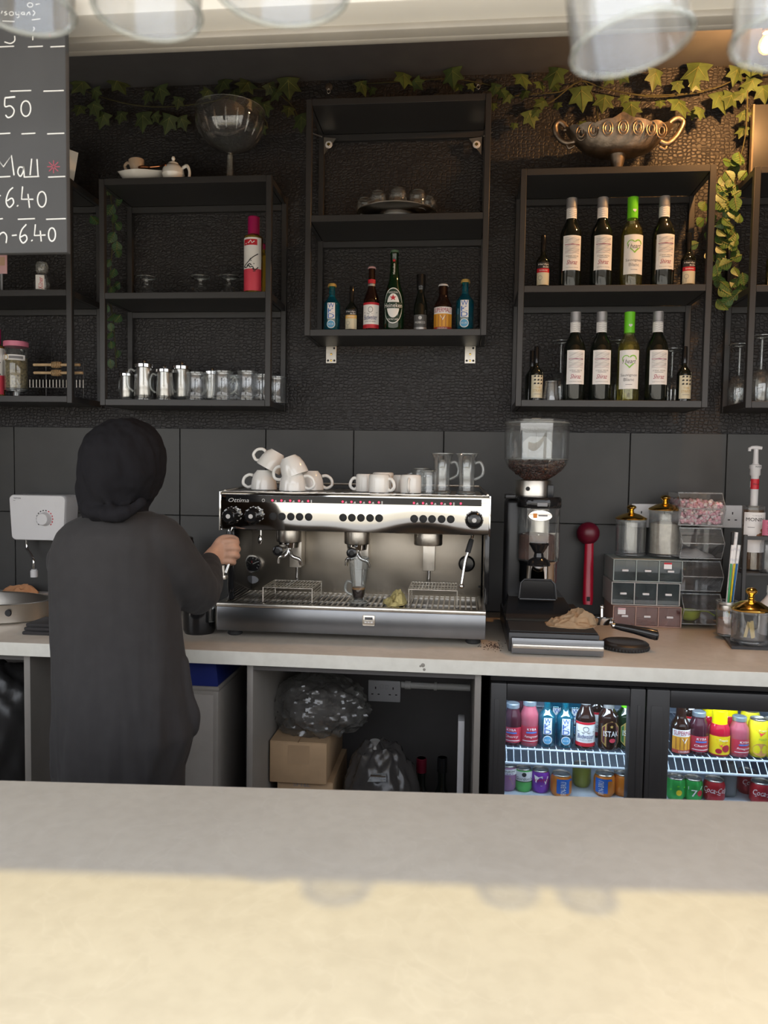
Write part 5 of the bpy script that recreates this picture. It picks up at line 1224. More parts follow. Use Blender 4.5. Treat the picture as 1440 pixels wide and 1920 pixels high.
t = MB(); q = [(0, 0), (.021, 0), (.022, .003), (.017, .02), (.0125, .06), (.011, hz(290)), (.013, hz(287)), (.03, hz(283)), (.075, hz(272)), (.105, hz(255)), (.120, hz(230)), (.124, hz(208))]
t.lathe(q, G_CLEAR, n=48); t.lathe([(0, hz(285)+.004)]+[(r-.005, z+.003) for r, z in q[7:]], G_RIB, n=48); t.tube([(.122*cos(2*pi*i/48), .122*sin(2*pi*i/48), hz(208)) for i in range(48)], .0016, G_RIM, 6, True)
for i in range(18):
    a = 2*pi*i/18; r = .1125; t.tube([(r*1.07*cos(a), r*1.07*sin(a), hz(228)), (r*cos(a), r*sin(a), hz(244)), (r*.84*cos(a), r*.84*sin(a), hz(262))], [.002, .006, .002], G_CLEAR, 6)
t.tube([(0, 0, .004), (0, 0, hz(292))], .0095, G_RIM, 12); t.build('glass_body', tf, sharp=50)
# ornate bowl on the right unit
ox, oy, oz = X(1157, 312, 2.76), 2.76, ZR_[0]; fz = Z(1157, 292, 2.76)
ob = wthing('ornate_bowl', 'antique brass boat-shaped bowl with scrolled handles on the right unit', 'bowl', (ox, oy, oz))
def rim(a): c = abs(cos(a)); return .022*max(0, 1-c*2.6)**1.3+.007*abs(sin(a*9))
t = boat('', '', '', ox, oy, fz, .36, .17, Z(1157, 247, 2.76)-fz, M_BRASS, .004, rim, .42, 96, 10, 1.7, .12)
sf_n = len(t.v)
for i in range(-3, 4):      # raised scrollwork on the front
    a = -pi/2+i*.3; rr = .93; cx_, cy_ = ox+.18*rr*cos(a), oy+.085*rr*sin(a); zc = fz+(Z(1157, 247, 2.76)-fz)*.72
    for r_ in (.02, .011): t.tube([(cx_+r_*.8*cos(k*pi/8), cy_-.002-.004*(1-abs(i)/4), zc+r_*1.2*sin(k*pi/8)) for k in range(16)], .0024, M_BRASS, 6, True)
t.build('bowl_body', ob, sharp=50)
t = MB(); t.lathe([(.03, oz+.0005), (.032, oz+.004), (.016, oz+.010), (.013, oz+.016), (.02, oz+.022), (.016, oz+.03), (.03, fz+.004), (0, fz+.006)], M_BRASS, (ox, oy, 0), 24); t.build('foot', ob)
for sgn, pts in ((-1, ((1086, 262), (1062, 268), (1046, 256), (1040, 238), (1048, 229), (1058, 234), (1062, 242), (1056, 244))), (1, ((1232, 262), (1250, 270), (1266, 258), (1277, 240), (1280, 228), (1270, 222), (1258, 228), (1248, 240), (1240, 246)))):
    t = MB(); P = curve([at(px, py, 2.76) for px, py in pts], 5); t.tube(P, [.0105-.005*abs(i/len(P)-.4) for i in range(len(P))], M_BRASS, 10)
    P2 = curve([at(px, py, 2.76) for px, py in ((pts[1][0], pts[1][1]), (pts[1][0]-sgn*4, pts[1][1]+10), (pts[1][0]-sgn*14, pts[1][1]+6))], 5); t.tube(P2, .005, M_BRASS, 8); t.build('scroll_handle', ob)
# far left unit
def simple_card():
    o = wthing('tag_on_stick', 'pale pink tag on a grey stick, top left edge under the chalkboard', 'tag', at(3, 543, 2.72)); p, q = at(-14, 476, 2.72), at(13, 513, 2.72)
    MB().box(p.x, q.x, 2.72, 2.724, q.z, p.z, PINKL, .001).build('card', o); t = MB(); t.box(at(-10, 480, 2.72).x, at(9, 480, 2.72).x, 2.7195, 2.72, at(0, 498, 2.72).z, at(0, 482, 2.72).z, flat('peach print', (.6, .4, .28))); t.build('printed_panel', o)
    a = at(3, 513, 2.722); MB().box(a.x-.004, a.x+.004, 2.7205, 2.7235, ZFL[1], a.z, mat('grey stick', (.3, .31, .34), .4)).build('stick', o)
simple_card()
mb = thing('stoppered_bottle', 'small clear stoppered bottle with a white tag lettered in red', 'bottle', (X(79, 543, 2.72), 2.72, ZFL[1])); H = 60*2.72/F; R = 16*2.72/F
clear_vessel(mb, [(0, 0), (R*.95, 0), (R, .003), (R*.95, H*.35), (R*.62, H*.6), (R*.6, H*.66)], mt=G_RIB); t = MB(); t.lathe([(0, H*.64), (R*.55, H*.66), (R*.72, H*.72), (R*.74, H*.9), (R*.6, H), (0, H)], G_RIM, n=24); t.build('stopper', mb)
t = MB(); sf = Surf(t, R, lift=.0008); sf.rect(-R*.25, R*.75, H*.1, H*.55, M_PAPER); sf.text('Kilner', R*.35, H*.3, R*.5, REDI, H*.35, 2, vert=True); t.build('tag', mb)
sj = thing('storage_jar', 'jar of dried herbs with a pink lid on the far left unit', 'jar', (X(31, 727, 2.71), 2.71, ZFL[2]+.024)); s_ = 2.71/F; R, H = 22.5*s_, 95*s_
clear_vessel(sj, [(0, 0), (R*.95, 0), (R, .004), (R, H*.88), (R*.95, H*.9)]); t = MB(); t.lathe([(0, H*.89), (R*1.0, H*.89), (R*1.02, H*.9), (R*1.02, H*.99), (R*.95, H), (0, H)], PINK, n=32); t.build('lid', sj)
M_HERB = mat('dried herbs', (.24, .19, .09), .9, var=.6, scale=140, bump=.6, bscale=300); t = MB(); t.lathe([(0, .007), (R*.92, .008), (R*.93, H*.66), (0, H*.7)], M_HERB, n=32); q = t.build('dried_herbs', sj); q['kind'] = 'stuff'
t = MB(); sf = Surf(t, R, lift=.0006); sf.rect(-R*1.3, R*1.3, H*.6, H*.71, M_PAPER); sf.rect(-R*1.3, R*1.3, H*.61, H*.615, M_GREYI, 2); sf.rect(-R*.05, R*1.1, H*.63, H*.685, M_GREYI, 2); sf.ring(-R*.35, H*.655, R*.25, R*.25, .25, GOLDF, 2.2); t.build('label', sj)
st = thing('jar_stand', 'low clear stand under the pink-lidded jar', 'stand', (X(31, 735, 2.71), 2.71, ZFL[2])); t = MB(); t.lathe([(0, 0), (.012, 0), (.012, .018), (.035, .02), (.035, .0235), (0, .0235)], G_RIM, n=24); t.build('stand_body', st)
wr = wthing('wire_rack', 'dark wire rack with upright prongs on the far left unit', 'rack', (X(105, 727, 2.70), 2.70, ZFL[2])); za, zb = Z(105, 712, 2.70), Z(105, 727, 2.70); t = MB(); xa, xb = X(56, 727, 2.70), X(156, 727, 2.70)
t.tube([(xa, 2.70, zb), (xb, 2.70, zb)], .0015, M_FRAME, 6); t.build('rail', wr)
for i in range(17):
    t = MB(); xx = xa+(xb-xa)*i/16; t.tube([(xx, 2.70, zb), (xx, 2.70, za)], .0013, M_STEEL, 6); t.build('prong', wr)
t = MB()
for xx in (xa+.06, xb-.002): t.tube([(xx, 2.705, ZFL[2]), (xx, 2.705, Z(105, 680, 2.7))], .002, M_FRAME, 6)
t.build('leg', wr)
for py, lb, xs in ((684, 'wooden honey dipper, the upper of two on the wire rack', (63, 150)), (699, 'wooden honey dipper, the lower of two on the wire rack', (64, 155))):
    hd = wthing('honey_dipper', lb, 'honey dipper', at(110, py, 2.695)); p, q = at(xs[0], py, 2.695), at(xs[1], py+.5, 2.695); q.z = p.z
    t = MB(); t.tube([p, q], .0052, M_WOOD, 10); t.build('handle', hd); c = at(106, py-1, 2.695); t = MB()
    for k in range(6): t.lathe([(.004, -.0014), (.0125-.0006*abs(k-2.5), -.001), (.0125-.0006*abs(k-2.5), .001), (.004, .0014)], M_WOOD, (c.x-.015+k*.006, c.y, p.z), 16, 'x')
    t.build('dipper_head', hd)
# things on top of the far left unit
p, q = at(100, 318, 2.74), at(150, 285, 2.74)
t = MB(); c = (X(112, 320, 2.74), 2.74, ZFL[0]+.0); t.lathe([(0, .0), (.04, .0), (.05, .004), (.072, Z(130, 287, 2.74)-ZFL[0]), (.066, Z(130, 287, 2.74)-ZFL[0]), (.045, .01), (0, .008)], M_CERAM, c, 6); single(t, 'white_bowl', 'faceted white bowl on the far left unit, mostly behind the chalkboard', 'bowl', c)

# ================================================================== syrup bottle and neighbours at the right edge
sy = thing('pump_syrup_bottle', 'syrup bottle with a tall white pump in the black rack', 'bottle', (X(1411, 1005, 2.70), 2.70, ZRK)); s_ = 2.70/F
yb = lambda y: Z(1411, y, 2.70)-ZRK
R = .036; pr = [(0, 0), (R*.94, 0), (R, .005), (R, yb(962)), (R*.9, yb(950)), (R*.6, yb(944)), (R*.45, yb(940))]
pr = prof(R, yb(944), .017, yb(1003)+.10, yb(952)); t = MB(); t.lathe(pr, G_CLEAR, n=32); t.lathe([(0, .004), (R-.003, .006), (R-.003, yb(1000)+.08), (0, yb(1000)+.08)], glass('caramel syrup', (.5, .3, .12), dif=.3, difcol=(.3, .16, .06)), n=28); t.build('bottle_body', sy)
t = MB(); sf = Surf(t, R, lift=.0006); sf.rect(-R*1.2, R*1.2, yb(1034), yb(960), M_PAPER); sf.text('MONIN', -R*.15, yb(973), .012, M_INK, R*1.6); sf.text('Le Sirop de', 0, yb(966), .004, M_GREYI, R*.8); sf.rect(-R*.8, -R*.2, yb(988), yb(987), M_GREYI, 2)
for u, v, c in ((.35, 1001, (.3, .13, .07)), (.6, 998, (.36, .17, .09)), (.5, 993, (.42, .2, .12)), (.75, 1002, (.3, .13, .07)), (.15, 1003, (.33, .15, .08))): sf.disc(R*u, yb(v), .007, .006, flat('cocoa brown %d' % v, c), 2, 12)
t.build('label', sy)
z0 = yb(948); t = MB(); t.lathe([(0, z0), (.012, z0), (.0125, yb(893)), (.0165, yb(890)), (.0165, yb(880)), (.019, yb(878)), (.019, yb(872)), (.012, yb(871)), (.009, yb(868)), (.0075, yb(842)), (0, yb(842))], M_WHITE, n=24)
t.tube([(.018, 0, yb(840)), (0, 0, yb(839)), (-.014, 0, yb(839)), (-.021, 0, yb(841)), (-.0215, 0, yb(846))], [.006, .007, .006, .0055, .005], M_WHITE, 12); pm = t.build('pump', sy)
t = MB(); sf = Surf(t, .0127, lift=.0008)
z1, z0 = yb(898), yb(917); n = 12
sf.rect(-.02, .02, z0, z1, REDI); sf.poly([(-.02, z0+.006), (.02, z0+.011), (.02, z1-.003), (-.02, z1-.008)], M_PAPER, 2); sf.text('Monin', 0, (z0+z1)/2, .006, M_INK, .017, 3, 0)
sf2 = Surf(t, .019, lift=.0006); sf2.text('MONIN', .003, yb(875), .006, M_INK, .018, 2); t.build('band', pm)
pb = thing('syrup_bottle', 'bottle with a pink label, cut by the right edge of the photo', 'bottle', (X(1443, 1010, 2.64), 2.64, ZRK)); R = .028; t = MB(); t.lathe(prof(R, .16, .012, .09, .13), G_RIB, n=28); t.build('bottle_body', pb)
t = MB(); sf = Surf(t, R, lift=.0006); z0, z1 = Z(1436, 1004, 2.62)-ZRK, Z(1436, 975, 2.62)-ZRK; sf.rect(-R*1.3, R*1.3, z0, z1, PINK); sf.text('SYRUP', -R*.5, (z0+z1)/2, .010, flat('dark rose ink', (.35, .05, .12)), .04, 2, vert=True); t.build('label', pb)
t = MB(); t.lathe([(.012, .13), (.014, .131), (.014, .16), (0, .161)], M_WHITE, n=20); t.build('cap', pb)
wb = thing('white_bottle', 'plain white bottle at the right edge under the syrup rack', 'bottle', (X(1445, 1140, 2.60), 2.60, ZW+.0095)); t = MB(); t.lathe(prof(.036, .15, .012, .09, .135), M_WHITE, n=28); t.build('bottle_body', wb); t = MB(); t.lathe([(.012, .136), (.014, .137), (.013, .16), (0, .161)], M_WHITE, n=16); t.build('cap', wb)

# ================================================================== bottle fridge
YFR = 2.19
fx0 = X(918, 1380, YFR); fx1 = fx0+.92; fz1 = ZU-.006; fz0 = .03
fg = wthing('bottle_fridge', 'black two-door glass-fronted bottle fridge under the worktop, full of drinks', 'fridge', ((fx0+fx1)/2, YFR, 0))
M_FR = mat('black fridge enamel', (.03, .029, .03), .4); M_LIN = mat('fridge liner', (.30, .36, .46), .5)
t = MB(); q = .03; yb0, yb1 = YFR+.05, 2.80
t.box(fx0, fx0+q, yb0, yb1, fz0, fz1, M_FR); t.box(fx1-q, fx1, yb0, yb1, fz0, fz1, M_FR); t.box(fx0+q, fx1-q, yb0, yb1, fz1-.04, fz1, M_FR); t.box(fx0+q, fx1-q, yb0, yb1, fz0, fz0+.1, M_FR); t.box(fx0+q, fx1-q, yb1-.03, yb1, fz0+.1, fz1-.04, M_LIN)
e = .002; t.box(fx0+q+.0005, fx0+q+e, yb0, yb1-.031, fz0+.1005, fz1-.041, M_LIN); t.box(fx1-q-e, fx1-q-.0005, yb0, yb1-.031, fz0+.1005, fz1-.041, M_LIN); t.build('carcass', fg)
for xx in (fx0+.05, fx1-.05):
    for yy in (YFR+.08, yb1-.05): MB().cyl(.018, 0, fz0+.001, M_RUBBER, (xx, yy, 0), 14).build('foot', fg)
zw1 = Z(1063, 1319, YFR); win = ((X(948, 1400, YFR), X(1179, 1400, YFR)), (X(1254, 1400, YFR), 0)); mid = X(1209, 1400, YFR); ztop = Z(1060, 1286, YFR)
win = (win[0], (win[1][0], fx1-(win[0][0]-fx0)))
MB().box(fx0, fx1, YFR+.012, yb0-.001, ztop+.003, fz1, M_FR, .003).build('top_panel', fg)
LEDM = mat('cold white led strip', (.75, .88, 1.), .4, emit=6)
for (wa, wb_), (da, db) in zip(win, ((fx0, mid-.0015), (mid+.0015, fx1))):
    t = MB(); zb_ = fz0+.03; wz0 = .30
    t.box(da, wa, YFR, yb0-.002, zb_, ztop, M_FR, .004); t.box(wb_, db, YFR, yb0-.002, zb_, ztop, M_FR, .004); t.box(wa, wb_, YFR+.001, yb0-.003, zw1, ztop-.001, M_FR, .003); t.box(wa, wb_, YFR+.001, yb0-.003, zb_, wz0, M_FR, .003)
    t.box(da+.012, wa-.02, YFR-.0016, YFR+.001, wz0-.05, zw1+.004, M_FR, .0012); t.box(wb_+.02, db-.012, YFR-.0016, YFR+.001, wz0-.05, zw1+.004, M_FR, .0012)
    d = t.build('door', fg); MB().box(wa-.004, wb_+.004, YFR+.022, YFR+.026, wz0-.004, zw1+.004, G_PANE).build('glass_pane', d)
    t = MB(); t.box(wa+.01, wb_-.01, yb0+.006, yb0+.014, fz1-.052, fz1-.042, LEDM); t.build('light_strip', fg)
    L = bpy.data.lights.new('fridge_light', 'AREA'); L.shape = 'RECTANGLE'; L.size = wb_-wa; L.size_y = .04; L.energy = 1.6; L.color = (.72, .87, 1)
    lo = bpy.data.objects.new('fridge_light', L); COL.objects.link(lo); lo.location = ((wa+wb_)/2, yb0+.03, fz1-.055); lo.rotation_euler = (radians(22), 0, 0)
YSH = 2.29   # the wire shelf: front rail and cross wires
zsh = Z(1063, 1412, YSH); M_WIRE = mat('white coated wire', (.6, .66, .74), .4)
for (wa, wb_) in ((fx0+q+.004, mid-.012), (mid+.006, fx1-q-.004)):
    sh = None; t = MB(); wa_ = max(wa, win[0][0]-.012) if wa < mid else wa
    zf = Z(1063, 1436, YSH-.02)
    t.tube([(wa, YSH-.02, zf), (wb_, YSH-.02, zf)], .0045, M_WIRE, 8); t.tube([(wa, YSH+.015, zsh), (wb_, YSH+.015, zsh)], .0035, M_WIRE, 8); t.tube([(wa, 2.74, zsh), (wb_, 2.74, zsh)], .003, M_WIRE, 8)
    n = int((wb_-wa)/.0205)
    for i in range(n+1):
        xx = wa+(wb_-wa)*i/n; t.tube([(xx, YSH-.02, zf), (xx, YSH+.015, zsh), (xx, 2.74, zsh)], .0016, M_WIRE, 6)
    t.build('wire_shelf', fg)
ZSH = zsh+.0036
YI = 2.345
def ih(px, top, Y=YI): return Z(px, top, Y)-ZSH
GF = 'drinks on the upper fridge shelf'
def juice(R, H, glassm, labc, word, capm, cap_h=.1, liq=None):
    pr = [(0, 0), (R*.95, 0), (R, .004), (R, H*.62), (R*.93, H*.72), (R*.72, H*.82), (R*.66, H*.9)]
    def f(t):
        sf = Surf(t, R, lift=.0005); a = R*1.35; sf.rect(-a, a, H*.08, H*.45, labc); sf.text(word, 0, H*.39, H*.055, M_PAPER, R*1.0); sf.rect(-R*.6, R*.6, H*.30, H*.335, flat('label blue', (.08, .2, .55)), 2)
        sf.text('Cherry' if 'dark' in glassm.name else 'Pomegranate', 0, H*.22, H*.07, M_PAPER, R*1.5, 3, .2); sf.rect(-R, R, H*.12, H*.135, M_PAPER, 2)
    return bottle('juice_bottle', 'a', 'bottle', GF, pr, glassm, (R*.72, H*.89, H, capm), f)
DKJ = mat('dark cherry juice glass', (.05, .012, .02), .08); PKJ = mat('pink juice glass', (.36, .08, .11), .08); RDJ = mat('red juice glass', (.42, .01, .03), .08)
LABR = flat('rose red label', (.45, .03, .06)); GREYCAP = mat('steel cap', (.3, .34, .38), .35, .6)
fi = lambda px, Y=YI: (X(px, 1410, Y), Y, ZSH)
def put_(o, px, label, Y=YI, rz=0): o.location = fi(px, Y); o['label'] = label; o.rotation_euler = (0, 0, radians(rz)); return o
R1 = 17*YI/F; s_ = YI/F
jd = juice(R1, ih(1308, 1333), DKJ, LABR, 'KYBA', GREYCAP); put_(jd, 1308, 'dark cherry juice bottle in the right-hand fridge door, beside the malt drink', rz=5)
dup(jd, fi(960), -.2, 'dark cherry juice bottle at the far left of the left-hand fridge door')
jp = juice(R1, ih(991, 1312), PKJ, LABR, 'KYBA', GREYCAP); put_(jp, 991, 'pink juice bottle in the left-hand fridge door, beside the turquoise ones', rz=12)
dup(jp, fi(1384), .3, 'pink juice bottle in the right-hand fridge door, beside the yellow can', scale=(1.02, 1.02, ih(1384, 1342)/ih(991, 1312)))
wk2 = mk_wkd(16.5*s_, ih(1024, 1302)); wk2['group'] = 'turquoise alcopops in the fridge'
put_(wk2, 1024, 'turquoise alcopop in the fridge, next to the pink juice'); dup(wk2, fi(1058), 0, 'turquoise alcopop in the fridge, next to the red-labelled beer')
bd2 = mk_bud(18*s_, ih(1096, 1285)); put_(bd2, 1096, 'beer bottle with a red and white label in the fridge', rz=-4)
R, H = 18.5*s_, ih(1139, 1300)
def mk_istak(gl, c, foil, lb):
    def f(t):
        sf = Surf(t, R, lift=.0005); pts = [(-.95, .42), (-.5, .5), (0, .54), (.5, .5), (.95, .42), (.95, .15), (.5, .07), (-.5, .07), (-.95, .15)]
        sf.poly([(R*u, H*v) for u, v in pts], GOLDF); sf.poly([(R*u*.93, H*(.3+(v-.3)*.94)) for u, v in pts], c, 2); sf.text('ISTAK', 0, H*.31, H*.1, M_PAPER, R*1.5, 3); sf.disc(R*.1, H*.19, R*.3, R*.22, PINKR, 3); sf.star(0, H*.44, H*.035, GOLDF, 3)
    return bottle('malt_beer_bottle', lb, 'bottle', GF, prof(R, H, R*.42, H*.56, H*.8), gl, (R*.5, H*.74, H, foil, [(1.05, 0), (1.0, .5), (.95, .98), (0, 1)]), f)
put_(mk_istak(M_BROWNG, flat('maroon label', (.12, .03, .04)), SILV, 'a'), 1139, 'brown malt beer bottle with a gold-edged shield label in the fridge', rz=8)
put_(mk_istak(M_BEERG, flat('forest label', (.03, .14, .04)), LIME, 'a'), 1172, 'green malt beer bottle with a shield label by the left-hand door edge', YI+.015, 15)
ma2 = mk_malt(17.5*s_, ih(1274, 1318)); put_(ma2, 1274, 'malt drink bottle with amber label in the right-hand fridge door', rz=12)
R, H = 18.5*s_, ih(1347, 1330)
def art_top(t):
    sf = Surf(t, R, lift=.0005); a = R*1.35; sf.rect(-a, a, H*.04, H*.45, YELLOW); sf.poly([(-R*.55, H*.38), (R*.75, H*.42), (R*.35, H*.3), (0, H*.27), (R*.05, H*.2), (-R*.2, H*.24)], REDI, 2); sf.text('Topia', R*.1, H*.36, H*.06, M_PAPER, R*.9, 3, .3); sf.disc(R*.4, H*.18, R*.4, R*.36, flat('cherry print', (.4, .01, .03)), 2); sf.disc(-R*.3, H*.12, R*.3, R*.25, flat('cherry print', (.4, .01, .03)), 2)
tp_ = bottle('juice_bottle', 'red drink bottle with a tall yellow cap in the right-hand fridge door', 'bottle', GF, [(0, 0), (R*.95, 0), (R, .004), (R*.93, H*.2), (R, H*.48), (R*.96, H*.6), (R*.78, H*.7)], RDJ, (R*.72, H*.69, H, mat('bright yellow cap', (.85, .72, .0), .35)), art_top)
put_(tp_, 1347, tp_['label'])
def can(name, label, col, R, H, group, art=None, tall=False):
    o = thing(name, label, 'can', (0, 0, 0), 0, group); t = MB(); t.lathe([(0, .004), (R*.7, .003), (R*.78, 0), (R*.98, .010), (R, .016), (R, H-.016), (R*.86, H-.004)], col, n=32)
    if art: art(Surf(t, R, lift=.0004), R, H)
    t.build('can_body', o, sharp=50); t = MB(); t.lathe([(R*.86, H-.0045), (R*.87, H-.001), (R*.84, H), (R*.8, H-.004), (0, H-.004)], M_STEEL, n=28); t.ell((0, -R*.15, H-.003), R*.22, R*.35, .0012, M_STEEL, 10, 6); t.build('can_lid', o); return o
def art_peach(sf, R, H): sf.poly([(-R*.6, H*.75), (R*.8, H*.8), (R*.3, H*.66), (-R*.1, H*.58), (-R*.2, H*.66)], REDI); sf.text('Topia', .1*R, H*.73, H*.05, M_PAPER, R*.9, 3, .3); sf.text('PEACH', R*.2, H*.5, H*.05, GREENI, R*.9); sf.disc(0, H*.22, R*.85, H*.17, flat('peach fruit print', (.55, .25, .08)), 1); 
cy = can('drink_can', 'tall yellow peach drink can on the upper shelf, right-hand fridge door', flat('can yellow', (.72, .62, .02), .3), 17*s_, ih(1420, 1346), GF, art_peach); put_(cy, 1420, cy['label'])
dup(cy, fi(1447), .3, 'tall yellow drink can cut by the right edge of the photo'); dup(cy, fi(1404, 2.43), .3, 'yellow drink can in the row behind the pink juice and peach can')
# second row
YJ = 2.45
dup(wk2, fi(1040, YJ), 0, 'turquoise alcopop in the back row between the two front ones'); dup(bd2, fi(1116, YJ), .3, 'beer bottle in the back row, between the red-labelled beer and the shield-labelled malt beer'); dup(jd, fi(975, YJ), 0, 'dark juice bottle in the back row, between the first two front juices')
dup(bd2, fi(1291, YJ), .2, 'beer bottle in the back row behind malt drink and dark juice'); dup(tp_, fi(1366, YJ), .2, 'red drink bottle in the back row, between yellow cap and pink juice', scale=(1, 1, .93)); dup(tp_, fi(1328, YJ), .2, 'red drink bottle in the back row, between the dark juice and the yellow cap', scale=(1, 1, .9))
o = dup(wk2, fi(1075, YJ), 0, 'turquoise alcopop in the back row, between the front pair and the beer')
# cans below; they stand on the lower shelf, out of sight
ZLO = ZSH-.15
t = MB(); t.box(fx0+q+.004, fx1-q-.004, YSH-.01, 2.74, ZLO-.004, ZLO-.0004, M_WIRE); t.build('lower_shelf', fg)
GC = 'cans on the lower fridge shelf'; YCN = 2.36; sc_ = YCN/F
def ch(px, top): return Z(px, top, YCN)-ZLO
def lc(o, px, label, Y=YCN, rz=0): o.location = (X(px, 1470, Y), Y, ZLO); o['label'] = label; o.rotation_euler = (0, 0, radians(rz)); return o
def a_fun(sf, R, H): sf.rect(-R*1.3, R*1.3, H*.68, H*.9, M_PAPER); sf.text('FUNKIN', 0, H*.82, H*.08, M_INK, R*1.5); sf.text('BERRY', 0, H*.72, H*.06, PURPLE, R*1.3); sf.poly([(-R*.6, H*.2), (R*.6, H*.3), (R*.2, H*.6)], GOLDF)
def a_gor(sf, R, H): sf.rect(-R*1.4, R*1.4, H*.5, H*.92, M_PAPER); sf.text("Gordon's", 0, H*.62, H*.13, M_INK, R*1.9, 3, .2); sf.disc(0, H*.8, R*.25, R*.25, M_INK); sf.rect(-R*1.4, R*1.4, H*.47, H*.5, M_INK, 2)
def a_vim(sf, R, H): sf.poly([(-R*.8, H*.82), (-R*.3, H*.75), (0, H*.8), (R*.8, H*.78), (R*.5, H*.45), (0, H*.35), (-R*.6, H*.5)], M_PAPER); sf.text('ViMTO', 0, H*.6, H*.14, REDI, R*1.7, 3, .1)
def a_irn(sf, R, H): sf.rect(-R*.75, R*.5, H*.2, H*.86, BLUE); sf.text('IRN-BRU', -R*.12, H*.45, R*.5, M_PAPER, H*.62, 3, vert=True); sf.rect(R*.5, R*.9, H*.75, H*.86, BLUE)
def a_coke(sf, R, H): sf.text('Coca-Cola', 0, H*.6, H*.24, M_PAPER, R*2.4, 3, .25); sf.stroke([(-R*1.0, H*.42), (-R*.3, H*.5), (R*.3, H*.42), (R*1.0, H*.46)], H*.03, M_PAPER)
def a_7(sf, R, H): sf.poly([(-R*.7, H*.7), (R*.8, H*.72), (R*.6, H*.58), (-R*.7, H*.56)], M_PAPER); sf.disc(R*.5, H*.42, R*.32, R*.32, REDI); sf.text('7', -R*.1, H*.42, H*.3, M_PAPER, R*.6)
def a_spr(sf, R, H): sf.stroke([(-R*.8, H*.5), (0, H*.7), (R*.8, H*.62)], H*.05, LIME); sf.disc(R*.1, H*.4, R*.3, R*.3, YELLOW)
CG = mat('green can', (.03, .36, .07), .3, .3); CR_ = mat('red can', (.4, .015, .025), .3, .2); CO = mat('orange can', (.6, .18, .015), .3, .2); CP = mat('purple can', (.2, .04, .4), .3, .2)
cR = 17.5*sc_
lc(can('drink_can', 'a', mat('mauve can', (.3, .14, .26), .35), cR, ch(953, 1432), GC, a_fun), 951, 'mauve cocktail can at the far left of the lower fridge shelf')
lc(can('drink_can', 'a', mat('bright green can', (.1, .45, .1), .3), cR*.95, ch(980, 1438), GC, a_gor), 981, 'white and green tonic can on the lower fridge shelf')
lc(can('drink_can', 'a', CP, cR, ch(1013, 1441), GC, a_vim), 1013, 'purple can with red lettering on the lower fridge shelf')
ci = lc(can('drink_can', 'a', CO, cR*1.12, ch(1052, 1444), GC, a_irn), 1052, 'orange and blue can, in front beside the purple one', 2.34, 12)
lc(can('drink_can', 'a', mat('olive fruit can', (.3, .33, .06), .3), cR, ch(1090, 1444), GC), 1090, 'olive green can set back between the orange ones', 2.42)
dup(ci, (X(1133, 1470, 2.36), 2.36, ZLO), -.35, 'orange and blue can, its letters turned to the left, near the door edge'); dup(ci, (X(1168, 1470, 2.37), 2.37, ZLO), 1.6, 'orange can cut by the edge of the left-hand door window')
lc(can('drink_can', 'a', CG, cR, ch(1267, 1455), GC, a_spr), 1267, 'green can at the left of the right-hand fridge door'); lc(can('drink_can', 'a', CG, cR, ch(1298, 1457), GC, a_7), 1299, 'green can with a white band and red dot')
ck = lc(can('drink_can', 'a', CR_, cR*1.08, ch(1339, 1459), GC, a_coke), 1339, 'red cola can beside the green cans', rz=-6); dup(ck, (X(1426, 1470, YCN), YCN, ZLO), .2, 'red cola can near the right edge of the photo'); dup(ck, (X(1400, 1470, 2.44), 2.44, ZLO), .5, 'red cola can standing back between the two front ones')
t = MB(); c = (X(1371, 1470, 2.38), 2.38, ZLO); t.box(c[0]-.02, c[0]+.02, 2.38, 2.43, ZLO, ZLO+.11, mat('grey pouch', (.17, .18, .19), .4), .012, 3); single(t, 'drink_pouch', 'grey drink pouch between the cola cans', 'pouch', c)

# ================================================================== under the worktop
ZC0_ = CZ0+.0005
def carton(label, x0, x1, y0, y1, Y, dep, zb=None):
    a, b_ = at(x0, y0, Y), at(x1, y1, Y); z0 = b_.z if zb is None else zb
    o = wthing('cardboard_box', label, 'box', ((a.x+b_.x)/2, Y, z0), 'cardboard cartons'); w2 = b_.x-a.x
    t = MB(); t.box(a.x, b_.x, Y, Y+dep, z0, a.z-.002, M_CARD, .002); t.build('box_body', o)
    for s0, s1 in ((0, .495), (.505, 1)):
        t = MB(); t.box(a.x+w2*s0+.0005, a.x+w2*s1-.0005, Y+.001, Y+dep-.001, a.z-.0018, a.z+.001, M_CARD); t.build('flap', o)
    return o, a, b_
zlow = ZC0_
o2, a_, b_ = carton('lower cardboard carton, mostly hidden by the bar', 520, 624, 1462.5, 1500, 2.36, .3, zlow)
t = MB(); p = at(566, 1471, 2.36); sf = Surf(t, 0, (p.x, 2.3595, p.z)); sf.text('SF16L', 0, 0, .012, M_GREYI, .055); t.build('print', o2)
ztop2 = a_.z+.0012
o1, a_, b_ = carton('upper cardboard carton with a plain front, under the clear bag', 506, 612, 1389, 1461, 2.34, .33, ztop2)
t = MB(); p = at(560, 1415, 2.34); sf = Surf(t, 0, (p.x, 2.3395, p.z)); sf.rect(-.035, .035, -.03, .03, mat('parcel tape', (.4, .27, .16), .35)); t.build('tape_patch', o1)
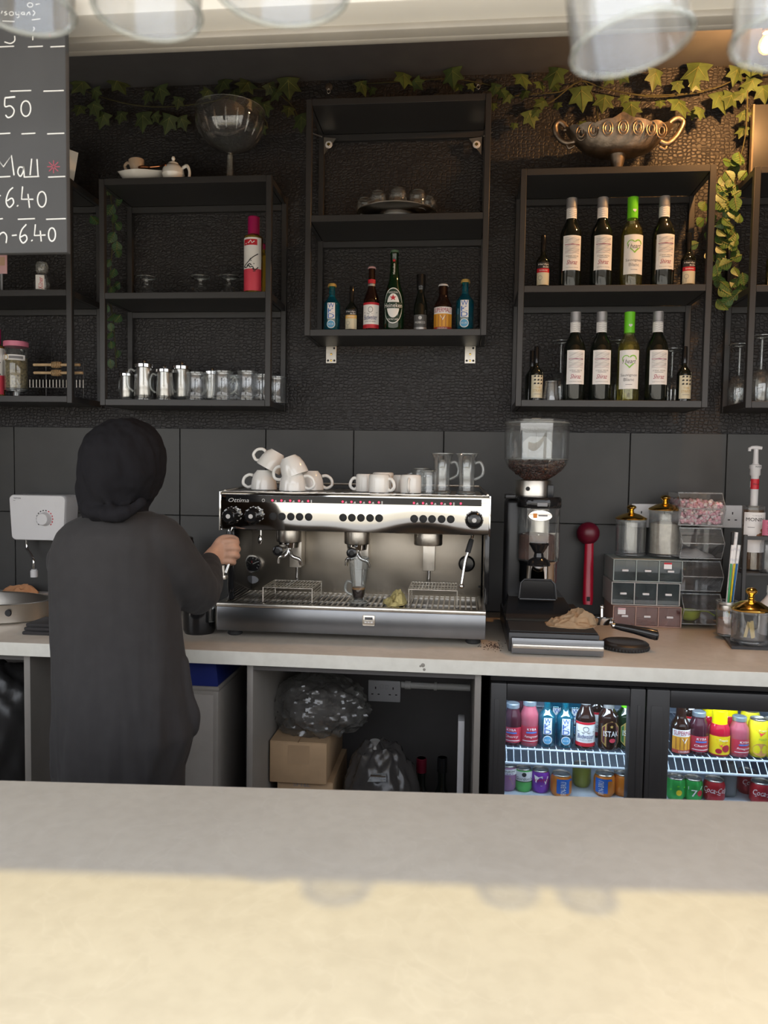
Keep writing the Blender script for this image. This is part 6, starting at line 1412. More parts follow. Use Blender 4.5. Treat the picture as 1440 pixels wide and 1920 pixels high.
def bag(name, label, cen, rx, ry, rz, mt, seed, knot=True, crump=.25, freq=5, n=56, m=34, crinkle=0):
    rnd = random.Random(seed); dirs = [(Vector((rnd.gauss(0, 1), rnd.gauss(0, 1), rnd.gauss(0, 1))).normalized(), rnd.uniform(.6, 1.6)*freq, rnd.uniform(0, 6)) for _ in range(14)]
    vs, fs = [], []
    for j in range(m+1):
        th = pi*j/m
        for i in range(n):
            ph = 2*pi*i/n; d = Vector((sin(th)*cos(ph), sin(th)*sin(ph), -cos(th)))
            r = 1+crump*sum(abs(sin(k*d.dot(v)+p))-.6 for v, k, p in dirs)/14*2.2
            if crinkle: r += crinkle*((1-2.2*abs(mn.noise(d*2.6+Vector((seed, 0, 0)))))*.5+(1-2.2*abs(mn.noise(d*5.5+Vector((seed, 3, 0)))))*.3+(1-2.2*abs(mn.noise(d*11+Vector((seed, 7, 0)))))*.12)
            z = max(-.72, d.z*r); vs.append((cen[0]+d.x*r*rx, cen[1]+d.y*r*ry, cen[2]+(z+.72)*rz))
    for j in range(m):
        for i in range(n): fs.append((j*n+i, j*n+(i+1) % n, (j+1)*n+(i+1) % n, (j+1)*n+i))
    return MB().add(vs, fs, mt)
def plainbag(name, label, cen, *a, **k): return single(bag(name, label, cen, *a, **k), name, label, 'bag', cen, sharp=75)
cb = (X(600, 1373, 2.48), 2.48, at(506, 1389, 2.34).z+.0015)
pg = wthing('plastic_bag', 'crumpled clear plastic bag of dark goods on top of the carton', 'bag', cb)
bag('', '', cb, .145, .12, .098, G_BAG, 5, crump=.12, freq=3, n=110, m=70, crinkle=.22).build('clear_wrap', pg, sharp=24)
q = bag('', '', (cb[0], cb[1], cb[2]+.008), .12, .09, .085, mat('dark packed goods', (.05, .042, .038), .7, var=.3), 8); q.build('contents', pg)
M_BIN = mat('black bin liner', (.02, .019, .019), .3, bump=.4, bscale=30)
bb = (X(712, 1475, 2.40), 2.40, zlow); pb2 = wthing('plastic_bag', 'knotted translucent black bag beside the cardboard cartons', 'bag', bb)
bh = (at(712, 1392, 2.40).z-zlow)/1.75
bag('', '', bb, .125, .10, bh, mat('smoky polythene', (.05, .046, .044), .25, bump=.5, bscale=35), 21, crump=.2, freq=4, n=90, m=60, crinkle=.10).build('bag_body', pb2, sharp=60)
p = at(702, 1402, 2.31); t = MB(); t.lathe([(.0, -.012), (.006, -.01), (.004, 0), (.012, .012), (.016, .018), (0, .016)], mat('knot polythene', (.3, .29, .28), .3), (p.x, 2.325, p.z), 12); t.build('knot', pb2)
t = MB(); p = at(708, 1460, 2.285); t.loft([[(p.x-.032, p.y, p.z-.012), (p.x+.026, p.y, p.z-.008), (p.x+.026, p.y+.02, p.z-.008), (p.x-.032, p.y+.02, p.z-.012)], [(p.x-.022, p.y, p.z+.006), (p.x+.024, p.y, p.z+.012), (p.x+.024, p.y+.02, p.z+.012), (p.x-.022, p.y+.02, p.z+.006)]], G_ACRE)
t.box(p.x-.022, p.x+.024, p.y-.001, p.y+.004, p.z+.006, p.z+.010, M_STEEL); t.build('folded_edge', pb2)
socket('white double socket inside the open base cabinet', 691, 751, 1274, 1316, YW-.051)
cd = wthing('cable_conduit', 'pale pipe running from the cabinet socket to the cabinet side', 'pipe', at(820, 1286, YW-.065)); a, b_ = at(752, 1284, YW-.065), at(886, 1288, YW-.065); b_.z = a.z; b_.x = min(b_.x, CX1-.02)
t = MB(); t.tube([a, b_], .0125, M_TRIM, 14); t.build('pipe', cd)
for k in (.1, .5): c = a+(b_-a)*k; t = MB(); t.cyl(.0155, -.012 if k < .3 else -.006, .012 if k < .3 else .006, M_TRIM, c, 16, 'x'); t.build('clip', cd)
a, b_ = at(859, 1352, 2.40), at(871, 1482, 2.40); MBp = MB().box(a.x, b_.x-.004, 2.40, 2.47, zlow, a.z, M_WHITE, .003); single(MBp, 'white_board', 'white board standing on edge inside the open base cabinet', 'board', ((a.x+b_.x)/2, 2.40, zlow))
for px, y0, lb in ((829, 1420, 'dark bottle standing between black bag and white board'), (790, 1421, 'dark red-capped bottle standing just behind the knotted bag')):
    Yb = 2.52; H = at(px, y0, Yb).z-zlow; b = bottle('dark_bottle', lb, 'bottle', None, prof(.032, H, .014, H*.55, H*.75), M_WINE, (.017, H*.86, H, M_DKRED if px < 800 else M_GLOSSB)); b.location = (X(px, 1450, Yb), Yb, zlow)
# grey bin with a blue liner
YBN = 2.18; a, b_ = at(330, 1281, YBN), at(403, 1466, YBN); x0, x1 = a.x-.12, at(410, 1370, YBN).x
bn = wthing('waste_bin', 'tall grey bin with a blue liner, behind the person under the worktop', 'bin', ((x0+x1)/2, YBN, 0))
t = MB(); t.box(x0, x1, YBN, YBN+.3, .02, a.z-.012, M_GREYB, .01, 2); t.build('bin_body', bn)
t = MB(); t.box(x0+.02, x1-.016, YBN-.003, YBN+.001, .06, a.z-.03, mat('bin front panel', (.28, .255, .235), .5), .002); t.build('front_panel', bn)
t = MB(); t.tube([(x0+.005, YBN+.004, a.z-.014), (x1-.005, YBN+.004, a.z-.014), (x1-.005, YBN+.296, a.z-.014), (x0+.005, YBN+.296, a.z-.014)], .008, M_GREYB, 10, True); t.build('rim', bn)
t = MB(); zz_ = a.z-.012; t.loft([[(x0+.012+.01*sin(i*1.7), YBN+.014, zz_-.03) if False else (x0+.012, YBN+.012, zz_-.02), (x1-.012, YBN+.012, zz_-.02), (x1-.012, YBN+.288, zz_-.02), (x0+.012, YBN+.288, zz_-.02)], [(x0+.004, YBN+.006, zz_+.012), (x1-.004, YBN+.006, zz_+.012), (x1-.004, YBN+.294, zz_+.012), (x0+.004, YBN+.294, zz_+.012)], [(x0+.03, YBN+.03, ZU-.012), (x1-.02, YBN+.03, ZU-.012), (x1-.02, YBN+.27, ZU-.012), (x0+.03, YBN+.27, ZU-.012)]], mat('blue bin liner', (.012, .02, .12), .3, bump=.5, bscale=40)); t.build('liner', bn)
plainbag('bin_bag', 'black bag of waste in the dark cabinet under the sink', (X(8, 1420, 2.36), 2.36, .3005), .15, .12, .30, M_BIN, 31, crump=.28, freq=6)

# ================================================================== left end of the worktop
YH = 2.79
a, b_ = at(16, 927, YH), at(124, 1015, YH)
wh = wthing('water_heater', 'white wall-mounted water heater with a round dial and swan-neck spout', 'water heater', ((a.x+b_.x)/2, YH, b_.z))
def rrect(x0, x1, z0, z1, r, taper=0, n=6):
    P = []
    for cx, cz, a0_ in ((x1-r, z1-r, 0), (x0+r, z1-r, 90), (x0+r+taper, z0+r, 180), (x1-r-taper, z0+r, 270)):
        for i in range(n+1): q = radians(a0_+90*i/n); P.append((cx+r*cos(q), cz+r*sin(q)))
    return P
P = rrect(a.x, b_.x, b_.z, a.z, .018, .008); t = MB(); inset = lambda P, k: [((x-(a.x+b_.x)/2)*k+(a.x+b_.x)/2, (z-(a.z+b_.z)/2)*k+(a.z+b_.z)/2) for x, z in P]
t.loft([[(x, YH, z) for x, z in inset(P, .965)], [(x, YH+.004, z) for x, z in inset(P, .99)], [(x, YH+.014, z) for x, z in P], [(x, YWT-.001, z) for x, z in P]], M_WHITE); t.build('casing', wh)
p = at(84, 973, YH); t = MB(); t.lathe([(0, .022), (.021, .022), (.0235, .019), (.025, .003), (.027, 0)], M_WHITE, (p.x, YH, p.z), 32, 'y'); t.build('dial', wh)
t = MB(); sf = Surf(t, 0, (p.x, YH-.0006, p.z))
for i in range(14):
    q = radians(-40+i*20); sf.stroke([(.0305*cos(q), .0305*sin(q)), (.0345*cos(q), .0345*sin(q))], .006, REDI if i < 6 else M_INK, 1)
p = at(32, 934, YH); sf.c = Vector((p.x, YH-.0006, p.z)); sf.text('TRITON', 0, 0, .0055, M_INK, .030, 1); sf.rect(-.015, -.007, -.010, -.0085, M_GREYI, 1); t.build('printed_marks', wh)
t = MB(); P = [at(50, 1012, YH+.05), at(50.5, 1026, YH+.05), at(53, 1032, YH+.04), at(60, 1043, YH+.0), at(63, 1050, YH-.02), at(63.5, 1066, YH-.02)]; t.tube(curve(P, 5), .0055, M_CHROME, 12)
p = at(64, 1074, YH-.02); t.build('spout', wh); t = MB(); t.lathe([(0, .014), (.010, .014), (.011, .010), (.0135, .008), (.0135, -.016), (0, -.016)], M_WHITE, p, 20); t.build('nozzle', wh)
sxc = onz(-28, 1150, ZW).x; yfr = onz(0, 1177, ZW).y; RS = X(95, 1150, 2.5)-sxc+.012; SYK = .55; syc = yfr+RS*SYK
sk = thing('sink', 'round stainless steel basin with a raised wall at the left end of the worktop', 'sink', (sxc, syc, ZW))
SH = Z(0, 1139, yfr)-ZW; t = MB(); t.lathe([(RS*.93, .0005), (RS*.97, .006), (RS, SH-.004), (RS+.004, SH), (RS-.012, SH+.001), (RS-.02, SH-.004), (RS*.85, .012), (RS*.5, .004), (0, .003)], M_STEEL, n=64, sy=SYK); t.build('basin', sk)
p = at(0, 1152, yfr); t = MB(); t.lathe([(0, .004), (.010, .004), (.012, 0)], M_RUBBER, (p.x-sxc, -sqrt(max(0, 1-((p.x-sxc)/RS)**2))*RS*SYK*.985, SH*.6), 16, 'y'); t.build('overflow_hole', sk)
ledge = MB().box(XL+.01, X(92, 1118, 2.86), max(2.76, syc+RS*SYK+.01), YWT-.001, ZW+.0005, Z(60, 1113, 2.82), M_WHITE, .004); single(ledge, 'splash_ledge', 'white ledge along the tiles behind the steel basin', 'ledge', (-1.6, 2.8, ZW))
c_ = at(36, 1118, 2.83); cloth('cleaning_cloth', 'crumpled orange cleaning cloth draped behind the steel basin', 'cloth', (c_.x, 2.83, Z(60, 1113, 2.82)), .085, .04, .04, mat('orange cloth', (.55, .27, .13), .9, var=.12, bump=.3, bscale=300), 15, peak=(.35, 0))
c_ = onz(20, 1128, ZW+SH); 
fc = onz(78, 1180, ZW); t = MB()
for i in range(3): t.box(X(54, 1180, 2.27)+.004*i, X(112, 1180, 2.27), 2.23+.004*i, 2.35, ZW+.0005+.012*i, ZW+.0115+.012*i, M_CLOTHB, .004)
single(t, 'folded_cloth', 'folded black cloth on the worktop in front of the basin', 'cloth', (fc.x, 2.27, ZW))
kn = thing('canister', 'black canister on the worktop between the person and the coffee machine', 'canister', (X(374, 1190, 2.36), 2.36, ZW)); t = MB(); hk = Z(374, 1140, 2.36)-ZW; R = 31*2.36/F
t.lathe([(0, 0), (R*.9, 0), (R, .012), (R, hk*.85), (R*1.0, hk), (R*.95, hk), (R*.93, hk*.5), (0, hk*.48)], M_GLOSSB, n=40); t.build('canister_body', kn)
t = thing('small_glass', 'small glass standing in the black canister', 'glass', (X(393, 1150, 2.34), 2.345, ZW+hk*.5)); clear_vessel(t, [(0, 0), (.014, 0), (.016, .003), (.018, .05), (.0185, .052)]); 
bl_ = thing('black_flask', 'tall black cylinder by the tiles, half hidden by the sleeve', 'flask', (X(344, 1060, 2.74), 2.74, ZW)); t = MB(); hh = Z(344, 1006, 2.74)-ZW; t.lathe([(0, 0), (.036, 0), (.038, .004), (.038, hh-.02), (.035, hh-.015), (.035, hh-.004), (.03, hh), (0, hh)], M_BPLAST, n=32); t.build('flask_body', bl_)

# ================================================================== the person at the machine
def remesh(mb, name, mt, voxel, parent, smooth=2, org=None):
    me = bpy.data.meshes.new(name); me.from_pydata([(a-org[0], b-org[1], c-org[2]) for a, b, c in mb.v], [], mb.f)
    bm = bmesh.new(); bm.from_mesh(me); bmesh.ops.recalc_face_normals(bm, faces=bm.faces); bm.to_mesh(me); bm.free()
    o = bpy.data.objects.new(name, me); COL.objects.link(o)
    r = o.modifiers.new('r', 'REMESH'); r.mode = 'VOXEL'; r.voxel_size = voxel; r.use_smooth_shade = True
    if smooth: s_ = o.modifiers.new('s', 'SMOOTH'); s_.factor = .5; s_.iterations = smooth
    bpy.context.view_layer.update(); dg = bpy.context.evaluated_depsgraph_get()
    m2 = bpy.data.meshes.new_from_object(o.evaluated_get(dg)); o.modifiers.clear(); o.data = m2; bpy.data.meshes.remove(me); m2.name = name
    m2.materials.clear(); m2.materials.append(mt); m2.polygons.foreach_set('use_smooth', [True]*len(m2.polygons)); o.parent = parent
    return o
def limb(t, pts, rads, n=16, k=5, mt=M_SKIN):
    P = curve(pts, k); R_ = []; m_ = len(pts)-1
    for i in range(len(P)):
        q = i/k; j = min(int(q), m_-1); f = q-j; R_.append(rads[j]*(1-f)+rads[j+1]*f)
    t.tube(P, R_, mt, n); t.ell(P[0], R_[0], R_[0], R_[0], mt); t.ell(P[-1], R_[-1], R_[-1], R_[-1], mt)
def sec(px, py, hw, Y, dep, n=40, pw=2.3, fold=0, ph=0, tilt=0):
    c = at(px, py, Y); w_ = hw*Y/F; R_ = []
    for i in range(n):
        a = 2*pi*i/n; ca, sa = cos(a), sin(a); k = 1+fold*sin(7*a+ph)+fold*.7*sin(11*a+2*ph+1)
        R_.append((c.x+w_*k*abs(ca)**(2/pw)*(1 if ca > 0 else -1), Y+dep*k*abs(sa)**(2/pw)*(1 if sa > 0 else -1), c.z+tilt*ca))
    return R_
YPN = 1.87
pc = at(222, 1400, YPN)
pn = wthing('person', 'person in black tunic and headscarf, seen from behind, reaching to the coffee machine', 'person', (pc.x, YPN, 0))
pn['_w'] = tuple(pn.location)
# the body: one continuous surface under the clothes
t = MB(); hc = at(231, 862, YPN+.0)
A = lambda px, py, Y: at(px, py, Y)
t.loft([sec(235, 962, 34, YPN+.01, .05), sec(225, 992, 70, YPN+.01, .07), sec(217, 1025, 96, YPN+.0, .085), sec(216, 1090, 98, YPN, .09), sec(220, 1180, 94, YPN, .085), sec(222, 1270, 104, YPN, .095), sec(222, 1370, 108, YPN, .10), sec(222, 1450, 96, YPN, .09)], M_SKIN)
t.lathe([(.0, -.14), (.04, -.14), (.042, -.06), (.04, .02)], M_SKIN, (hc.x-.002, YPN, hc.z), 20)
t.ell(hc, .070, .088, .10, M_SKIN, 28, 18); t.ell(hc+Vector((.008, .03, -.055)), .05, .06, .06, M_SKIN)      # skull and jaw, turned right and away
fd = Vector((sin(radians(20)), cos(radians(20)), 0)); fs_ = Vector((cos(radians(20)), -sin(radians(20)), 0)); U = Vector((0, 0, 1))
t.ell(hc+fd*.096+U*-.018, .010, .012, .016, M_SKIN, 12, 8); t.ell(hc+fd*.09+U*-.058, .02, .010, .006, M_SKIN, 12, 8); t.ell(hc+fd*.088+U*-.066, .017, .010, .006, M_SKIN, 12, 8); t.ell(hc+fd*.075+U*-.09, .02, .018, .014, M_SKIN)
for sg_ in (-1, 1):
    t.ell(hc+fs_*sg_*.078+U*-.01, .010, .018, .028, M_SKIN, 12, 8); t.ell(hc+fd*.082+fs_*sg_*.031+U*.012, .014, .010, .006, M_SKIN, 10, 8); t.ell(hc+fd*.084+fs_*sg_*.032+U*.028, .02, .010, .005, M_SKIN, 10, 8); t.ell(hc+fd*.07+fs_*sg_*.034+U*-.03, .022, .018, .02, M_SKIN, 12, 8)
sh, el, wr_ = A(296, 1012, YPN), A(378, 1112, 2.02), A(391, 1052, 2.20)
limb(t, [sh, (sh+el)/2, el], [.043, .04, .034]); limb(t, [el, (el+wr_)/2+Vector((0, 0, -.004)), wr_], [.033, .033, .024])
# left arm hangs down in front of her, out of sight
ls = A(128, 1032, YPN); le = ls+Vector((-.0, .06, -.20)); lw = le+Vector((.045, .11, -.02)); limb(t, [ls, (ls+le)/2, le], [.034, .032, .029]); limb(t, [le, (le+lw)/2, lw], [.031, .03, .022]); 
lh = lw+Vector((.03, .05, 0)); t.ell(lh, .034, .04, .016, M_SKIN)
for i in range(4): q = lh+Vector((.012+.004*i, .03, 0))+Vector((-.016+.014*i, 0, 0)); limb(t, [q, q+Vector((.01, .03, -.004)), q+Vector((.014, .045+.004*(i in (1, 2)), -.018))], [.0082, .0075, .0065], 10, 4)
limb(t, [lh+Vector((.02, -.01, 0)), lh+Vector((.045, .004, -.004)), lh+Vector((.055, .025, -.010))], [.010, .009, .0075], 10, 4)
# legs
for sg_ in (-1, 1):
    hp2 = Vector((pc.x+sg_*.075, YPN, Z(222, 1440, YPN))); kn2 = Vector((pc.x+sg_*.085, YPN+.015, .40)); an = Vector((pc.x+sg_*.09, YPN-.01, .075))
    limb(t, [hp2, (hp2+kn2)/2, kn2, (kn2+an)/2+Vector((0, -.015, .04)), an], [.082, .072, .05, .05, .034]); t.loft([[(an.x+.036*cos(a_)*(1 if k else .9), an.y+.05+.11*sin(a_)*(1 if k else .95), z) for a_ in [2*pi*i/20 for i in range(20)]] for k, z in ((0, .004), (1, .02), (0, .05))], M_SKIN)
# right hand: back towards the viewer, four fingers closed round the black grip of the steam wand
hand = Vector(A(408, 1033, 2.262)); sH = 2.26/F
kx = [(423, 1016), (426, 1028), (426, 1041), (421, 1053)]
palm = [A(393, 1048, 2.215), A(402, 1040, 2.24), A(412, 1034, 2.255), A(421, 1034, 2.262)]
for (dx, dz, r) in ((0, .012, .0165), (0, 0, .018), (.0, -.012, .0165)):
    limb(t, [palm[0]+Vector((0, 0, dz*.4)), palm[1]+Vector((dx, 0, dz*.9)), palm[2]+Vector((dx, 0, dz*1.15)), palm[3]+Vector((-.004, 0, dz*1.2))], [.021, r*1.12, r, r*.85], 14, 5)
tips = []
for i, (kx_, ky) in enumerate(kx):
    r = (.0098, .0102, .0098, .0086)[i]; k0_ = A(kx_-5, ky, 2.258); k1_ = A(kx_+9+(3, 4, 4, 2)[i]*.6, ky-1, 2.264); k2_ = A((444, 446, 445, 438)[i], ky+1.5, 2.288); k3_ = A((437, 438, 438, 434)[i], ky+3, 2.312); k4_ = A((428, 428, 428, 426)[i], ky+3, 2.316)
    limb(t, [k0_, k1_, k2_, k3_, k4_], [r*1.08, r*1.1, r, r*.93, r*.82], 12, 5); t.ell(k1_, r*1.12, r*1.1, r*1.12, M_SKIN, 12, 8)
limb(t, [A(402, 1029, 2.25), A(412, 1014, 2.262), A(423, 1008, 2.272), A(437, 1008.5, 2.281), A(444, 1011, 2.288)], [.0135, .0125, .0105, .0095, .0075], 12, 5)
t.M = None
remesh(t, 'body', M_SKIN, .0034, pn, 2, pn['_w'])
# face colouring details sit on the hidden face: lips and brows
t = MB(); t.ell(hc+fd*.096+U*-.062, .016, .008, .006, flat('lips', (.42, .17, .15)), 12, 8); t.build('lips', pn)
# tunic
t = MB(); f_ = .012
secs = [(235, 958, 50, .058, 0), (230, 968, 76, .075, 0), (224, 980, 98, .092, .0), (219, 998, 113, .108, .002), (216, 1025, 121, .118, .004), (214, 1070, 124, .123, .005), (216, 1130, 124, .123, .008), (220, 1200, 127, .126, .010), (226, 1280, 130, .13, .012), (231, 1340, 134, .135, .014), (233, 1372, 137, .137, .016), (228, 1410, 130, .134, .017), (223, 1440, 125, .13, .018), (221, 1452, 122, .128, .018)]
t.loft([sec(a_, b_, c_, YPN, d_, 64, 2.25, e_, b_*.01+.4, tilt=(-.010 if b_ > 1430 else -.006 if b_ > 1400 else 0)) for a_, b_, c_, d_, e_ in secs], M_CLOTHB)
# wedge of hem blown out to the right
q0 = [A(345, 1240, YPN+.02), A(352, 1300, YPN+.02), A(362, 1340, YPN+.02), A(362, 1372, YPN+.02)]; limb(t, q0, [.012, .016, .018, .012], 14, 5)
limb(t, [sh+Vector((-.03, 0, -.012)), sh+Vector((0, .0, -.006)), A(325, 1058, 1.91), A(352, 1090, 1.97), el+Vector((-.004, 0, .004))], [.072, .070, .072, .070, .056], 20, 6)
limb(t, [el+Vector((-.004, 0, .004)), A(384, 1092, 2.09), A(389, 1070, 2.16), A(391.5, 1059, 2.19)], [.056, .052, .043, .0375], 20, 6)
limb(t, [A(350, 1118, 1.97), A(372, 1122, 2.02), A(388, 1118, 2.06)], [.04, .046, .034], 18, 6)
limb(t, [ls+Vector((.03, 0, -.02)), ls+Vector((.016, 0, -.03)), (ls+le)/2+Vector((.03, 0, 0)), le+Vector((.02, 0, 0)), lw+Vector((-.02, -.03, 0))], [.07, .068, .066, .058, .045], 18, 6)
o = remesh(t, 'tunic', M_CLOTHB, .006, pn, 4, pn['_w'])
# loose folds in the cloth, real relief on the surface
import mathutils.noise as mn
for v in o.data.vertices:
    g = Vector((v.co.x*26, v.co.y*26, v.co.z*3.2)); a_ = mn.noise(g)+.5*mn.noise(Vector((v.co.x*60+9, v.co.y*60, v.co.z*9)))
    low = min(1, max(.25, (1.3-v.co.z)/.4)); v.co += v.normal*a_*.0055*low
# trousers
t = MB()
for sg_ in (-1, 1):
    hp2 = Vector((pc.x+sg_*.075, YPN, Z(222, 1425, YPN))); kn2 = Vector((pc.x+sg_*.085, YPN+.012, .40)); an = Vector((pc.x+sg_*.09, YPN-.01, .09)); limb(t, [hp2, (hp2+kn2)/2, kn2, (kn2+an)/2, an], [.1, .09, .074, .07, .064], 20, 5)
t.ell((pc.x, YPN, Z(222, 1420, YPN)), .16, .115, .1, M_CLOTHB); remesh(t, 'trousers', M_CLOTHB, .01, pn, 3, pn['_w'])
# headscarf: wraps head and neck, open at the face which looks away
t = MB(); rows = [(236, 784, 8, .01), (236, 787, 26, .03), (235, 793, 40, .05), (234, 802, 54, .068), (233, 818, 68, .088), (232, 840, 78, .104), (230, 865, 80.5, .112), (228, 890, 80, .112), (224, 912, 77, .106), (219, 930, 72, .096), (216, 944, 67, .088), (214, 953, 64, .083), (216, 962, 62, .08), (222, 968, 66, .082), (226, 976, 72, .085)]
t.loft([sec(a_, b_, c_, YPN+.004, d_, 64, 2.1, .0 if i < 5 else .012, b_*.02) for i, (a_, b_, c_, d_) in enumerate(rows)], M_SCARF)
P = [A(158+12*i, (950, 957, 961, 964, 965, 964, 962, 958, 950, 942)[i], YPN-.062-.03*sin(pi*(i+.5)/10)) for i in range(10)]
limb(t, P, [.016, .019, .02, .02, .02, .02, .02, .019, .016, .012], 14, 3)
for (x0_, y0_, x1_, y1_, dy) in ((160, 915, 196, 950, -.082), (172, 890, 205, 945, -.096), (158, 925, 176, 955, -.07)):
    limb(t, [A(x0_, y0_, YPN+dy), A((x0_+x1_)/2-2, (y0_+y1_)/2, YPN+dy), A(x1_, y1_, YPN+dy*.95)], [.004, .0085, .006], 10, 6)
o = remesh(t, 'headscarf', M_SCARF, .005, pn, 3, pn['_w'])
for v in o.data.vertices: v.co += v.normal*(.006*mn.noise(Vector((v.co.x*30+v.co.z*14, v.co.y*30, v.co.z*8)))+.0025*mn.noise(Vector((v.co.x*80+v.co.z*30, v.co.y*80, v.co.z*20))))
bm = bmesh.new(); bm.from_mesh(o.data); hl = hc-Vector(pn['_w']); dele = []
for f in bm.faces:
    d = f.calc_center_median()-hl; f1, f2, f3 = d.dot(fd), d.dot(fs_), d.z+.02
    if f1 > .03 and (f2/.058)**2+(f3/.078)**2 < 1: dele.append(f)
bmesh.ops.delete(bm, geom=dele, context='FACES'); bm.to_mesh(o.data); bm.free()

# ================================================================== glasses hanging over the bar
rack = wthing('glass_rack', 'wooden rack over the bar from which the stem glasses hang, just above the photo', 'rack', (-.1, YRK, ZRACK)); t = MB(); t.box(-1.6, 1.2, YRK-.115, YRK+.09, ZRACK+.012, ZRACK+.03, M_WOOD); t.build('board', rack)
for xx in (-1.55, 1.15): t = MB(); t.box(xx, xx+.03, YRK-.02, YRK+.02, ZRACK+.03, 2.4495, M_WOOD); t.build('hanger', rack)
rack.rotation_euler.z = math.atan2(dr.y, dr.x)  # unseen rack board, widened and turned to place the shadow edge on the bar
G_HANG = glass('slightly misted glass', (.93, .94, .95), dif=.09, difcol=(.9, .9, .88))
def hang(label, px, py, hwpx, Y, straight, tilt=(0, 0), belly=1.06):
    c = at(px, py, Y); R = hwpx*Y/F; H = ZRACK+.0115-c.z
    o = thing('hanging_glass', label, 'glass', c, 0, 'stem glasses hanging over the bar'); bh = H*(.72 if straight else .62)
    if straight: pr = [(R, 0), (R*.985, bh*.3), (R*.94, bh*.7), (R*.86, bh*.9), (R*.5, bh*.99), (.008, bh*1.02)]
    else: pr = [(R, 0), (R*belly, bh*.25), (R*belly*1.01, bh*.5), (R*.9, bh*.78), (R*.5, bh*.95), (.008, bh*1.02)]
    t = MB(); full = pr+[(.005, bh*1.08), (.0045, H*.93), (.012, H*.975), (R*.85, H*.992), (R*.85, H), (0, H)]
    P = [(full[0][0]+(0), full[0][1])]
    for (r0, z0), (r1, z1) in zip(full, full[1:]):
        for k in (1, 2, 3): P.append((r0+(r1-r0)*k/3, z0+(z1-z0)*k/3))
    t.lathe(P, G_HANG, n=64); t.lathe([(r-.0018, z) for r, z in pr if r > .01]+[(0, pr[-2][1])], G_HANG, n=64)
    t.build('bowl', o, sharp=60); t = MB(); t.tube([(R*cos(2*pi*i/64), R*sin(2*pi*i/64), 0) for i in range(64)], .0021, G_RIM, 8, True); t.build('rim', o)
    t = MB(); t.tube([(0, 0, bh), (0, 0, H*.97)], .0046, G_RIM, 10); t.build('stem', o)
    o.rotation_euler = (radians(tilt[0]), radians(tilt[1]), 0)
hang('stem glass hanging in front of the chalkboard', 44, 16, 90, .50, False)
hang('stem glass hanging over the bar just right of the chalkboard', 277, 22, 97, .50, False)
hang('widest stem glass hanging over the bar, near the top left centre', 528, -24, 124, .47, False, belly=1.1)
hang('tall straight glass hanging over the bar above the ornate bowl', 1184, 84, 103, .50, True, (0, -9))
hang('glass hanging at the top right corner in front of the glowing bulb', 1486, 76, 98, .50, False, (0, 3), 1.03)
# ================================================================== chalkboard
YCB = 1.2; p, q = at(-190, 473, YCB), at(125.5, 473, YCB); ztb = Z(125, -30, YCB)
cbd = wthing('chalkboard', 'grey chalkboard menu with white chalk prices hanging at the left of the hatch', 'chalkboard', ((p.x+q.x)/2, YCB, q.z))
MB().box(q.x-.42, q.x, YCB, YCB+.012, q.z, ztb, M_CHALKB, .001).build('board', cbd)
sf = Surf(MB(), 0, (0, YCB-.0006, 0), lift=.0003)
def chalk_done(n='chalk_writing'): sf.mb.build(n, cbd); sf.mb = MB()
def ck_(pts, w_=2.2, m_=M_CHALK, k=1, sm=True):
    P = [at(a, b_, YCB) for a, b_ in pts]; P = [(v.x, v.z) for v in P]
    if sm and len(P) > 2: P = [(v.x, v.y) for v in curve([(a, b_, 0) for a, b_ in P], 5)]
    sf.stroke(P, w_*YCB/F, m_, k)
for y, segs in ((88, ((0, 27), (53, 81), (95, 122))), (171, ((20, 59), (82, 120))), (251, ((-4, 20), (41, 67), (89, 121))), (332, ((-4, 20), (45, 74), (91, 123))), (411, ((-5, 6), (34, 66), (87, 124)))):
    for a, b_ in segs: ck_([(a, y+.5), (b_, y-.8)], 1.9)
    chalk_done('chalk_rule')
def oval(cx, cy, rx, ry): return [(cx+rx*sin(a), cy-ry*cos(a)) for a in [2*pi*i/12 for i in range(13)]]
ck_([(29, 182), (10, 184)], 2.8); ck_([(10, 184), (10, 200), (20, 199), (27, 207), (24, 217), (16, 221), (11, 216)]); ck_(oval(49, 204, 9, 14.5)); chalk_done()
ck_([(-8, 330), (-6, 296), (7, 313), (22, 292), (27, 329)], 2.4, sm=False); ck_([(45, 315), (37, 314), (34, 324), (39, 331), (44, 322), (45, 312), (46, 332)]); ck_([(60, 298), (57, 329)]); ck_([(70, 299), (72, 331)]); chalk_done()
ck_([(-4, 368), (2, 367)])
ck_([(25, 352), (17, 360), (12, 378), (18, 389), (26, 381), (23, 372), (14, 377)]); ck_([(33, 385.5), (34, 387)], 3.6); ck_([(43, 350), (41, 374), (63, 374)], sm=False); ck_([(53, 364), (56, 390)]); ck_(oval(79, 374, 8, 14.5)); chalk_done()
ck_([(-2, 457), (-1, 442), (7, 436), (13, 443), (12, 456)]); ck_([(23, 442), (32, 441)])
ck_([(50, 421), (41, 432), (38, 447), (44, 456), (51, 449), (48, 441), (39, 445)]); ck_([(60, 450.5), (61, 452)], 3.6); ck_([(67, 421), (65, 442), (86, 441)], sm=False); ck_([(76, 433), (78, 453)]); ck_(oval(98, 440, 6.5, 12.5)); chalk_done()
for i in range(8): a = 2*pi*i/8; ck_([(101+2*cos(a), 313+2*sin(a)), (101+12*cos(a), 313+12*sin(a))], 1.3, M_CHALKR)
chalk_done('chalk_star')
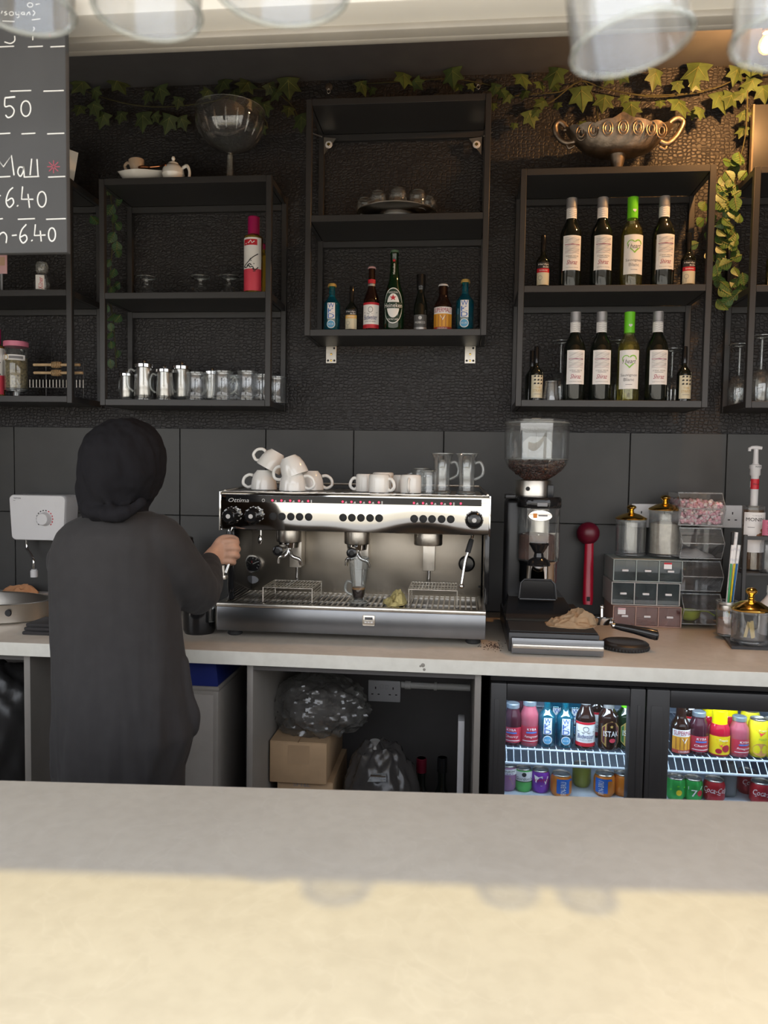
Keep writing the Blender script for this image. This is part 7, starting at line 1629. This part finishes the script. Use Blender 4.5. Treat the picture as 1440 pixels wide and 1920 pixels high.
ck_([(5, 21), (3, 26)]); ck_([(13, 22), (9, 24), (14, 27), (9, 29)], 1.8); ck_(oval(22, 26, 4, 3.5), 1.8); ck_([(30, 23), (31, 28), (36, 27), (36, 22), (36, 32), (32, 34)], 1.8); ck_([(44, 23), (40, 26), (45, 28), (46, 23), (47, 29)], 1.8); ck_([(50, 29), (55, 23), (57, 29)], 1.8); ck_([(62, 20), (66, 25), (62, 30)], 1.8)
ck_(oval(57, 10, 5, 4), 1.8); ck_([(67, 9), (75, 8)], 1.8); ck_([(5, 40), (28, 41)], 1.9); ck_([(60, 38), (76, 36)], 1.9); ck_([(63, 51), (65, 55), (62, 59)], 1.8); ck_([(62, 69), (62, 76)], 1.8); ck_([(28, 68), (28, 77), (20, 82), (9, 79)], 2.0)
ck_([(95, 70), (93, 64)], 1.3, M_CHALKR); chalk_done()
t = MB(); 
for k in (.05, .37): t.tube([(q.x-k, YCB+.006, ztb-.01), (q.x-k, YCB+.006, 2.449)], .0015, M_FRAME, 6)
t.build('hanging_wire', cbd)

# ================================================================== artificial ivy on the wall
IVY = [(0, -1), (.14, -.72), (.26, -.5), (.56, -.52), (.45, -.3), (.36, -.14), (.52, .14), (.3, .16), (.14, .14), (0, .02)]
def leaf(tl, tv, c, size, rot, tip, ivy=True, seed=0):
    """a folded leaf hanging from its stalk end; rot turns it in the wall plane, tip leans it out"""
    rnd = random.Random(seed); M = Matrix.Translation(c) @ Matrix.Rotation(rnd.uniform(-.5, .5), 4, 'Z') @ Matrix.Rotation(tip, 4, 'X') @ Matrix.Rotation(rot, 4, 'Y') @ Matrix.Scale(size, 4)
    if ivy: half = [(x, z, -.16*abs(x)-.05*z*z) for x, z in IVY]
    else: half = [(.40*sin(pi*q**.8)**1.1*(1-.1*q), -q, .12*q*q-.2*abs(.5*sin(pi*q))) for q in [1-i/9 for i in range(10)]]
    R_ = [(x, -d, z) for x, z, d in half]; Ls = [(-x, -d, z) for x, z, d in half]; spn = [(0, -.0-(.05*z*z if ivy else -.12*z*z*-1), z) for x, z, d in half]
    sp_ = [(0, (.05 if ivy else -.12)*z*z, z) for x, z, d in half]; n = len(half)
    tl.M = M; tl.add(R_+sp_, [(i, i+1, n+i+1, n+i) for i in range(n-1)], tl.lm); tl.add(Ls+sp_, [(i, n+i, n+i+1, i+1) for i in range(n-1)], tl.lm); tl.M = None
    tv.M = M
    def rib(x0, z0, x1, z1, w_):
        d0 = (.16*abs(x0) if ivy else .2*abs(x0)); d1 = (.16*abs(x1) if ivy else .2*abs(x1)); y0 = d0+(.05 if ivy else -.12)*z0*z0-.02; y1 = d1+(.05 if ivy else -.12)*z1*z1-.02
        for s_ in (-1, 1):
            tv.add([(s_*x0-w_, y0, z0), (s_*x0+w_, y0, z0), (s_*x1+w_*.4, y1, z1), (s_*x1-w_*.4, y1, z1)], [(0, 1, 2, 3)], M_VEIN)
    if ivy: rib(0, 0, 0, -.9, .018); rib(0, -.05, .42, -.45, .012); rib(0, -.03, .4, .06, .012)
    else:
        rib(0, 0, 0, -.95, .03)
        for q in (.2, .38, .56, .72): rib(0, -q, .3*sin(pi*q), -q-.16, .022)
    tv.M = None
def garland(label, vine, leaves, ivy=True, lm=None, Y0=2.868, name='ivy_garland'):
    c0 = at(vine[0][0][0], vine[0][0][1], Y0); o = wthing(name, label, 'artificial ivy', c0)
    t = MB()
    for v in vine: t.tube(curve([at(a, b_, Y0) for a, b_ in v], 5), .0022, M_VINE, 6)
    t.build('vine', o); tl, tv = MB(), MB(); tl.lm = lm or M_LEAF
    for i, (px, py, sz, rt) in enumerate(leaves):
        rnd = random.Random(i*7+int(px)); leaf(tl, tv, at(px, py, Y0-.012-rnd.uniform(0, .03)), sz*Y0/F, radians(rt), rnd.uniform(-.5, .1), ivy, i)
    f = tl.build('foliage', o, sharp=70); tv.build('leaf_vein', f)
garland('ivy garland over the ornate bowl at the upper right of the wall', [[(965, 180), (1000, 176), (1050, 172), (1090, 152), (1130, 165), (1200, 178), (1280, 176), (1340, 165), (1380, 150), (1440, 140)], [(1000, 205), (1035, 190), (1090, 152), (1115, 190), (1122, 230)], [(1150, 170), (1230, 182), (1320, 172)]],
    [(978, 142, 32, -10), (985, 172, 18, 20), (1011, 155, 22, -15), (1045, 132, 38, 20), (1040, 160, 18, -30), (1020, 190, 24, 60), (992, 212, 30, -20), (1008, 206, 18, 40), (1046, 194, 16, 0), (1090, 168, 42, -5), (1134, 182, 34, 10), (1183, 195, 34, -5), (1172, 180, 20, 20), (1145, 140, 24, 30), (1165, 140, 22, -40), (1230, 135, 34, 5), (1238, 190, 18, 0), (1270, 155, 22, -10), (1310, 124, 44, 15), (1300, 155, 20, -50), (1272, 190, 40, -5), (1300, 208, 22, -40), (1313, 205, 24, 10), (1347, 178, 38, -20), (1372, 178, 32, 25), (1395, 175, 24, 60), (1382, 130, 30, 10), (1398, 118, 30, -20), (1412, 150, 30, 30), (1430, 165, 30, -10), (1425, 125, 26, 40), (1392, 212, 22, -30), (1395, 240, 22, 20), (1098, 232, 18, 80), (965, 232, 14, 10)])
garland('sparse ivy sprigs above the middle shelf unit', [[(670, 158), (720, 155), (770, 152), (850, 148), (930, 162)], [(940, 175), (925, 200)]], [(677, 156, 26, -20), (700, 166, 16, 30), (757, 140, 34, 5), (778, 152, 24, -40), (848, 132, 36, -5), (862, 160, 18, 30), (882, 158, 16, -20), (930, 160, 22, 20), (940, 170, 20, -30), (955, 178, 20, 40), (925, 195, 16, 0)])
garland('ivy garland at the upper left, trailing behind the glass bowl', [[(145, 165), (200, 185), (260, 198), (320, 200), (400, 190), (450, 170), (500, 168), (540, 190), (562, 225)], [(450, 172), (500, 230), (485, 250)]],
    [(155, 155, 32, 40), (178, 168, 26, -10), (218, 150, 36, -30), (278, 175, 24, 20), (300, 165, 34, -10), (335, 185, 22, 10), (390, 170, 22, 30), (268, 215, 36, 0), (290, 215, 22, -30), (318, 220, 34, 20), (340, 222, 26, -20), (228, 212, 24, 10), (195, 215, 30, 20), (420, 152, 34, 10), (440, 170, 34, -20), (465, 155, 36, 30), (478, 185, 30, 0), (495, 195, 28, -20), (520, 172, 24, 40), (540, 150, 42, -5), (542, 202, 24, 10), (565, 218, 36, -5), (490, 235, 26, 20), (505, 160, 26, -30), (150, 200, 26, 10), (175, 195, 30, -20)], lm=mat('shaded ivy green', (.05, .07, .025), .55, var=.4, scale=25))  # darker ivy green paints in the weaker light at the left
rnd = random.Random(12); LV = [(1385, 285, 34, 10), (1370, 300, 26, -60), (1355, 300, 24, -80), (1388, 312, 26, 70), (1360, 320, 28, -30), (1400, 320, 24, 40)]
for y in range(330, 570, 11): LV += [(1350+rnd.uniform(-8, 12), y, rnd.uniform(20, 30), rnd.uniform(-60, 0)), (1378+rnd.uniform(-10, 14), y+5, rnd.uniform(20, 30), rnd.uniform(-10, 70))]
garland('yellow-veined trailing vine hanging between the right shelf unit and the far right unit', [[(1402, 170), (1398, 250), (1385, 310), (1372, 380), (1368, 440), (1372, 510), (1358, 580)], [(1385, 320), (1356, 400), (1362, 470)]], LV, False, mat('fresh vine green', (.06, .13, .028), .45, var=.4, scale=30), 2.80, 'trailing_vine')
LV = []
for y in range(350, 690, 17): LV += [(208+rnd.uniform(-8, 14), y, rnd.uniform(18, 26), rnd.uniform(-50, 50))]
LV += [(170, 405, 26, -40), (225, 530, 22, 60), (226, 590, 22, 30)]
garland('dark trailing vine inside the left end of the left shelf unit', [[(205, 340), (212, 430), (206, 540), (214, 620), (218, 690)]], LV, False, M_LEAFD, 2.84, 'trailing_vine')
garland('small trailing vine inside the right end of the wine shelf unit', [[(1320, 375), (1330, 420), (1326, 500)]], [(1322, 378, 26, 30), (1330, 400, 24, -20), (1320, 410, 24, 50), (1332, 430, 22, 10), (1310, 455, 22, 70), (1330, 470, 26, 0), (1328, 495, 22, -20)], False, mat('fresh vine green', (.075, .13, .03), .45), 2.84, 'trailing_vine')
for px, py, lb in ((617, 163, 'screw eye in the wall above the middle shelf unit, nearer the chalkboard'), (897, 155, 'screw eye in the wall above the middle shelf unit, nearer the ornate bowl')):
    p = at(px, py, YW); t = MB(); t.lathe([(0, .006), (.004, .006), (.005, .004), (.012, .003), (.0145, 0)], M_BRASS, (p.x, YW-.0005, p.z), 18, 'y'); t.tube([(p.x+.006*cos(a), YW-.006, p.z-.018+.008*sin(a)) for a in [2*pi*i/14 for i in range(14)]], .0013, M_STEEL, 6, True)
    single(t, 'screw_eye', lb, 'hook', (p.x, YW, p.z), 'screw eyes')
# dark board with a bright edge on the far right unit, and the bulb
p, q = at(1413, 196, 2.80), at(1411, 310, 2.80); bd = wthing('framed_board', 'dark board with a bright metal edge on the far right unit', 'board', (p.x+.2, 2.80, ZFR[0]))
MB().box(p.x+.004, p.x+.4, 2.80, 2.815, ZFR[0]+.0005, p.z, M_BOARD, .001).build('panel', bd); MB().box(p.x-.002, p.x+.004, 2.797, 2.816, ZFR[0]+.0005, p.z, mat('bright metal edge', (.8, .7, .55), .3, 1)).build('edge_strip', bd)
lp = at(1437, 82, 2.48); lp.z = min(lp.z, ZC-.056); pl = wthing('pendant_lamp', 'warm glowing filament bulb at the top right corner', 'lamp', lp); kb_ = .55
t = MB(); t.lathe([(r*kb_, z*kb_) for r, z in ((0, -.055), (.018, -.052), (.036, -.035), (.042, -.01), (.036, .018), (.02, .045), (.016, .06))], glass('amber bulb glass', (1, .82, .5), dif=.03, difcol=(1, .6, .2)), lp, 28); t.build('bulb', pl, sharp=80)
t = MB(); M_FIL = mat('glowing filament', (1., .5, .12), .4, emit=60)
for i in range(6): a = 2*pi*i/6; t.tube([(lp.x+.003*cos(a), lp.y+.003*sin(a), lp.z+.022), (lp.x+.011*cos(a), lp.y+.011*sin(a), lp.z+.010), (lp.x+.009*cos(a), lp.y+.009*sin(a), lp.z-.016)], .001, M_FIL, 6)
t.build('filament', pl); t = MB(); t.lathe([(0, .030), (.011, .031), (.013, .034), (.013, .048), (.02, .052), (.02, ZC-lp.z-.0005), (0, ZC-lp.z-.0005)], M_BRASS, lp, 20); t.build('lamp_holder', pl)
L = bpy.data.lights.new('bulb_light', 'POINT'); L.energy = 33; L.color = (1, .60, .34); L.shadow_soft_size = .02; lo = bpy.data.objects.new('bulb_light', L); COL.objects.link(lo); lo.location = lp
for o in bpy.data.objects:
    if '_w' in o: del o['_w']
